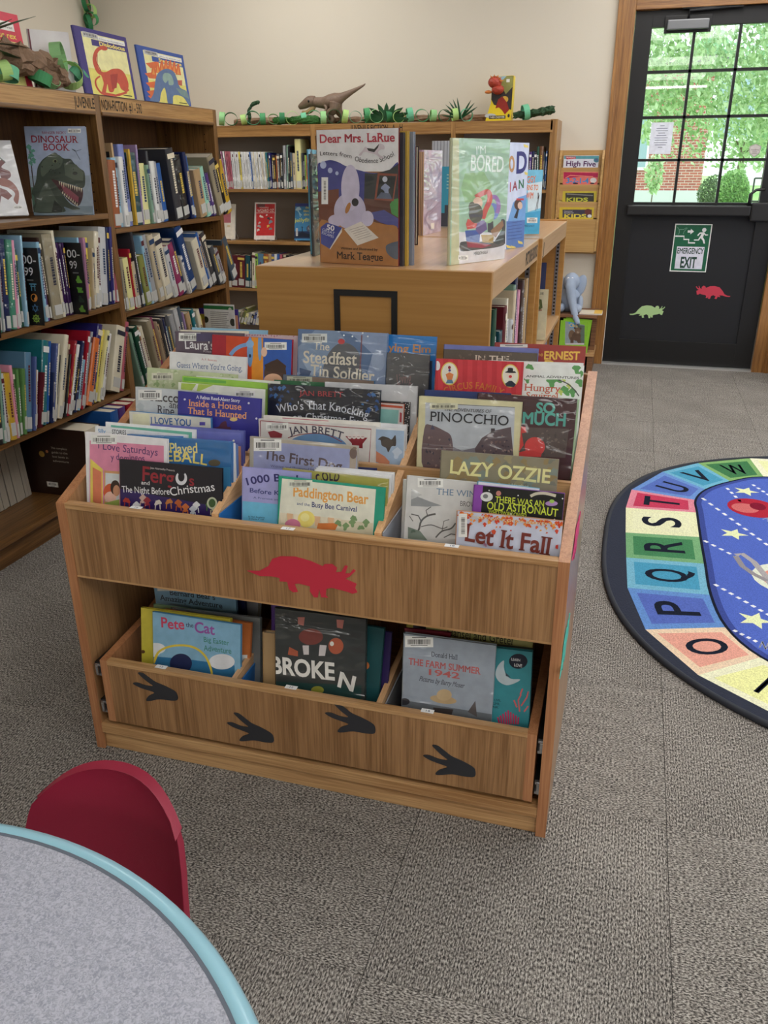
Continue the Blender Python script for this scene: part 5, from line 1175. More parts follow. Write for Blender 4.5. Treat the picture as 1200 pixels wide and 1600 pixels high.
def f(k):
    k.full((30, 28, 38)); k.poly([(195, 790), (690, 880), (690, 990), (195, 990)], (46, 30, 92)); k.text('Ferg', 302, 752, 455, 775, 68, (150, 40, 52), 2); k.text('s', 525, 775, 552, 778, 50, (150, 40, 52), 2)
    k.ell(490, 742, 27, 32, (226, 226, 232)); k.ell(490, 735, 15, 22, (30, 28, 38)); k.rect(474, 700, 506, 722, (30, 28, 38)); k.text('Jean Abernethy Presents', 345, 697, 460, 710, 9, (210, 200, 200))
    k.text('and', 302, 770, 343, 774, 18, (236, 236, 236), 1); k.text('The Night Before', 212, 806, 436, 820, 30, (238, 238, 240), 1, jit=.06); k.text('Christmas', 438, 822, 650, 800, 38, (238, 238, 240), 1, jit=.06)
    for x, y, c in ((235, 845, (176, 60, 50)), (310, 838, (200, 170, 160)), (330, 850, (150, 50, 60)), (380, 855, (216, 206, 196)), (432, 850, (190, 120, 60)), (478, 860, (180, 90, 40)), (510, 880, (200, 110, 60)), (560, 870, (220, 222, 226)), (545, 890, (200, 205, 215)), (622, 860, (70, 110, 50)), (640, 880, (196, 190, 160)), (280, 870, (226, 226, 230))):
        k.blot(x, y, 20, c); k.line([(x-10, y+10), (x-12, y+34)], 5, c); k.line([(x+10, y+10), (x+12, y+34)], 5, c)
    k.ell(635, 858, 24, 28, (190, 196, 170)); k.ell(635, 858, 16, 20, (60, 90, 50))
bin_book('dark navy horse Christmas book, frontmost left cell of the bin', A, (200, 652), (681, 696), 1.392, .22, (22, 22, 34), f, t=.006)
def f(k):
    k.full((236, 234, 236)); k.poly([(60, 565), (408, 590), (408, 900), (60, 860)], (226, 142, 172)); k.poly([(64, 650), (122, 700), (122, 880), (64, 860)], (236, 214, 100)); k.poly([(74, 690), (116, 712), (116, 872), (76, 852)], (222, 130, 96))
    k.poly([(128, 705), (200, 710), (200, 880), (128, 870)], (214, 160, 110)); k.poly([(134, 716), (200, 722), (200, 860), (134, 850)], (214, 220, 222)); k.ell(150, 800, 24, 34, (214, 96, 56), 20); k.ell(158, 830, 28, 26, (240, 196, 178)); k.ell(180, 785, 22, 34, (60, 42, 34)); k.ell(186, 800, 16, 26, (206, 150, 116)); k.poly([(130, 858), (200, 840), (200, 870), (140, 870)], (160, 180, 90))
    k.text('I Love Saturdays', 98, 603, 380, 640, 34, (96, 60, 110), 1, jit=.12); k.text('y domingos', 160, 655, 320, 665, 30, (96, 60, 110), 1, jit=.12); k.barcode(66, 538, 188, 582)
bin_book('pink storybook with white border and yellow door, left cell of the bin', A, (38, 525), (420, 560), 1.418, .27, (232, 230, 232), f, t=.01)
def f(k):
    k.full((44, 110, 172)); k.poly([(430, 690), (720, 690), (720, 900), (430, 900)], (70, 140, 190)); k.text('Mama Played', 300, 620, 568, 625, 46, (240, 226, 140), 2, jit=.05); k.text('BASEBALL', 300, 672, 610, 682, 48, (240, 222, 120), 2, arc=.3); k.ell(645, 670, 28, 16, (90, 80, 60))
bin_book('bright blue baseball storybook behind the dark navy horse book', A, (235, 535), (722, 572), 1.438, .27, (46, 116, 180), f, 'plastic', t=.012)
for i, (c, lab) in enumerate((((232, 232, 235), 'white edged book just behind the blue baseball storybook'), ((110, 140, 200), 'periwinkle book edge behind the blue baseball storybook'), ((196, 140, 110), 'tan book edge at the right of the left bin cell'))):
    bin_book(lab, A, (440, 568+i*3), (736+i*13, 578+i*8), 1.449+i*.009, .24, c, t=.007)
def f(k): k.full((238, 240, 242)); k.text('Silly', 100, 530, 135, 532, 20, (120, 170, 220), 3); k.text('STORIES', 165, 533, 232, 538, 20, (60, 60, 66), 2); k.poly([(240, 535), (500, 545), (500, 600), (240, 580)], (60, 120, 200))
bin_book('white book with light blue lettering, second row of the left cell', A, (85, 497), (515, 540), 1.474, .27, (235, 236, 238), f, t=.008)
bin_book('white book with a teal band, third row of the left cell', A, (135, 478), (555, 515), 1.485, .28, (232, 234, 234), lambda k: (k.full((236, 238, 238)), k.poly([(160, 492), (540, 526), (540, 600), (160, 560)], (110, 184, 164))), t=.007)
def f(k): k.full((92, 100, 180)); k.poly([(560, 520), (770, 530), (770, 600), (560, 590)], (104, 112, 192)); k.ell(735, 566, 5, 5, (240, 240, 220))
bin_book('periwinkle plastic covered book against the cross panel, left cell', A, (345, 487), (782, 520), 1.494, .28, (80, 88, 170), f, 'plastic', t=.008)
def f(k): k.full((226, 226, 214)); k.text('I LOVE YOU', 346, 484, 536, 497, 30, (52, 104, 170), 3, jit=.06); k.rect(262, 440, 340, 500, (232, 232, 200)); k.rect(575, 478, 602, 494, (90, 80, 170))
bin_book('cream book with blue capital letters behind the cross panel', A, (245, 427), (628, 460), 1.545, .25, (70, 140, 196), f, 'plastic')
def f(k):
    k.full((60, 58, 150)); k.text('A Rebus Read-Along Story', 560, 368, 764, 386, 15, (236, 236, 240), 2, 1); k.text('Inside a House', 524, 402, 772, 422, 30, (238, 168, 110), 2, 1); k.text('That Is Haunted', 520, 438, 796, 464, 30, (238, 168, 110), 2, 1)
    for x, y in ((506, 372), (842, 462), (806, 390), (756, 520), (512, 500)): k.ell(x, y, 5, 5, (220, 220, 240))
    k.poly([(680, 480), (700, 475), (706, 500), (722, 505), (722, 560), (640, 560), (640, 510), (664, 500)], (90, 50, 70)); k.ell(735, 466, 18, 9, (230, 200, 130))
bin_book('violet blue rebus story book with orange title, left of the bin', A, (475, 333), (862, 370), 1.572, .27, (58, 56, 152), f)
def f(k): k.full((206, 212, 216)); k.text('Raccoon', 345, 378, 540, 392, 42, (70, 66, 70), 2, 1); k.text('and', 432, 410, 485, 418, 32, (70, 66, 70), 1, 1); k.text('Ripe Corn', 376, 440, 570, 462, 42, (70, 66, 70), 1, 1); k.barcode(288, 326, 398, 376); k.blot(300, 410, 24, (190, 200, 206))
bin_book('pale grey raccoon book at the left side of the bin', A, (275, 312), (655, 342), 1.602, .27, (206, 212, 214), f, 'plastic')
def f(k): k.full((236, 238, 226)); k.poly([(490, 296), (560, 300), (540, 330), (488, 325)], (176, 206, 80)); k.poly([(570, 300), (640, 305), (560, 340)], (186, 212, 92)); k.barcode(740, 332, 836, 362)
bin_book('white and lime leaf book behind the violet rebus story', A, (475, 290), (885, 325), 1.625, .27, (176, 206, 120), f, 'plastic')
bin_book('bright lime green book behind the white and lime one', A, (495, 262), (895, 297), 1.638, .28, (150, 200, 72), lambda k: (k.full((160, 208, 84)), k.poly([(500, 268), (700, 285), (700, 298), (500, 284)], (110, 180, 80))))
bin_book('white book peeking out above the lime green book', A, (560, 262), (948, 288), 1.650, .27, (232, 232, 224), lambda k: (k.full((236, 236, 230)), k.poly([(830, 275), (860, 262), (940, 278), (940, 284)], (210, 200, 130))))
def f(k):
    k.full((196, 208, 166))
    for i in range(60): k.blot(random.uniform(335, 745), random.uniform(228, 330), random.uniform(6, 14), random.choice(((170, 190, 140), (214, 222, 190), (150, 176, 120))))
    k.barcode(352, 248, 452, 282, back=(226, 226, 206))
bin_book('pale leafy green plastic covered book at the left edge of the bin', A, (330, 222), (750, 257), 1.664, .28, (190, 204, 160), f, 'plastic')
def f(k): k.full((236, 236, 238)); k.text('A. F. Bauman', 585, 188, 656, 194, 9, (200, 110, 110), 1, 1); k.text("Guess Where You're Going,", 468, 222, 776, 240, 26, (88, 112, 162), 1, 1)
bin_book('white guessing book with blue serif title, left rear of the bin', A, (435, 148), (795, 175), 1.700, .30, (234, 234, 236), f)
def f(k): k.full((98, 84, 98)); k.barcode(478, 60, 580, 98); k.text("Laura's", 505, 132, 645, 138, 42, (236, 236, 238), 2, jit=.1); k.text('Klee', 592, 150, 632, 154, 10, (200, 190, 200)); k.rect(560, 62, 640, 100, (84, 78, 110))
bin_book('plum grey book with white handwritten title at the left rear', A, (462, 52), (780, 62), 1.742, .30, (92, 78, 92), f)
def f(k):
    k.full((214, 88, 40)); k.poly([(633, 66), (700, 66), (700, 262), (633, 262)], (170, 36, 52)); k.poly([(700, 66), (800, 66), (800, 270), (700, 262)], (206, 74, 38)); k.poly([(820, 66), (874, 66), (874, 290), (820, 280)], (232, 150, 44)); k.poly([(874, 66), (1010, 80), (1010, 300), (874, 290)], (44, 92, 178))
    HB = (120, 164, 214)
    k.line([(720, 165), (740, 140), (770, 122), (812, 112)], 18, HB); k.ell(812, 150, 14, 70, HB); k.ell(812, 112, 18, 18, (140, 184, 228)); k.ell(812, 168, 5, 9, (26, 36, 60)); k.ell(858, 125, 9, 66, HB)
    k.barcode(880, 104, 984, 140); k.ell(878, 150, 14, 22, (236, 196, 168)); k.ell(930, 250, 52, 60, (84, 58, 44)); k.ell(920, 285, 44, 34, (232, 184, 150)); k.poly([(880, 210), (940, 182), (982, 215), (975, 250), (890, 240)], (70, 48, 38))
bin_book('red orange and blue door handle book at the left rear', A, (635, 68), (1010, 92), 1.728, .30, (168, 34, 50), f)
bin_book('pink flowered book behind the door handle book', A, (620, 58), (1030, 74), 1.764, .31, (216, 190, 196), lambda k: (k.full((220, 198, 204)), [k.blot(640+i*13, 70+random.uniform(-3, 8), 5, (190, 130, 150)) for i in range(30)]), spinecol=(150, 100, 120))
bin_book('cream book at the very back left of the bin', A, (485, 45), (800, 52), 1.780, .31, (232, 226, 206), lambda k: k.full((236, 230, 210)))
bin_book('light blue book at the very back left of the bin', A, (540, 34), (890, 48), 1.797, .31, (140, 186, 216), lambda k: k.full((150, 196, 224)))
A = (380, 500, 3.75)
def f(k):
    k.full((44, 160, 132)); k.poly([(228, 928), (778, 992), (760, 1260), (205, 1215)], (232, 232, 214)); k.text('Paddington Bear', 290, 1030, 732, 1078, 58, (236, 170, 84), 3, jit=.04); k.text('and the', 314, 1082, 390, 1092, 17, (60, 80, 130)); k.text('Busy Bee Carnival', 400, 1095, 666, 1124, 30, (44, 60, 120), 2)
    k.poly([(215, 1130), (760, 1190), (760, 1260), (205, 1210)], (222, 214, 186))
    for i in range(9): x = 215+i*40; k.poly([(x, 1128+i*4), (x+38, 1132+i*4), (x+30, 1190+i*4), (x+6, 1186+i*4)], ((236, 226, 200), (230, 190, 150))[i % 2])
    k.ell(370, 1166, 50, 48, (244, 226, 124)); k.ell(362, 1156, 26, 24, (248, 238, 160)); k.ell(290, 1200, 46, 34, (214, 130, 160)); k.poly([(440, 1190), (560, 1190), (540, 1230), (430, 1225)], (220, 130, 70))
    for x, y in ((560, 1190), (600, 1210), (640, 1190), (690, 1215), (720, 1190), (650, 1160)): k.blot(x, y, 24, (130, 160, 110))
    k.barcode(262, 936, 406, 982, back=(226, 230, 214))
bin_book('green bordered bear and bee carnival book, frontmost middle cell', A, (210, 915), (832, 985), 1.385, .24, (40, 156, 128), f, t=.006)
def f(k):
    k.full((168, 168, 222)); k.poly([(-10, 1060), (420, 1100), (420, 1300), (-10, 1260)], (116, 196, 232)); k.text('1000 Books', 12, 972, 372, 962, 42, (48, 44, 110), 3, arc=.5); k.text('Before Kindergarten', 36, 1010, 440, 1050, 26, (52, 60, 130), 2, jit=.05); k.text('A Promise and a Plan', 60, 1045, 290, 1066, 11, (80, 90, 150))
    k.text('By Mark Burghessa', 30, 1156, 126, 1162, 9, (40, 50, 90)); k.text('& Charlie A. Lott', 32, 1168, 122, 1174, 9, (40, 50, 90))
bin_book('lavender and sky blue counting book, left of the middle cell', A, (-4, 860), (395, 897), 1.404, .24, (150, 150, 214), f, t=.006)
def f(k): k.full((178, 170, 84)); k.text('COLD', 440, 962, 560, 950, 52, (60, 30, 60), 4, arc=.3)
bin_book('olive yellow plastic covered book in the middle cell', A, (232, 868), (850, 935), 1.422, .25, (176, 168, 90), f, 'plastic')
for i in range(3): bin_book(('white book edge just behind the olive yellow book', 'pearl white book in the middle of the middle cell', 'white book with clear jacket nearest the cross panel, middle cell')[i], A, (420+i*10, 872-i*8), (858+i*13, 922-i*13), 1.434+i*.010, .24, (228, 230, 234), lambda k: k.full((234, 234, 236)), 'plastic')
def f(k):
    k.full((150, 156, 196)); k.poly([(40, 682), (670, 738), (670, 760), (40, 705)], (176, 166, 150)); k.poly([(35, 700), (62, 700), (60, 880), (30, 870)], (170, 164, 150)); k.poly([(626, 745), (668, 748), (656, 900), (622, 900)], (168, 154, 140)); k.ell(645, 782, 22, 32, (110, 90, 84)); k.ell(652, 752, 12, 8, (126, 106, 96))
    k.text('The First Dog', 118, 812, 576, 885, 56, (84, 70, 76), 3, jit=.02); k.text('Written and Illustrated by Jan Brett', 160, 862, 512, 895, 15, (90, 86, 120), 1, 1); k.barcode(62, 692, 224, 768)
bin_book('pale blue first dog book in clear jacket, middle of the bin', A, (40, 682), (670, 740), 1.470, .30, (176, 172, 164), f, 'plastic', t=.01)
bin_book('dark navy book sliver behind the first dog book', A, (340, 846), (778, 870), 1.486, .24, (40, 50, 100), None)
def f(k):
    k.full((222, 218, 214)); k.line([(100, 590), (750, 640), (735, 880)], 5, (150, 50, 60)); k.line([(100, 590), (95, 880)], 5, (150, 50, 60)); k.ell(430, 760, 185, 96, (106, 146, 190)); k.line([(262, 690), (330, 672), (430, 664), (510, 680), (580, 716)], 5, (140, 60, 60)); k.text('JAN BRETT', 278, 672, 582, 700, 42, (70, 66, 84), 2, 1, arc=.5)
    RD = (140, 40, 50); k.poly([(598, 680), (728, 690), (700, 725), (700, 752), (640, 748), (636, 722)], RD)
    for x in (625, 650, 675, 700): k.ell(x, 684, 13, 13, (225, 215, 210)); k.line([(x-8, 684), (x+8, 684)], 2, RD)
    k.poly([(145, 655), (180, 648), (200, 655), (230, 668), (225, 690), (160, 690)], RD); k.barcode(134, 602, 264, 646)
bin_book('white storybook with dark red stitched border, middle of the bin', A, (90, 580), (772, 626), 1.540, .26, (224, 220, 216), f, 'plastic')
def f(k):
    k.full((226, 228, 230)); k.poly([(775, 640), (945, 650), (945, 900), (770, 890)], (160, 182, 208)); k.poly([(790, 700), (815, 682), (850, 690), (870, 700), (892, 675), (895, 735), (870, 740), (850, 775), (838, 750), (812, 735), (805, 705)], (74, 66, 62)); k.ell(845, 722, 34, 26, (86, 78, 72)); k.poly([(775, 765), (830, 800), (858, 830), (855, 860), (775, 830)], (200, 130, 100)); k.blot(900, 780, 34, (196, 208, 224))
bin_book('small brown bird picture book, right of the stitched border book', A, (560, 618), (945, 640), 1.556, .27, (224, 226, 228), f)
bin_book('white book with red trim peeking above the stitched border book', A, (118, 558), (800, 602), 1.568, .27, (232, 228, 222), lambda k: (k.full((234, 230, 222)), k.line([(230, 574), (500, 592)], 4, (190, 70, 100))))
bin_book('white jacketed book reaching the divider right of the bird book', A, (420, 580), (958, 614), 1.576, .27, (226, 228, 232), lambda k: k.full((230, 232, 236)), 'plastic')
bin_book('speckled black and white composition cover book, right of the middle cell', A, (560, 458), (980, 482), 1.652, .27, (48, 48, 50), lambda k: (k.full((52, 52, 54)), [k.blot(random.uniform(920, 978), random.uniform(480, 680), 3.5, (220, 220, 220)) for i in range(110)]))
def f(k): k.full((214, 206, 204)); k.line([(800, 500), (935, 512)], 14, (196, 84, 56)); k.poly([(806, 520), (912, 528), (905, 610), (800, 606)], (142, 196, 190)); k.poly([(918, 540), (930, 545), (928, 600), (916, 598)], (180, 60, 70))
bin_book('small framed teal school book right of the black Christmas book', A, (640, 476), (942, 494), 1.641, .26, (206, 120, 90), f)
def f(k):
    k.full((26, 30, 42))
    for i in range(16): k.blot(random.uniform(150, 290), random.uniform(395, 500), random.uniform(8, 16), random.choice(((40, 80, 140), (60, 110, 170), (30, 60, 110))))
    for i in range(12): k.blot(random.uniform(690, 790), random.uniform(430, 540), random.uniform(8, 16), random.choice(((40, 80, 140), (60, 110, 170))))
    k.text('JAN BRETT', 332, 442, 586, 452, 30, (170, 60, 66), 1, 1); k.text("Who's That Knocking", 200, 545, 730, 580, 48, (206, 210, 222), 1, 1, arc=.75); k.text('on Christmas Eve', 290, 592, 700, 622, 44, (206, 210, 222), 1, 1, arc=.3)
bin_book('black and blue knocking Christmas book in clear jacket, middle of bin', A, (145, 372), (803, 412), 1.628, .28, (28, 36, 54), f, 'plastic', t=.01)
bin_book('pale grey jacketed book right behind the knocking Christmas book', A, (480, 362), (1020, 388), 1.664, .28, (204, 206, 210), lambda k: k.full((206, 208, 212)), 'plastic', t=.008)
bin_book('dark green book edge behind the knocking Christmas book', A, (182, 350), (738, 382), 1.675, .29, (50, 110, 76), lambda k: k.full((52, 112, 74)), 'plastic')
def f(k): k.full((96, 104, 116)); k.barcode(256, 330, 404, 372, back=(190, 190, 170)); k.poly([(404, 328), (765, 356), (765, 400), (404, 372)], (130, 110, 96))
bin_book('steel blue and brown book below the tin soldier book', A, (235, 320), (768, 356), 1.692, .29, (76, 120, 160), f)
def f(k):
    k.full((86, 112, 150)); k.poly([(320, 160), (420, 60), (560, 60), (600, 120), (500, 300), (330, 400)], (120, 142, 172)); k.poly([(620, 60), (845, 76), (830, 400), (700, 400), (760, 200)], (134, 152, 184)); k.poly([(470, 400), (480, 240), (540, 150), (610, 135), (670, 180), (690, 260), (680, 400)], (92, 94, 100))
    k.ell(575, 126, 20, 16, (190, 50, 56)); k.line([(695, 88), (690, 200), (684, 290)], 8, (120, 76, 86)); k.poly([(340, 230), (420, 200), (470, 260), (400, 330)], (150, 170, 196)); k.ell(790, 240, 40, 60, (150, 166, 194)); k.poly([(330, 280), (400, 300), (350, 400), (325, 400)], (60, 82, 120))
    for x, y in ((590, 90), (640, 96), (730, 96), (700, 76)): k.ell(x, y, 5, 5, (230, 235, 240))
    C = (222, 214, 196); k.text('The', 412, 172, 506, 180, 46, C, 1, 1); k.text('Steadfast', 350, 250, 664, 266, 70, C, 2, 1); k.text('Tin Soldier', 392, 325, 766, 362, 66, C, 2, 1); k.barcode(345, 80, 492, 132, back=(212, 216, 214))
bin_book('misty blue tin soldier book in clear jacket, rear middle of the bin', A, (322, 52), (846, 78), 1.745, .33, (104, 130, 170), f, 'plastic', t=.012)
def f(k): k.full((84, 84, 86)); k.text('Living', 900, 375, 985, 365, 60, (140, 110, 110), 1, jit=.1)
bin_book('shiny dark grey jacketed book, right of the tin soldier book', A, (845, 190), (1092, 202), 1.728, .28, (70, 70, 74), f, 'plastic')
def f(k): k.full((40, 124, 196)); k.text('Flying Elm', 800, 182, 1100, 196, 46, (206, 146, 90), 3, jit=.1)
bin_book('bright blue plastic covered book at the rear right of middle cell', A, (700, 76), (1134, 98), 1.770, .33, (34, 110, 180), f, 'plastic')
bin_book('dark book edge beside the shiny grey book, rear of middle cell', A, (800, 232), (1104, 240), 1.750, .27, (44, 60, 84), None)
A = (600, 500, 3.53)
def f(k):
    k.full((206, 212, 232))
    for i in range(130): x = random.uniform(408, 985); k.blot(x, 1060+(x-405)*.1+abs(random.gauss(0, 28)), random.uniform(6, 13), random.choice(((226, 96, 46), (236, 140, 60), (214, 70, 40), (240, 170, 80))))
    k.text('MARYANN COCCA-LEFFLER', 484, 1090, 905, 1132, 14, (240, 220, 180), 2); BRN = (120, 52, 44)
    k.text('Let It Fall', 440, 1215, 915, 1290, 92, BRN, 3, 1, jit=.04); k.poly([(592, 1160), (610, 1152), (620, 1165), (612, 1182), (598, 1176)], (206, 80, 50)); k.poly([(948, 1240), (962, 1236), (960, 1262), (946, 1256)], (196, 60, 50)); k.blot(560, 1238, 12, (160, 120, 150))
    k.rect(412, 1066, 460, 1195, (238, 238, 234)); k.barcode(418, 1078, 455, 1188)
bin_book('autumn leaf book with large brown title, frontmost right cell', A, (405, 1052), (988, 1110), 1.372, .23, (206, 160, 130), f, t=.006)
def f(k):
    k.full((22, 24, 24)); k.poly([(498, 908), (546, 914), (535, 1060), (488, 1055)], (138, 70, 168)); YG = (206, 220, 70)
    k.text('THERE WAS AN', 612, 1005, 884, 1032, 34, YG, 2, jit=.05); k.text('OLD ASTRONAUT', 566, 1042, 958, 1084, 42, YG, 2, jit=.05); k.text('WHO SWALLOWED', 576, 1068, 785, 1090, 22, YG, 2)
    k.ell(566, 975, 34, 26, (220, 222, 220)); k.ell(560, 972, 14, 12, (120, 122, 124)); k.ell(632, 956, 14, 14, (196, 130, 120)); k.line([(808, 972), (840, 958), (890, 956), (948, 970)], 16, (206, 200, 180)); k.ell(924, 1012, 34, 14, (176, 140, 196)); k.ell(926, 1000, 14, 10, (160, 200, 90))
    for x, y in ((580, 940), (740, 968), (985, 985), (700, 1070), (940, 1100)): k.ell(x, y, 4, 4, (230, 230, 230))
bin_book('black astronaut book with yellow green lettering in the right cell', A, (500, 909), (997, 957), 1.397, .24, (130, 66, 160), f, t=.006)
bin_book('white book with sky blue edge above the astronaut book', A, (520, 890), (858, 930), 1.408, .24, (110, 180, 210), lambda k: (k.full((232, 236, 240)),), t=.006)
def f(k):
    k.full((214, 214, 212)); k.poly([(150, 960), (250, 1000), (320, 1024), (240, 1030), (148, 1026)], (150, 154, 156)); k.poly([(150, 930), (210, 965), (150, 990)], (190, 192, 192)); k.text('THE WINTER', 288, 962, 600, 985, 34, (100, 130, 160), 1, 1); k.text('BROWN', 418, 1025, 530, 1035, 28, (90, 84, 84), 1, 1)
    TR_ = (92, 92, 90)
    for p, w in (([(150, 1200), (190, 1160), (205, 1110), (240, 1080), (285, 1070)], 10), ([(205, 1110), (190, 1080), (150, 1070)], 6), ([(240, 1080), (232, 1050), (260, 1030)], 5), ([(205, 1140), (260, 1130), (320, 1150), (350, 1140)], 5), ([(285, 1200), (320, 1165), (370, 1150), (395, 1120)], 8), ([(320, 1165), (330, 1110), (360, 1100)], 4), ([(160, 1110), (140, 1080)], 4), ([(330, 1200), (370, 1180), (400, 1185)], 6)): k.line(p, w, TR_)
    k.poly([(132, 1140), (200, 1165), (240, 1215), (132, 1205)], (120, 136, 124)); k.blot(160, 1165, 16, (90, 110, 96)); k.barcode(186, 872, 326, 922)
bin_book('pale winter tree book in clear jacket, left of the right cell', A, (130, 858), (560, 903), 1.420, .26, (218, 220, 220), f, 'plastic', t=.008)
bin_book('white book edge at the left of the right cell', A, (108, 880), (430, 906), 1.434, .24, (224, 224, 222), None, t=.01)
def f(k):
    k.full((142, 134, 112))
    for i in range(46): k.blot(random.uniform(320, 960), random.uniform(740, 940), random.uniform(22, 44), random.choice(((160, 148, 112), (124, 124, 110), (150, 130, 90), (130, 140, 130))))
    k.text('LAZY OZZIE', 358, 845, 916, 898, 72, (232, 226, 160), 3, jit=.04); k.text('Carol Hughes', 620, 912, 800, 925, 16, (220, 216, 190), 1, jit=.1)
bin_book('grey brown cobbled book with pale yellow title, right cell', A, (318, 720), (965, 770), 1.462, .29, (140, 134, 116), f, t=.008)
def f(k):
    k.full((214, 208, 166)); k.poly([(228, 455), (722, 480), (712, 745), (222, 830)], (186, 192, 200)); k.line([(230, 458), (722, 482)], 3, (90, 84, 70)); k.poly([(222, 600), (262, 580), (330, 610), (370, 640), (386, 720), (420, 760), (420, 830), (222, 830)], (104, 84, 88)); k.poly([(500, 710), (540, 650), (600, 612), (700, 590), (715, 760), (500, 760)], (98, 84, 90)); k.poly([(380, 700), (430, 720), (500, 705), (520, 830), (380, 830)], (130, 126, 136)); k.poly([(256, 604), (268, 576), (280, 604)], (70, 66, 90)); k.rect(590, 598, 612, 625, (70, 60, 66))
    for i in range(60):
        x, y = random.choice(((random.uniform(230, 370), random.uniform(640, 820)), (random.uniform(530, 705), random.uniform(630, 740)))); k.blot(x, y, random.uniform(4, 9), random.choice(((76, 62, 72), (146, 124, 120), (120, 96, 96), (60, 54, 70))))
    k.text('THE ADVENTURES OF', 330, 500, 592, 512, 17, (60, 56, 60), 1, 1, sh=.2); k.text('PINOCCHIO', 252, 555, 690, 582, 52, (34, 34, 40), 1, 1); k.barcode(254, 458, 408, 492, back=(216, 214, 186))
bin_book('cream bordered village adventure book, large, right of the bin', A, (195, 420), (762, 456), 1.560, .31, (208, 204, 164), f, 'plastic', t=.012)
def f(k):
    k.full((62, 28, 36)); k.poly([(740, 590), (1020, 600), (1000, 760), (740, 750)], (84, 72, 70)); TL_ = (86, 170, 158)
    k.text('SO', 838, 512, 944, 514, 56, TL_, 4); k.text('MUCH', 760, 572, 1004, 585, 66, TL_, 4); k.ell(832, 698, 56, 52, (206, 66, 66)); k.poly([(742, 585), (780, 590), (786, 620), (760, 625), (770, 690), (742, 730)], (206, 66, 66)); k.poly([(745, 730), (800, 715), (870, 735), (865, 755), (745, 752)], (196, 58, 60))
    for i in range(30): k.blot(random.uniform(870, 1000), random.uniform(610, 740), random.uniform(5, 10), random.choice(((110, 96, 90), (70, 60, 60))))
bin_book('dark maroon book with turquoise capitals at the right of the bin', A, (520, 403), (1066, 437), 1.578, .32, (60, 26, 34), f, 'plastic', t=.01)
bin_book('navy book strip behind the village adventure book', A, (226, 385), (700, 405), 1.592, .32, (34, 50, 104), lambda k: (k.full((38, 56, 112)),), 'gloss')
bin_book('pale green edged book behind the dark maroon book', A, (600, 405), (1078, 440), 1.600, .31, (180, 210, 170), None)
def f(k):
    k.full((196, 44, 56))
    for i in range(9): x = 300+i*54; k.poly([(x, 215), (x+26, 216), (x+24, 410), (x-4, 408)], (208, 56, 66))
    for x, y in ((361, 296), (697, 308)):
        k.ell(x, y, 48, 64, (226, 200, 90)); k.ell(x, y, 42, 58, (236, 230, 214))
    k.ell(361, 262, 8, 9, (150, 30, 50)); k.ell(362, 278, 7, 7, (80, 60, 140)); k.poly([(340, 300), (361, 288), (384, 300), (376, 330), (350, 330)], (224, 130, 70)); k.poly([(350, 330), (376, 330), (384, 350), (340, 350)], (90, 130, 160))
    k.ell(697, 302, 22, 24, (240, 224, 210)); k.poly([(668, 290), (726, 292), (720, 282), (712, 282), (710, 266), (685, 265), (682, 280)], (26, 26, 30)); k.ell(697, 312, 9, 8, (206, 40, 50)); k.poly([(668, 352), (690, 335), (705, 335), (728, 355), (716, 370), (676, 366)], (30, 40, 60)); k.ell(294, 252, 16, 26, (226, 226, 228))
    k.text('CIRCUS FAMILY', 335, 412, 650, 418, 36, (214, 120, 50), 2, 1, arc=1.0); k.text('DOG', 480, 410, 560, 412, 14, (236, 200, 100), 1, 1)
bin_book('red striped circus family book at the rear right of the bin', A, (290, 212), (770, 232), 1.660, .33, (190, 40, 54), f, t=.008)
def f(k):
    k.full((236, 238, 236)); GR = (96, 160, 92)
    for x, y, r in ((805, 258, 26), (1062, 270, 28), (1085, 300, 22), (925, 340, 34), (960, 330, 26), (1080, 345, 26), (1000, 390, 34), (1040, 400, 26), (790, 330, 20)): k.blot(x, y, r, GR)
    for x, y, r in ((840, 315, 18), (990, 325, 18), (975, 400, 16), (1020, 365, 16)): k.blot(x, y, r, (196, 210, 110))
    k.line([(960, 330), (1010, 350), (1050, 385), (1075, 420)], 6, (80, 76, 80)); k.rect(776, 298, 1084, 328, (236, 238, 236)); k.text('ANIMAL ADVENTURES', 784, 315, 1076, 326, 12, (60, 60, 60), 2, 1); k.text('The Hungry', 650, 383, 972, 398, 38, (206, 96, 70), 1, 1); k.text('Squirrel', 782, 432, 960, 440, 36, (206, 96, 70), 1, 1)
bin_book('white animal adventures book with green leaves at the right rear', A, (600, 226), (1104, 252), 1.684, .33, (232, 234, 232), f, t=.01)
bin_book('plain white book top behind the animal adventures book', A, (580, 222), (1100, 238), 1.702, .33, (226, 228, 226), lambda k: k.full((232, 234, 230)))
def f(k): k.full((90, 80, 70)); k.text('IN THE', 500, 226, 690, 232, 32, (220, 206, 190), 2, 1); [k.blot(random.uniform(340, 840), random.uniform(165, 230), 8, (110, 98, 84)) for i in range(30)]
bin_book('dark brown speckled book with pale capitals at the rear right', A, (332, 160), (846, 184), 1.718, .33, (70, 64, 62), f, t=.008)
bin_book('periwinkle edged book behind the dark brown one', A, (334, 134), (853, 158), 1.736, .34, (110, 116, 180), lambda k: k.full((118, 124, 188)), t=.008)
def f(k): k.full((160, 58, 52)); k.text('AND', 848, 198, 876, 200, 14, (236, 190, 80), 2); k.text('ERNEST', 880, 216, 1078, 220, 44, (240, 196, 84), 4); k.text('Day', 880, 262, 1010, 265, 40, (240, 196, 84), 4); k.rect(640, 134, 792, 152, (230, 226, 220)); k.rect(668, 138, 766, 143, (120, 116, 112))
bin_book('brick red book with yellow capitals at the back right of the bin', A, (615, 122), (1115, 146), 1.772, .34, (156, 56, 50), f, t=.008)
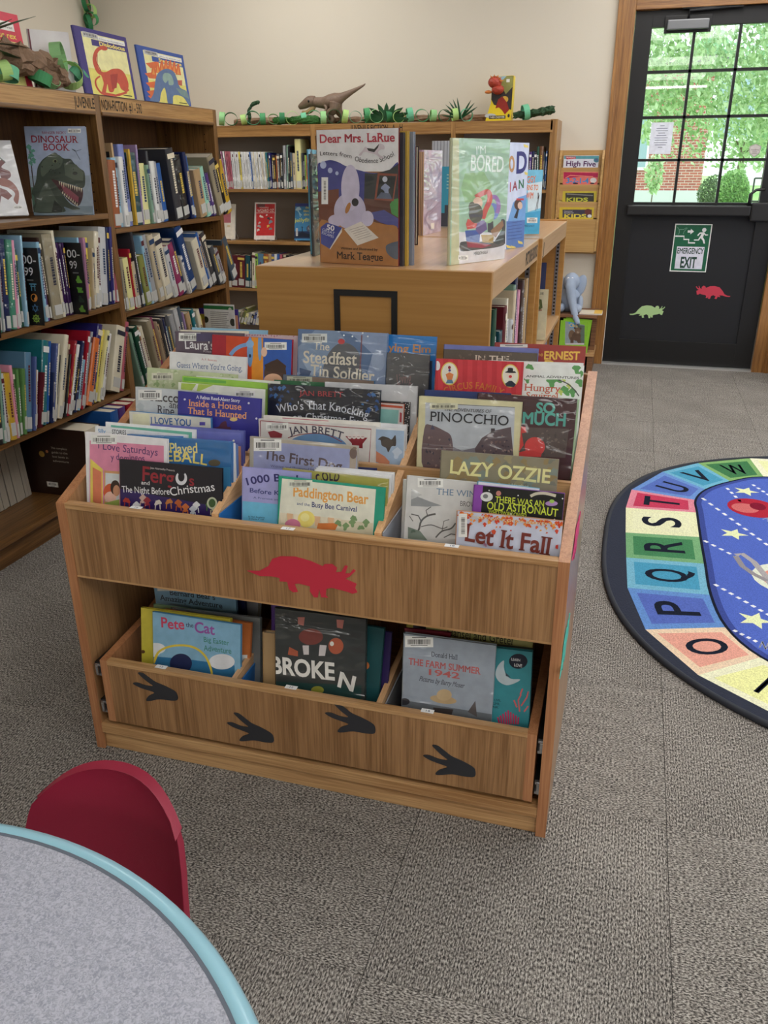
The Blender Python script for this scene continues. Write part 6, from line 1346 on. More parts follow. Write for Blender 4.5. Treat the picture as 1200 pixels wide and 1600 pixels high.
# drawer books
A = (80, 880, 3); FD = .104
def f(k):
    k.full((132, 178, 206)); k.poly([(440, 430), (640, 450), (860, 480), (860, 600), (430, 560)], (52, 116, 160)); k.ell(490, 400, 46, 26, (224, 228, 232)); k.ell(800, 462, 60, 36, (226, 228, 232)); k.ell(470, 420, 40, 20, (224, 228, 232))
    k.line([(480, 470), (500, 420), (550, 392), (620, 385), (680, 400), (725, 440), (750, 500), (752, 530)], 10, (222, 196, 70)); k.ell(608, 470, 52, 46, (40, 48, 86)); k.line([(480, 470), (500, 420)], 10, (222, 196, 70))
    k.text('Pete', 514, 300, 626, 312, 46, (196, 66, 96), 3, jit=.06); k.text('the', 632, 298, 668, 302, 20, (70, 80, 110), 2); k.text('Cat', 672, 325, 766, 335, 48, (150, 84, 160), 3, jit=.06); k.text('Big Easter', 714, 368, 834, 385, 24, (60, 130, 110), 1, jit=.1); k.text('Adventure', 716, 408, 846, 424, 26, (60, 130, 110), 1, jit=.1)
bin_book('blue Easter adventure picture book, frontmost in the drawer left cell', A, (475, 228), (888, 290), 1.392, .26, (90, 150, 190), f, floor=FD, lean=13)
bin_book('yellow book left behind the Easter adventure book, in the drawer', A, (420, 208), (840, 262), 1.412, .27, (202, 188, 62), lambda k: (k.full((206, 194, 70)), k.ell(430, 415, 10, 8, (90, 60, 40))), floor=FD, lean=13, t=.01)
bin_book('orange rust book edge right of the Easter adventure book', A, (530, 216), (938, 282), 1.430, .27, (196, 112, 60), lambda k: (k.full((206, 120, 66)), k.poly([(880, 430), (920, 430), (915, 520), (870, 500)], (230, 230, 228))), floor=FD, lean=13, t=.008)
bin_book('grey jacketed book behind the orange one, in the drawer left cell', A, (560, 210), (980, 258), 1.450, .27, (120, 124, 124), None, 'plastic', floor=FD, lean=13, t=.01)
bin_book('pale green book top behind the yellow drawer book', A, (480, 192), (860, 246), 1.466, .27, (120, 160, 116), lambda k: (k.full((140, 170, 120)),), floor=FD, lean=13, t=.008)
def f(k): k.full((124, 160, 182)); k.text("Bernard Bear's", 555, 148, 770, 172, 24, (50, 56, 60), 2, 1); k.text('Amazing Adventure', 512, 172, 804, 212, 24, (50, 56, 60), 2, 1); k.rect(498, 100, 608, 130, (210, 208, 196))
bin_book('grey blue amazing adventure book under the upper panel', A, (478, 84), (862, 134), 1.520, .28, (110, 150, 180), f, floor=FD, lean=13)
bin_book('navy book deep in the drawer left cell', A, (640, 120), (906, 152), 1.56, .26, (36, 40, 84), None, floor=FD, lean=13, t=.012)
bin_book('silver book deep in the drawer left cell', A, (760, 128), (972, 160), 1.59, .26, (170, 172, 176), None, 'plastic', floor=FD, lean=13, t=.02)
A = (380, 860, 2.2222)
def f(k):
    k.full((56, 60, 60)); k.poly([(80, 450), (410, 470), (410, 520), (80, 520)], (36, 66, 64)); k.text('BROKE', 96, 424, 318, 450, 56, (236, 234, 228), 4); k.text('N', 322, 480, 384, 498, 56, (236, 234, 228), 4, jit=.3); OR = (176, 92, 66)
    k.ell(235, 300, 42, 28, (120, 62, 56)); k.poly([(190, 232), (214, 232), (210, 262), (190, 256)], (176, 110, 100)); k.poly([(324, 240), (350, 242), (345, 272), (326, 268)], (176, 110, 100)); k.poly([(160, 335), (190, 350), (190, 368), (155, 362)], OR); k.ell(322, 332, 26, 28, OR); k.ell(308, 324, 7, 8, (225, 225, 215)); k.poly([(206, 330), (228, 330), (228, 362), (210, 362)], (206, 200, 200)); k.poly([(266, 328), (290, 330), (284, 366), (262, 366)], (206, 200, 200)); k.ell(258, 485, 22, 14, (150, 150, 60))
bin_book('dark grey jacketed book with large white capitals, drawer middle cell', A, (110, 200), (426, 240), 1.390, .28, (48, 52, 52), f, 'plastic', floor=FD, lean=13, t=.012)
bin_book('dark teal book right of the white capitals book, drawer middle cell', A, (190, 222), (490, 272), 1.412, .27, (26, 70, 74), lambda k: (k.full((28, 74, 78)), k.ell(428, 400, 10, 12, (190, 110, 60))), floor=FD, lean=13, t=.01)
bin_book('deep indigo book at the right of the drawer middle cell', A, (230, 240), (516, 286), 1.430, .26, (52, 40, 92), None, floor=FD, lean=13, t=.008)
bin_book('purple book at the left of the drawer middle cell', A, (98, 180), (400, 212), 1.450, .30, (84, 50, 130), None, floor=FD, lean=13, t=.01)
bin_book('colourful lettered book under the panel, drawer middle cell', A, (130, 178), (420, 222), 1.480, .30, (190, 190, 170), lambda k: (k.full((196, 200, 186)), [k.rect(180+i*24, 190+i*2, 196+i*24, 214+i*2, ((60, 130, 80), (190, 70, 80), (70, 90, 160))[i % 3]) for i in range(7)]), floor=FD, lean=13)
bin_book('tan book sliver at the left of the drawer middle cell', A, (66, 284), (110, 289), 1.400, .2, (170, 140, 100), None, floor=FD, lean=13, t=.02)
def f(k):
    k.full((152, 162, 174)); k.text('Donald Hall', 652, 368, 744, 380, 17, (52, 56, 66), 1, 1); k.text('THE FARM SUMMER', 574, 395, 822, 430, 22, (184, 92, 90), 3, 1); k.text('1942', 634, 430, 752, 446, 20, (184, 92, 90), 3, 1); k.text('Pictures by Barry Moser', 610, 452, 766, 478, 17, (56, 56, 66), 1, 1, sh=.25)
    k.poly([(525, 515), (870, 570), (870, 600), (525, 560)], (110, 116, 122)); k.ell(695, 518, 46, 14, (186, 160, 120), 8); k.ell(698, 502, 26, 20, (196, 170, 130)); k.poly([(660, 545), (730, 552), (720, 580), (660, 570)], (66, 60, 60)); k.ell(560, 525, 18, 12, (50, 50, 56)); k.poly([(780, 560), (806, 522), (812, 578)], (90, 84, 84)); k.barcode(562, 296, 660, 336)
bin_book('blue grey farm summer book with straw hat, drawer right cell', A, (558, 288), (878, 331), 1.385, .28, (150, 160, 170), f, 'plastic', floor=FD, lean=13, t=.01)
def f(k):
    k.full((58, 140, 150)); k.ell(955, 385, 32, 26, (24, 30, 46)); k.text('LEARN', 930, 382, 962, 386, 9, (225, 225, 225), 2); k.text('LOVE', 940, 402, 968, 406, 10, (225, 225, 225), 2); k.poly([(905, 382), (885, 400), (876, 430), (888, 455), (915, 468), (945, 460), (962, 448), (930, 446), (912, 430), (905, 405)], (186, 200, 206)); k.poly([(905, 382), (912, 425), (930, 442), (912, 436)], (60, 76, 90))
    for p in ([(960, 560), (955, 520), (965, 500)], [(965, 540), (985, 510), (990, 490)], [(950, 545), (940, 520)], [(975, 560), (990, 540)], [(962, 500), (970, 480)]): k.line(p, 5, (214, 100, 104))
    for i in range(9): k.line([(890+i*8, 604), (884+i*9, 555+abs(i-4)*6)], 5, (206, 46, 96))
    for i, s in enumerate(('T LIVE,', 'CLIMB,', 'INK')): k.text(s, 862, 522+i*12, 895-i*4, 525+i*12, 8, (30, 80, 90), 2)
bin_book('teal whale and coral book at the far right of the drawer', A, (800, 330), (1004, 353), 1.398, .27, (50, 132, 142), f, floor=FD, lean=13, t=.012)
bin_book('dark book just behind the whale and coral book', A, (800, 322), (1008, 345), 1.42, .26, (40, 42, 46), None, floor=FD, lean=13, t=.01)
def f(k): k.full((176, 172, 110)); k.text('Hansel and Gretel', 706, 296, 936, 328, 28, (56, 50, 40), 1, 1)
bin_book('khaki fairy tale book with serif title, drawer right cell', A, (637, 258), (1006, 312), 1.445, .31, (170, 160, 100), f, floor=FD, lean=13, t=.012)
bin_book('dark red book sliver behind the farm summer book', A, (562, 270), (720, 288), 1.420, .28, (110, 30, 44), None, floor=FD, lean=13)
bin_book('yellow and black book top under the panel, drawer right cell', A, (570, 240), (740, 262), 1.48, .31, (190, 176, 70), lambda k: (k.full((196, 182, 80)), k.rect(590, 245, 640, 300, (50, 40, 60))), floor=FD, lean=13)

# ------------------------------------------------------------------ round table and child's chair
TC = (-.617, .102); TR_ = .510; TZ = .54
tb = tag(empty('round_table', (TC[0], TC[1], 0)), 'low round table with speckled grey top and pale blue edge', 'table')
def lam():
    m = D.materials.new('speckled_laminate'); m.use_nodes = True; n = m.node_tree.nodes; l = m.node_tree.links; b = n['Principled BSDF']
    tc = n.new('ShaderNodeTexCoord'); n1 = n.new('ShaderNodeTexNoise'); n1.inputs['Scale'].default_value = 260; n1.inputs['Detail'].default_value = 3; n1.inputs['Distortion'].default_value = 1.5; l.new(tc.outputs['Object'], n1.inputs['Vector'])
    cr = n.new('ShaderNodeValToRGB'); cr.color_ramp.elements[0].position = .36; cr.color_ramp.elements[1].position = .62
    cr.color_ramp.elements[0].color = (*lin((146, 149, 162)), 1); cr.color_ramp.elements[1].color = (*lin((184, 186, 198)), 1)
    l.new(n1.outputs['Fac'], cr.inputs['Fac']); l.new(cr.outputs['Color'], b.inputs['Base Color']); b.inputs['Roughness'].default_value = .45
    return m
G().lathe([(0, TZ-.03), (TR_-.022, TZ-.03), (TR_-.022, TZ-.0008), (TR_-.024, TZ), (0, TZ)], n=128).build('tabletop', lam(), tb)
a_ = [(TR_-.0215, TZ-.030), (TR_-.006, TZ-.032), (TR_, TZ-.026), (TR_+.0005, TZ-.012), (TR_-.004, TZ-.004), (TR_-.012, TZ+.0005), (TR_-.020, TZ+.0008), (TR_-.0215, TZ-.001)]
G().lathe(a_, n=128).build('edge_band', mat('pale_blue_vinyl', (150, 198, 214), .3, coat=.3), tb, smooth=True)
G().lathe([(TR_-.0245, TZ+.0001), (TR_-.0245, TZ+.0004), (TR_-.0205, TZ+.0004), (TR_-.0205, TZ+.0001)], n=128).build('seam', mat('seam_grey', (96, 104, 116), .6), tb)
for a in (45, 135, 225, 315):
    x, y = .36*math.cos(math.radians(a)), .36*math.sin(math.radians(a))
    lg = G().tube([(x, y, .01), (x, y, TZ-.03)], .02, 14).build('leg', mat('leg_chrome', (190, 190, 195), .2, metal=.9), tb, smooth=True); G().tube([(x, y, 0), (x, y, .03)], .024, 14).build('foot_cap', mat('foot_cap_black', (30, 30, 30), .5), lg, smooth=True)
ch = tag(empty('child_chair', (-.576, .603, -.008+.008)), 'dark red plastic child chair tucked under the round table', 'chair')
REDP = mat('red_plastic', (140, 28, 54), .5, bump=(700, .25, .0006))
def shell(name, prof, wid, crown, th=.010):
    """prof: list of (y, z, halfwidth) from seat front to back top; curved across the width"""
    g = G(); n = 17; rows = []
    for y, z, hw, cv in prof:
        for side in (0, 1):
            pass
    for s in (0, 1):
        for (y, z, hw, cv), nx in zip(prof, crown):
            for j in range(n):
                t = -1+2*j/(n-1); x = hw*t; off = cv*(1-t*t)
                ny, nz = nx; dz = 0
                g.v.append((x, y+off*ny+(th*ny if s else 0), z+off*nz+(th*nz if s else 0)-((abs(t)**3.2)*prof_drop(z)) ))
    R = len(prof)
    for s in (0, 1):
        for i in range(R-1):
            for j in range(n-1):
                a = s*R*n+i*n+j; f = (a, a+1, a+n+1, a+n); g.f.append(f if s else f[::-1]); g.m.append(0)
    for i in range(R-1):
        for j in (0, n-1): a = i*n+j; b = a+R*n; g.f.append((a, a+n, b+n, b)); g.m.append(0)
    for i in (0, R-1):
        for j in range(n-1): a = i*n+j; b = a+R*n; g.f.append((a, a+1, b+1, b)); g.m.append(0)
    return g
def prof_drop(z): return max(0, (z-.40)/.17)*.042 if z > .40 else 0
CB = .105
pr = [(-.26, .285, .13, 0), (-.24, .30, .135, 0), (-.12, .30, .14, -.006), (-.02, .298, .135, -.01), (.015, .305, .125, -.01), (.038, .33, .115, .008), (.048, .36, .122, .028), (.056, .41, .119, .040), (.066, .46, .115, .046), (.076, .503, .109, .047), (.080, .522, .104, .046)]
nr = [(0, -.3), (0, -1), (0, -1), (0, -1), (.5, -.85), (.85, -.5), (1, -.2), (1, -.15), (1, -.15), (1, -.15), (.9, .3)]
sh = shell('seat_shell', pr, 0, nr, .014)
o = sh.build('seat_shell', REDP, ch, smooth=True)
sb = o.modifiers.new('round', 'BEVEL'); sb.width = .0055; sb.segments = 3; sb.limit_method = 'ANGLE'; sb.angle_limit = math.radians(45)
for sx in (-1, 1):
    for sy in (-.2, .04):
        G().tube([(sx*.09, sy+.02, .288), (sx*.125, sy+(.03 if sy > 0 else -.02), .008)], .010, 10).build('leg', mat('leg_chrome'), ch, smooth=True)

# ------------------------------------------------------------------ alphabet rug
rg = tag(empty('alphabet_rug', (0, 0, 0)), 'large oval alphabet rug with a blue outer space centre', 'rug')
RC = (1.66, 2.83)
def rcurve(a, b, n_, t):
    c, s = math.cos(t), math.sin(t); return (RC[0]+a*abs(c)**(2/n_)*(1 if c > 0 else -1), RC[1]+b*abs(s)**(2/n_)*(1 if s > 0 else -1))
NP = 160; out = [rcurve(1.655, 1.235, 2.75, 2*math.pi*i/NP) for i in range(NP)]
G().prism(out, 0.0006, .010, 'z').build('rug_base', mat('navy_rug_pile', (34, 41, 60), .95, bump=(240, .6, .004)), rg)
g = G(); g.tube([(x, y, .007) for x, y in out+out[:1]], .009, 8, caps=False); g.build('binding', mat('rug_binding', (40, 44, 54), .8), rg, smooth=True)
def rk(): return Ink(O=V3((0, 0, .0102)), U=CX, W=V3((0, 1, 0)), step=8e-5)
ro = [(.278, 2.005), (.144, 2.209), (.089, 2.461), (.081, 2.688), (.075, 2.904), (.071, 3.151), (.090, 3.36), (.218, 3.62), (.374, 3.782), (.605, 3.915)]
ri = [(.445, 2.141), (.367, 2.285), (.337, 2.481), (.334, 2.709), (.332, 2.934), (.333, 3.173), (.335, 3.31), (.383, 3.445), (.491, 3.574), (.635, 3.673)]
def mir(p): return (2*RC[0]-p[0], p[1])
# the ring goes on round the part outside the photograph
top_o = [(.605+(i+1)*.30, 3.915+.085*math.sin(math.pi*(i+1)/8)) for i in range(7)]; top_i = [(.635+(i+1)*.293, 3.673+.06*math.sin(math.pi*(i+1)/8)) for i in range(7)]
bot_o = [(.55, 1.80), (.86, 1.695), (1.22, 1.65), (1.66, 1.64), (2.10, 1.65), (2.46, 1.695), (2.77, 1.80)]; bot_i = [(.60, 2.035), (.90, 1.955), (1.26, 1.92), (1.66, 1.91), (2.06, 1.92), (2.42, 1.955), (2.72, 2.035)]
ring_o = ro+top_o+[mir(p) for p in ro[::-1]]+bot_o[::-1]; ring_i = ri+top_i+[mir(p) for p in ri[::-1]]+bot_i[::-1]
LET = 'OPQRSTUVWXYZABCDEFGHIJKLMNOPQRSTUVWXYZ'
PAIRS = [((238, 210, 176), (232, 158, 138)), ((84, 134, 206), (68, 92, 184)), ((106, 176, 206), (54, 146, 186)), ((106, 166, 110), (48, 120, 70)), ((236, 238, 190), (238, 240, 196)), ((226, 130, 150), (196, 40, 76)), ((96, 140, 212), (72, 100, 190)), ((100, 176, 210), (58, 150, 190)), ((120, 170, 96), (44, 110, 60)), ((240, 240, 206), (236, 240, 176))]
NR = len(ring_o)
for i in range(NR):
    j = (i+1) % NR; q = [ring_o[i], ring_o[j], ring_i[j], ring_i[i]]; c = (sum(p[0] for p in q)/4, sum(p[1] for p in q)/4)
    ca, cb = [tuple(int(v+(225-v)*.13) for v in c_) for c_ in PAIRS[i % 10]]  # daylight glare put in as a pale wash over the block colours
    if i == NR-1: ca, cb = (240, 240, 208), (238, 240, 170)
    k = rk(); k.poly(q, ca, True); k.poly([(c[0]+(p[0]-c[0])*.80, c[1]+(p[1]-c[1])*.74) for p in q], cb, True)
    blk = k.build('letter_block', 'rug', rg)
    w = V3(((q[3][0]+q[2][0]-q[0][0]-q[1][0])/2, (q[3][1]+q[2][1]-q[0][1]-q[1][1])/2, 0)); hh = w.length; up = w.normalized() # outer -> inner
    rt = V3((up.y, -up.x, 0)); s = hh*.52; ls = hh*.40
    if i == NR-1: L = 'N'
    else: L = LET[i % len(LET)]
    up2 = -up; rt2 = V3((up2.y, -up2.x, 0))
    k = Ink(O=V3((c[0], c[1], .0106)), U=rt2, W=up2, step=8e-5) 
    k.text(L, -ls/2, -s/2, ls/2, -s/2, s, (26, 32, 48), 2, raw=True); k.build('letter', 'rug', blk)
inn = []
m = len(ring_i)
for i in range(m):
    p0, p1, p2, p3 = ring_i[i-1], ring_i[i], ring_i[(i+1) % m], ring_i[(i+2) % m]
    for t in (0, .25, .5, .75): inn.append(tuple(.5*((2*p1[d])+(-p0[d]+p2[d])*t+(2*p0[d]-5*p1[d]+4*p2[d]-p3[d])*t*t+(-p0[d]+3*p1[d]-3*p2[d]+p3[d])*t**3) for d in (0, 1)))
k = rk(); k.k = 6; k.poly(inn, (26, 32, 48), True)
cx_, cy_ = RC
def inset(P_, d):
    o_ = []
    for i, p in enumerate(P_):
        a, c = P_[i-1], P_[(i+1) % len(P_)]; t = V3((c[0]-a[0], c[1]-a[1], 0)).normalized(); nn = V3((-t.y, t.x, 0))
        if nn.x*(cx_-p[0])+nn.y*(cy_-p[1]) < 0: nn = -nn
        o_.append((p[0]+nn.x*d, p[1]+nn.y*d))
    return o_
k.poly(inset(inn, .009), (62, 78, 150), True); k.poly(inset(inn, .028), (84, 108, 196), True); k.build('space_field', 'rug', rg)
A = (880, 640, 2.857)
def w2(x, y): p = on('z', .0105, A[0]+x/A[2], A[1]+y/A[2]); return (p.x, p.y)
def starp(c, r, rot=90): return [(c[0]+(r if i % 2 == 0 else r*.42)*math.cos(math.radians(rot+36*i)), c[1]+(r if i % 2 == 0 else r*.42)*math.sin(math.radians(rot+36*i))) for i in range(10)]
for x, y in ((815, 365), (760, 555), (855, 940)):
    k = rk(); k.k = 12; k.poly(starp(w2(x, y), .052, 70), (232, 240, 190), True); k.build('star', 'rug', rg)
for c in ((1.2, 2.5), (1.5, 3.2), (2.0, 2.6), (2.4, 3.1), (1.1, 3.3)):
    k = rk(); k.k = 12; k.poly(starp(c, .052), (232, 240, 190), True); k.build('star', 'rug', rg)
k = rk(); k.k = 12; p = w2(835, 438); k.ell(p[0]+.01, p[1], .095, .10, (176, 40, 60), raw=True); k.ell(p[0]-.02, p[1]-.01, .05, .05, (206, 110, 110), raw=True); k.ell(p[0]+.03, p[1]+.02, .03, .04, (130, 24, 50), raw=True); k.build('planet', 'rug', rg)
k = rk(); k.k = 12; p = (.60, 2.66); k.ell(p[0], p[1], .12, .12, (226, 232, 214), raw=True); k.ell(p[0]+.01, p[1]-.01, .10, .095, (222, 150, 134), raw=True)
k.line([w2(770, 650), w2(800, 645), w2(850, 680), w2(900, 740), w2(940, 800)], .022, (172, 168, 170), True); k.line([w2(770, 655), w2(800, 700), w2(850, 735), w2(910, 765)], .02, (150, 146, 150), True); k.build('ringed_planet', 'rug', rg)
k = rk(); k.k = 12
for a, b, n_ in (((620, 395), (960, 640), 11), ((628, 585), (800, 672), 5), ((675, 780), (940, 930), 8), ((760, 985), (880, 1045), 4), ((730, 350), (800, 420), 4), ((845, 335), (930, 390), 4)):
    for i in range(n_):
        p = w2(a[0]+(b[0]-a[0])*i/n_, a[1]+(b[1]-a[1])*i/n_); q = w2(a[0]+(b[0]-a[0])*(i+.5)/n_, a[1]+(b[1]-a[1])*(i+.5)/n_); k.line([p, q], .012, (236, 240, 244), True); k.k -= 1
o = k.build('orbit_dash', 'rug', rg); o['kind'] = 'stuff'
k = rk(); k.k = 12; a, b = w2(886, 488), w2(960, 520); k.text('Mars', a[0], a[1], b[0], b[1], .03, (220, 226, 240), 2, raw=True); a, b = w2(870, 1062), w2(960, 1100); k.text('Neptune', a[0], a[1], b[0]+.05, b[1], .04, (220, 226, 240), 2, raw=True); k.build('planet_name', 'rug', rg)

# ------------------------------------------------------------------ magazine rack on the wall
RW = wood('rack_maple', (176, 136, 80), (196, 158, 100), 'x', .5, .45, .1)
rk_ = tag(empty('magazine_rack', (-.505, 5.72, .72)), 'wall mounted maple magazine rack with four pockets beside the door', 'magazine rack')
G().box(0, .05, 0, .262, .078, .62).build('back_board', RW, rk_)
for x in (-.012, .25): G().prism([(0.0, .02), (.078, 0), (.078, .62), (.03, .62), (0, .57)], x, x+.014, 'x').build('side_panel', RW, rk_, bevel=.001)
for i, (z0, z1) in enumerate(((0.012, .215), (.222, .318), (.328, .420), (.430, .52))):
    G().box(.002, .004+.008*i, z0, .25, .012+.008*i, z1).build('pocket_panel', RW, rk_, bevel=.001)
A = (860, 220, 8.42)
def mag(label, tl, tr, Y, h, cov, fn, t=.004):
    cx, cy, sc = A; a = on('y', Y, cx+tl[0]/sc, cy+tl[1]/sc); b = on('y', Y, cx+tr[0]/sc, cy+tr[1]/sc); b.z = a.z
    w = (b-a).length; mx = M4.Translation((a.x, Y, a.z-h))
    book(label, mx, w, h, t, cov, 'gloss', 'magazines in the wall rack', fn, A, sticker=False, name='magazine', flat=True, cat='magazine')
def f(k):
    k.full((222, 226, 240)); k.rect(180, 200, 640, 238, (90, 160, 170)); k.poly([(195, 205), (335, 208), (335, 235), (215, 245)], (190, 40, 60)); k.text('Highlights', 205, 228, 328, 230, 17, (235, 220, 220), 2); k.ell(605, 255, 36, 30, (70, 130, 150)); k.ell(605, 250, 14, 12, (90, 90, 150)); k.text('High Five', 200, 330, 596, 338, 66, (84, 36, 96), 3)
mag('white magazine with purple title in the top rack pocket', (178, 196), (640, 212), 5.755, .16, (214, 220, 235), f)
def f(k):
    k.full((224, 120, 110)); k.poly([(175, 412), (630, 425), (625, 480), (400, 470), (175, 500)], (184, 36, 84)); k.line([(195, 490), (260, 455), (560, 470)], 8, (240, 160, 130)); B_ = (64, 140, 206)
    k.text('3-2-1-4', 205, 555, 500, 558, 66, B_, 4); k.ell(565, 520, 42, 34, (226, 226, 226)); k.ell(330, 560, 36, 10, (40, 40, 60)); k.ell(550, 560, 30, 10, (40, 40, 60))
mag('pink and blue counting magazine in the second rack pocket', (172, 410), (630, 424), 5.748, .16, (200, 60, 90), f)
def f(k): k.full((206, 190, 66)); k.rect(198, 685, 572, 800, (60, 60, 56)); k.text('KIDS', 205, 798, 492, 798, 48, (190, 200, 70), 4); k.line([(215, 700), (560, 720)], 14, (140, 140, 136))
mag('yellow bordered magazine in the third rack pocket', (165, 662), (612, 680), 5.740, .14, (200, 186, 60), f); mag('pale magazine behind the yellow one, third rack pocket', (120, 642), (575, 655), 5.748, .14, (206, 196, 120), lambda k: k.full((212, 204, 130)))
def f(k): k.full((214, 190, 64)); k.rect(160, 905, 545, 1010, (66, 66, 84)); k.text('KIDS', 175, 1014, 470, 1014, 48, (226, 214, 80), 4); k.text('National', 180, 935, 290, 935, 18, (200, 200, 205), 1); k.text('Explorer', 180, 955, 310, 955, 18, (200, 200, 205), 1); k.ell(495, 935, 45, 40, (110, 60, 60)); k.ell(515, 990, 28, 22, (225, 225, 225))
mag('yellow bordered magazine with dark photo in the lowest rack pocket', (122, 872), (575, 880), 5.732, .14, (206, 176, 56), f)

# ------------------------------------------------------------------ low case with elephant and bear magazines
lc = tag(empty('display_case', (-.47, 5.47, 0)), 'small oak case with dark framed panel below the magazine rack', 'low case')
LO = wood('case_oak', (104, 68, 44), (140, 98, 66), 'x', 1, .5, .1)
G().box(0, 0, .355, .285, .30, .372).build('top_board', LO, lc, bevel=.002)
for x in (0, .25): G().box(x, .12, .13, x+.03, .14, .355).build('frame_bar', LO, lc)
G().box(.03, .12, .33, .25, .14, .355).build('frame_bar', LO, lc); G().box(.03, .12, .13, .25, .14, .155).build('frame_bar', LO, lc)
G().box(.03, .132, .155, .25, .138, .33).build('dark_panel', mat('chalkboard_dark', (36, 36, 40), .7), lc)
G().box(0, .0, .11, .285, .30, .13).build('shelf', OAKH, lc); G().box(.005, .01, 0, .04, .29, .11).build('side_panel', LO, lc); G().box(.245, .01, 0, .28, .29, .11).build('side_panel', LO, lc); G().box(.04, .25, 0, .245, .27, .11).build('back_panel', mat('near_black'), lc)
A = (840, 420, 7.5)
def f(k):
    k.full((140, 196, 60)); k.poly([(325, 615), (552, 660), (545, 890), (320, 880)], (150, 160, 168)); k.poly([(470, 660), (552, 665), (548, 890), (470, 880)], (96, 110, 100)); k.poly([(360, 620), (470, 640), (470, 700), (380, 690)], (80, 160, 210)); k.text('Click', 372, 680, 470, 685, 40, (240, 200, 80), 3)
    BR2, BR3 = (96, 74, 60), (120, 96, 78); k.ell(400, 780, 38, 62, BR3); k.ell(455, 790, 52, 55, BR2); k.poly([(385, 800), (425, 800), (420, 890), (385, 885)], BR2); k.poly([(440, 810), (500, 800), (510, 880), (480, 885)], BR2); k.ell(470, 725, 36, 38, BR3); k.ell(437, 695, 12, 12, BR2); k.ell(505, 700, 12, 12, BR2); k.ell(474, 742, 14, 12, (176, 156, 136)); k.ell(475, 738, 5, 4, (20, 20, 20))
    k.rect(325, 870, 545, 890, (200, 196, 200))
for i, (dx, dy, lab) in enumerate(((14, -20, 'lime green magazine fanned behind the bear magazine, farthest'), (8, -12, 'lime green magazine edge just behind the bear magazine'), (0, 0, 'lime green magazine with a brown bear photo on the low case'))):
    Y = 5.485-.006*(i)+.0; a = on('y', Y, 840+(272+dx*2.4)/7.5, 420+(600+dy*2)/7.5); b = on('y', Y, 840+(600+dx)/7.5, 420+(590+dy)/7.5)
    mx = M4.Translation((a.x, Y, .132)) @ M4.Rotation(math.radians((2-i)*2), 4, 'Y'); book(lab, mx, b.x-a.x, a.z-.134, .003, (150, 206, 60), 'gloss', 'bear magazines', f if i == 2 else None, A, sticker=False, name='magazine', flat=True, cat='magazine')
a = on('y', 5.46, 868, 540); mx = M4.Translation((-.475, 5.47, .132)) @ M4.Rotation(math.radians(70), 4, 'Z'); book('tan children book standing left of the bear magazines', mx, .12, .2, .012, (196, 150, 100), 'gloss', 'bear magazines', sticker=False)
# elephant
EL = mat('plush_grey_blue', (160, 174, 196), .9, bump=(180, .5, .003)); EK = mat('plush_black', (30, 30, 34), .9)
el = tag(empty('elephant_plush', (-.375, 5.60, .372)), 'grey blue plush elephant sitting on the low case, trunk hanging down', 'soft toy')
g = G(); g.ball((0, .02, .075), (.075, .065, .085)); g.ball((-.05, -.05, .03), (.03, .05, .028)); g.ball((.055, -.05, .03), (.03, .05, .028)); g.build('body', EL, el, smooth=True)
G().ball((.005, -.01, .19), (.052, .05, .058)).build('head', EL, el, smooth=True)
g = G(); pts = [V3((.004, -.05, .205)), V3((.006, -.075, .16)), V3((.016, -.085, .11)), V3((.03, -.095, .06)), V3((.045, -.11, .01)), V3((.062, -.125, -.03)), V3((.075, -.135, -.055))]
fine = []; rad = []
for i in range(25):
    t = i/24*6; a_ = int(min(t, 5)); q = pts[a_].lerp(pts[a_+1], t-a_); fine.append(q); rad.append((.036-.022*(i/24))*(1+.05*math.sin(i*2.4)))
g.tube(fine, rad, 12).build('trunk', EL, el, smooth=True)
G().ball((.076, -.138, -.058), (.009, .009, .006)).build('trunk_tip', mat('plush_dark_grey', (90, 98, 112), .9), el, smooth=True)
for s in (-1, 1): G().ball((s*.062, .01, .165), (.035, .012, .070), rot=M4.Rotation(math.radians(s*14), 3, 'Y')).build('ear', EL, el, smooth=True)
for s in (-.014, .012):
    e = G().ball((s, -.066, .212), (.009, .006, .013)).build('eye', mat('eye_white', (235, 235, 235), .4), el, smooth=True); G().ball((s, -.072, .210), (.004, .003, .006)).build('pupil', EK, e, smooth=True)
G().ball((-.068, -.03, .06), (.022, .03, .035)).build('arm', EK, el, smooth=True); G().ball((.07, -.03, .06), (.02, .028, .05)).build('arm', EL, el, smooth=True)
ob = tag(empty('open_magazine', (-.30, 5.50, .373)), 'magazine lying flat on the low case beside the elephant', 'magazine')
G().box(0, 0, 0, .14, .14, .008).build('pages', PAGES, ob); G().box(.09, .0, .0082, .14, .14, .0095).build('yellow_corner', mat('yellow_card', (230, 190, 90), .6), ob); G().box(-.002, -.002, -.0002, .142, .142, .0012).build('cover', cover_mat((190, 190, 196)), ob)
wb = tag(empty('waste_bin', (.99, 5.56, 0)), 'grey metal waste bin at the right photo edge by the door trim', 'bin')
G().lathe([(0, .003), (.10, .003), (.115, .30), (.118, .31), (.113, .31), (.098, .01), (0, .01)], n=32).build('can', mat('grey_bin_metal', (160, 162, 165), .35, metal=.6), wb, smooth=True); G().lathe([(.113, .305), (.120, .305), (.121, .315), (.113, .315), (.113, .305)], n=32).build('rim', CHR, wb, smooth=True)

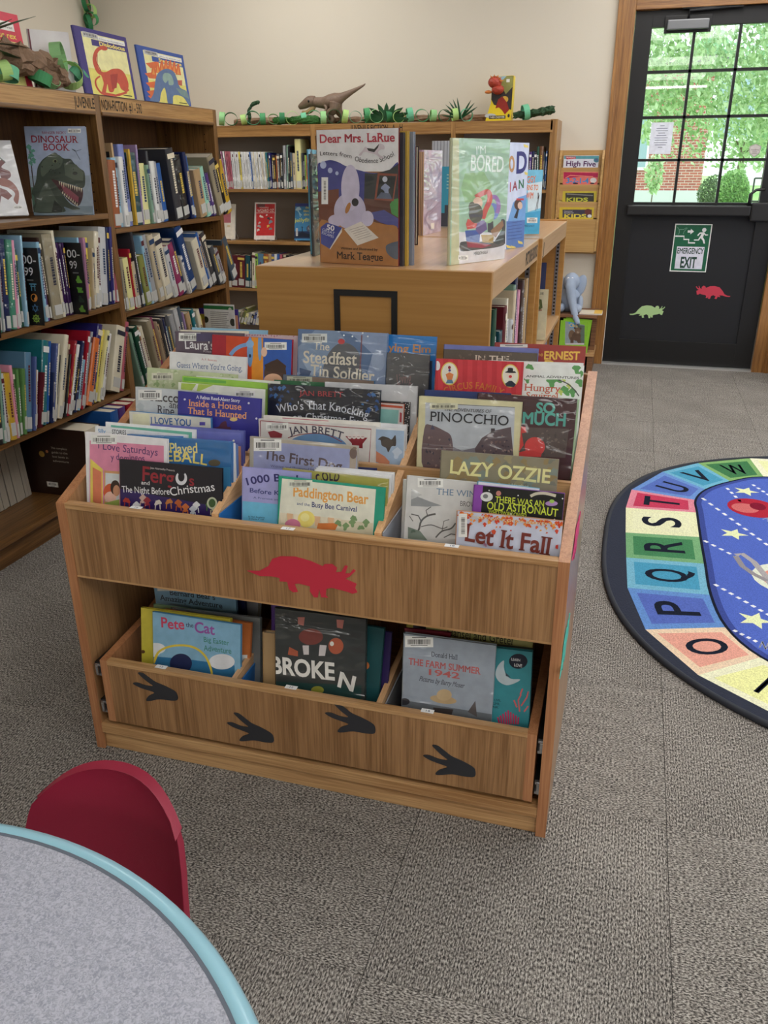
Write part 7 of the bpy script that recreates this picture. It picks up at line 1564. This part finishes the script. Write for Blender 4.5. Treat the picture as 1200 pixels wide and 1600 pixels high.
# ------------------------------------------------------------------ toy tyrannosaur, boxed toy and greenery on the back bookcase
BT = 1.508
tx = tag(empty('toy_tyrannosaur', (-1.95, 5.62, BT)), 'brown toy tyrannosaur standing on top of the back bookcase, tail raised', 'toy dinosaur')
DB_ = mat('toy_brown', (120, 98, 82), .55, bump=(90, .4, .003), vary=.12); DB2 = mat('toy_tan', (176, 150, 104), .55)
A = (330, 120, 4.138)
def tp(x, y, d=0): p = on('y', 5.62+d, A[0]+x/A[2], A[1]+y/A[2]); return V3((p.x+1.95, d, p.z-BT))
def chain(g, pts, n=12):
    P_ = [tp(*p[:2], p[3] if len(p) > 3 else 0) for p in pts]; s = (tp(100, 0)-tp(0, 0)).length/100
    fine, rr = [], []
    for i in range(len(P_)-1):
        p0, p1, p2, p3 = P_[max(i-1, 0)], P_[i], P_[i+1], P_[min(i+2, len(P_)-1)]
        for t in (0, .25, .5, .75):
            fine.append(.5*((2*p1)+(p2-p0)*t+(2*p0-5*p1+4*p2-p3)*t*t+(3*p1-p0-3*p2+p3)*t**3)); rr.append((pts[i][2]*(1-t)+pts[i+1][2]*t)*s)
    fine.append(P_[-1]); rr.append(pts[-1][2]*s); g.tube(fine, rr, n)
g = G(); chain(g, [(640, 165, 26), (680, 165, 26), (720, 168, 30), (765, 165, 42), (810, 150, 40), (850, 130, 24), (900, 102, 15), (950, 75, 9), (985, 55, 5), (996, 44, 2)]); g.build('body', DB_, tx, smooth=True)
g = G(); chain(g, [(568, 200, 10), (580, 192, 17), (605, 178, 24), (635, 160, 30), (670, 158, 28)]); h_ = g.build('head', DB_, tx, smooth=True)
g = G(); chain(g, [(588, 228, 7), (612, 232, 11), (645, 215, 15), (668, 192, 12)]); g.build('jaw', DB2, h_, smooth=True)
G().ball(tp(630, 158, -.03), (.008, .006, .008)).build('eye', mat('eye_dark', (20, 16, 14), .2), h_, smooth=True)
for d in (-.03, .03):
    g = G(); chain(g, [(800, 170, 34, d), (790, 215, 26, d*1.3), (760, 240, 18, d*1.4), (785, 268, 13, d*1.4), (775, 290, 12, d*1.4), (752, 297, 8, d*1.4)] if d < 0 else [(815, 170, 30, d), (825, 225, 22, d*1.3), (850, 262, 14, d*1.4), (850, 290, 12, d*1.4), (832, 297, 8, d*1.4)])
    L_ = g.build('leg', DB_, tx, smooth=True)
    for i in range(3): G().ball(tp((742 if d < 0 else 818)+i*9, 298, d*1.4-.012+.012*i), (.009, .006, .005)).build('claw', mat('claw_dark', (50, 40, 34), .5), L_, smooth=True)
    g = G(); chain(g, [(735, 185, 10, d), (745, 205, 7, d*1.4), (735, 225, 6, d*1.6), (722, 240, 5, d*1.6), (722, 252, 3, d*1.6)], 8); g.build('arm', DB_, tx, smooth=True)
# boxed toy
A = (620, 100, 3.4286)
def bp(x, y, Y=5.60): return on('y', Y, A[0]+x/A[2], A[1]+y/A[2])
bl, br, tl_, tr_ = bp(474, 298), bp(612, 296), bp(500, 66), bp(628, 60)
bxx = tag(empty('boxed_toy', (bl.x, 5.60, BT)), 'yellow and dark toy package with a red dinosaur head, on the back bookcase', 'boxed toy')
H_ = tl_.z-BT; w = br.x-bl.x
G().prism([(0, 0), (w, 0), (w+.004, H_), (.035, H_), (.03, .10)], 0, .075).build('card_box', [mat('box_yellow', (228, 204, 40), .4)], bxx)
k = Ink(); k.k = 30; k.poly([(.034, H_-.002), (w+.002, H_-.002), (w-.002, .06), (.05, .09), (.032, .12)], (56, 50, 50), True); k.poly([(.08, H_-.004), (w, H_-.004), (w, H_-.06), (.12, H_-.10), (.09, H_-.05)], (150, 150, 84), True); k.poly([(.034, H_-.002), (.12, H_-.002), (.10, H_-.02), (.04, H_-.02)], (150, 190, 206), True)
k.rect(.12, H_-.035, .14, H_-.018, (230, 230, 225), True); k.ell(w*.72, H_*.48, .022, .018, (226, 180, 70), raw=True); k.poly([(.075, .12), (.10, .135), (.13, .10), (.145, .06), (.12, .035), (.10, .06), (.08, .075), (.06, .07)], (150, 44, 34), True); k.ell(.03, .03, .035, .012, (190, 196, 200), raw=True)
k.rect(.022, .012, w-.035, .030, (44, 44, 44), True); k.text('T-REX CHOMPER', .026, .016, w-.04, .016, .010, (230, 225, 200), 2, raw=True); k.ell(w-.016, .028, .007, .010, (40, 44, 46), raw=True); k.build('box_print', 'gloss', bxx)
RDH = mat('toy_red', (176, 62, 44), .4, bump=(60, .8, .01))
g = G(); g.ball((.055, -.03, H_-.035), (.042, .035, .034)); g.ball((.075, -.03, H_-.075), (.038, .032, .028)); hd = g.build('dinosaur_head', RDH, bxx, smooth=True)
G().ball((.018, -.035, H_-.088), (.022, .014, .010)).build('tongue', mat('toy_orange', (206, 120, 50), .4), hd, smooth=True)
for i in range(5): a_ = math.radians(20+i*24); G().tube([(.055+.036*math.cos(a_), -.05, H_-.045+.036*math.sin(a_)), (.055+.06*math.cos(a_), -.05, H_-.045+.05*math.sin(a_))], [.006, .001], 6).build('spike', mat('toy_orange'), hd, smooth=True)

GRN = [(150, 205, 140), (176, 214, 130), (70, 150, 96), (44, 120, 74), (110, 190, 150)]
CARD = [mat('green_card_%d' % i, c, .7) for i, c in enumerate(GRN)]
def ring(c, r, wd, ax, ci, parent, name='paper_link'):
    """a strip of card glued into a ring; ax = direction of its axis"""
    ax = V3(ax).normalized(); u = ax.cross(V3((.13, .3, 1))).normalized(); v = ax.cross(u); n = 22; g = G(); sq = random.uniform(.8, 1)
    for s in (-1, 1):
        for rr_ in (r, r-.0015):
            for i in range(n): a = 2*math.pi*i/n; g.v.append(tuple(V3(c)+u*math.cos(a)*rr_+v*math.sin(a)*rr_*sq+ax*s*wd/2))
    for i in range(n):
        j = (i+1) % n
        for f in ((i, j, 2*n+j, 2*n+i), (n+i, 3*n+i, 3*n+j, n+j), (i, n+i, n+j, j), (2*n+i, 2*n+j, 3*n+j, 3*n+i)): g.f.append(f); g.m.append(0)
    return g.build(name, CARD[ci % 5], parent, smooth=False)
pc = tag(empty('paper_chain', (0, 0, 0)), 'green paper chain draped along the top of the back bookcase', 'paper chain')
x = -2.74; i = 0
while x < -.70:
    if not (-1.08 < x < -.77):
        r = random.uniform(.036, .048); z = BT+r*.9+.001; ring((x, 5.56+random.uniform(-.02, .03), z), r, .035, (math.cos(i*1.57+.4), math.sin(i*1.57+.4), random.uniform(-.2, .2)), (i*3) % 5, pc)
    x += .072; i += 1
KR = mat('kraft_paper', (140, 112, 90), .85, bump=(40, .9, .012), vary=.2)
def crumple(name, label, pts, rad, m=KR, parent=None, cat='paper vine', amp=.35, n=16):
    fine = []; P_ = [V3(p) for p in pts]
    for i in range(len(P_)-1):
        for t in (0, .2, .4, .6, .8): fine.append(P_[i].lerp(P_[i+1], t))
    fine.append(P_[-1]); g = G(); g.tube(fine, [(rad if not isinstance(rad, (list, tuple)) else rad[min(int(i/5), len(rad)-1)])*random.uniform(.8, 1.15) for i in range(len(fine))], n, flat=.8)
    zmin = min(p[2] for p in g.v)
    g.v = [(v[0]+random.gauss(0, .0028)*amp*3, v[1]+random.gauss(0, .0028)*amp*3, v[2]+random.gauss(0, .0028)*amp*3) for v in g.v]
    o = g.build(name, m, parent)
    if label: tag(o, label, cat)
    return o
crumple('paper_vine', 'twisted brown paper vine along the top of the back bookcase', [(-2.70, 5.68, BT+.024), (-2.4, 5.66, BT+.026), (-2.1, 5.70, BT+.022), (-1.8, 5.72, BT+.024), (-1.5, 5.66, BT+.026), (-1.2, 5.68, BT+.022), (-.9, 5.72, BT+.024)], .026)
crumple('moss_strip', 'rough dark green paper moss lying left of the toy tyrannosaur', [(-2.38, 5.60, BT+.025), (-2.2, 5.57, BT+.03), (-2.05, 5.57, BT+.022)], [.022, .03, .02], mat('moss_green_paper', (54, 110, 50), .9, bump=(120, 1, .01), vary=.3), cat='paper moss')
crumple('leaf_branch', 'dark green crumpled leaf bundle at the right end of the back bookcase', [(-.80, 5.60, BT+.030), (-.72, 5.60, BT+.034), (-.62, 5.58, BT+.044), (-.555, 5.58, BT+.055)], [.022, .027, .026, .02], mat('dark_leaf_paper', (44, 76, 48), .8, bump=(50, 1, .01), vary=.2), cat='leaf bundle', amp=.5)
crumple('curled_leaf', 'dark green curled leaf shape rising at the left of the paper chain', [(-2.56, 5.58, BT+.008), (-2.545, 5.57, BT+.05), (-2.55, 5.57, BT+.09), (-2.52, 5.57, BT+.125), (-2.47, 5.57, BT+.14)], [.012, .014, .012, .014, .012], mat('dark_leaf_paper'), cat='leaf', amp=.15)
def frond(name, label, base, tips, wd, m, par=None):
    t = tag(empty(name, base), label, 'leaf')
    for tip in tips:
        g = G(); b = V3((0, 0, .003)); e = V3(tip); d = (e-b); sd = d.cross(V3((0, 1, .2))).normalized()*wd; q = []
        for i, s in enumerate((.25, .8, 1, .75, .05)): f = i/4; p = b+d*f+V3((0, 0, -.25*f*f*d.length*.2)); q.append((p-sd*s, p+sd*s))
        for a, b_ in q: g.v += [tuple(a), tuple(b_), tuple((a+b_)/2+V3((0, -.003, 0)))]
        for i in range(4): k_ = i*3; g.f += [(k_, k_+3, k_+5, k_+2), (k_+2, k_+5, k_+4, k_+1)]; g.m += [0, 0]
        g.build('leaflet', m, t)
    return t
LF = mat('palm_leaf_green', (30, 78, 44), .45); 
frond('monstera_leaf', 'dark green split leaf right of the toy tyrannosaur', (-1.60, 5.56, BT+.01), [(.17*math.cos(math.radians(a)), -.01, .11*math.sin(math.radians(a))) for a in (8, 28, 48, 68, 88, 108, 130, 152, 172)], .017, LF)
frond('palm_frond', 'spiky dark palm leaf left of the boxed toy', (-1.12, 5.56, BT+.01), [(.13*math.cos(math.radians(a)), -.02, .13*math.sin(math.radians(a))) for a in (35, 48, 60, 100, 112, 124, 136, 150, 165)], .006, LF)
# garland and vine on the left bookcase
pc2 = tag(empty('paper_chain', (0, 0, 0)), 'large green paper rings on top of the left bookcase', 'paper chain')
A = (0, 0, 4.706)
def lp(x, y, X=-1.97): return on('x', X, x/4.706, y/4.706)
for j, (x, y, r, ax, ci) in enumerate(((60, 580, .035, (0, .35, 1), 4), (300, 590, .036, (.3, .3, 1), 2), (430, 420, .055, (1, .5, .1), 0), (510, 555, .045, (.5, -.6, .5), 1), (575, 545, .035, (.5, .5, .6), 4), (380, 625, .024, (1, -.2, .5), 0), (20, 520, .03, (.4, .8, .2), 1), (745, 560, .03, (.9, .2, .4), 0))):
    p = lp(x, y); ring((p.x, p.y, max(p.z, 1.502+r*.95)), r, .036, ax, ci, pc2)
p0, p1, p2, p3 = lp(-80, 540), lp(110, 440), lp(300, 460), lp(460, 600)
crumple('paper_vine', 'thick crumpled brown paper vine at the left on the bookcase top', [tuple(V3((-2.02, p0.y, 1.59))), (-2.0, p1.y, 1.585), (-1.99, p2.y, 1.575), (-1.98, p3.y, 1.535)], [.05, .055, .05, .03], amp=.8, n=18)
frond('palm_frond', 'long dark green blades over the crumpled vine at the left edge', (-1.95, 2.32, 1.60), [(.0, .34, .13), (0, .30, .03), (0, .30, -.02), (0, .22, .10)], .018, LF)
frond('monstera_leaf', 'dark green leaf behind the large paper rings', (-2.05, 2.64, 1.53), [(0, .05, .08), (0, .09, .06), (0, .02, .09), (0, .1, .03)], .02, LF)
hg = tag(empty('hanging_garland', (-3.72, 5.70, 0)), 'green paper rings and twine hanging in the far left wall corner', 'paper chain')
q = on('y', 5.7, 142, 42); 
G().tube([(q.x+3.72-.01, 0, 2.7), (q.x+3.72-.02, 0, 2.35), (q.x+3.72+.01, 0, 2.2), (q.x+3.72, 0, 2.16)], .012, 8).build('twine', KR, hg)
for j, (px_, py_) in enumerate(((137, 5), (144, 18), (141, 36), (145, 30))):
    q = on('y', 5.7, px_, py_); ring((q.x+3.72, -.02, q.z), .052 if j != 1 else .045, .03, ((1, .3, .1), (.2, 1, 0), (.8, .8, .2), (.1, 1, .3))[j], (3, 1, 3, 2)[j], hg)
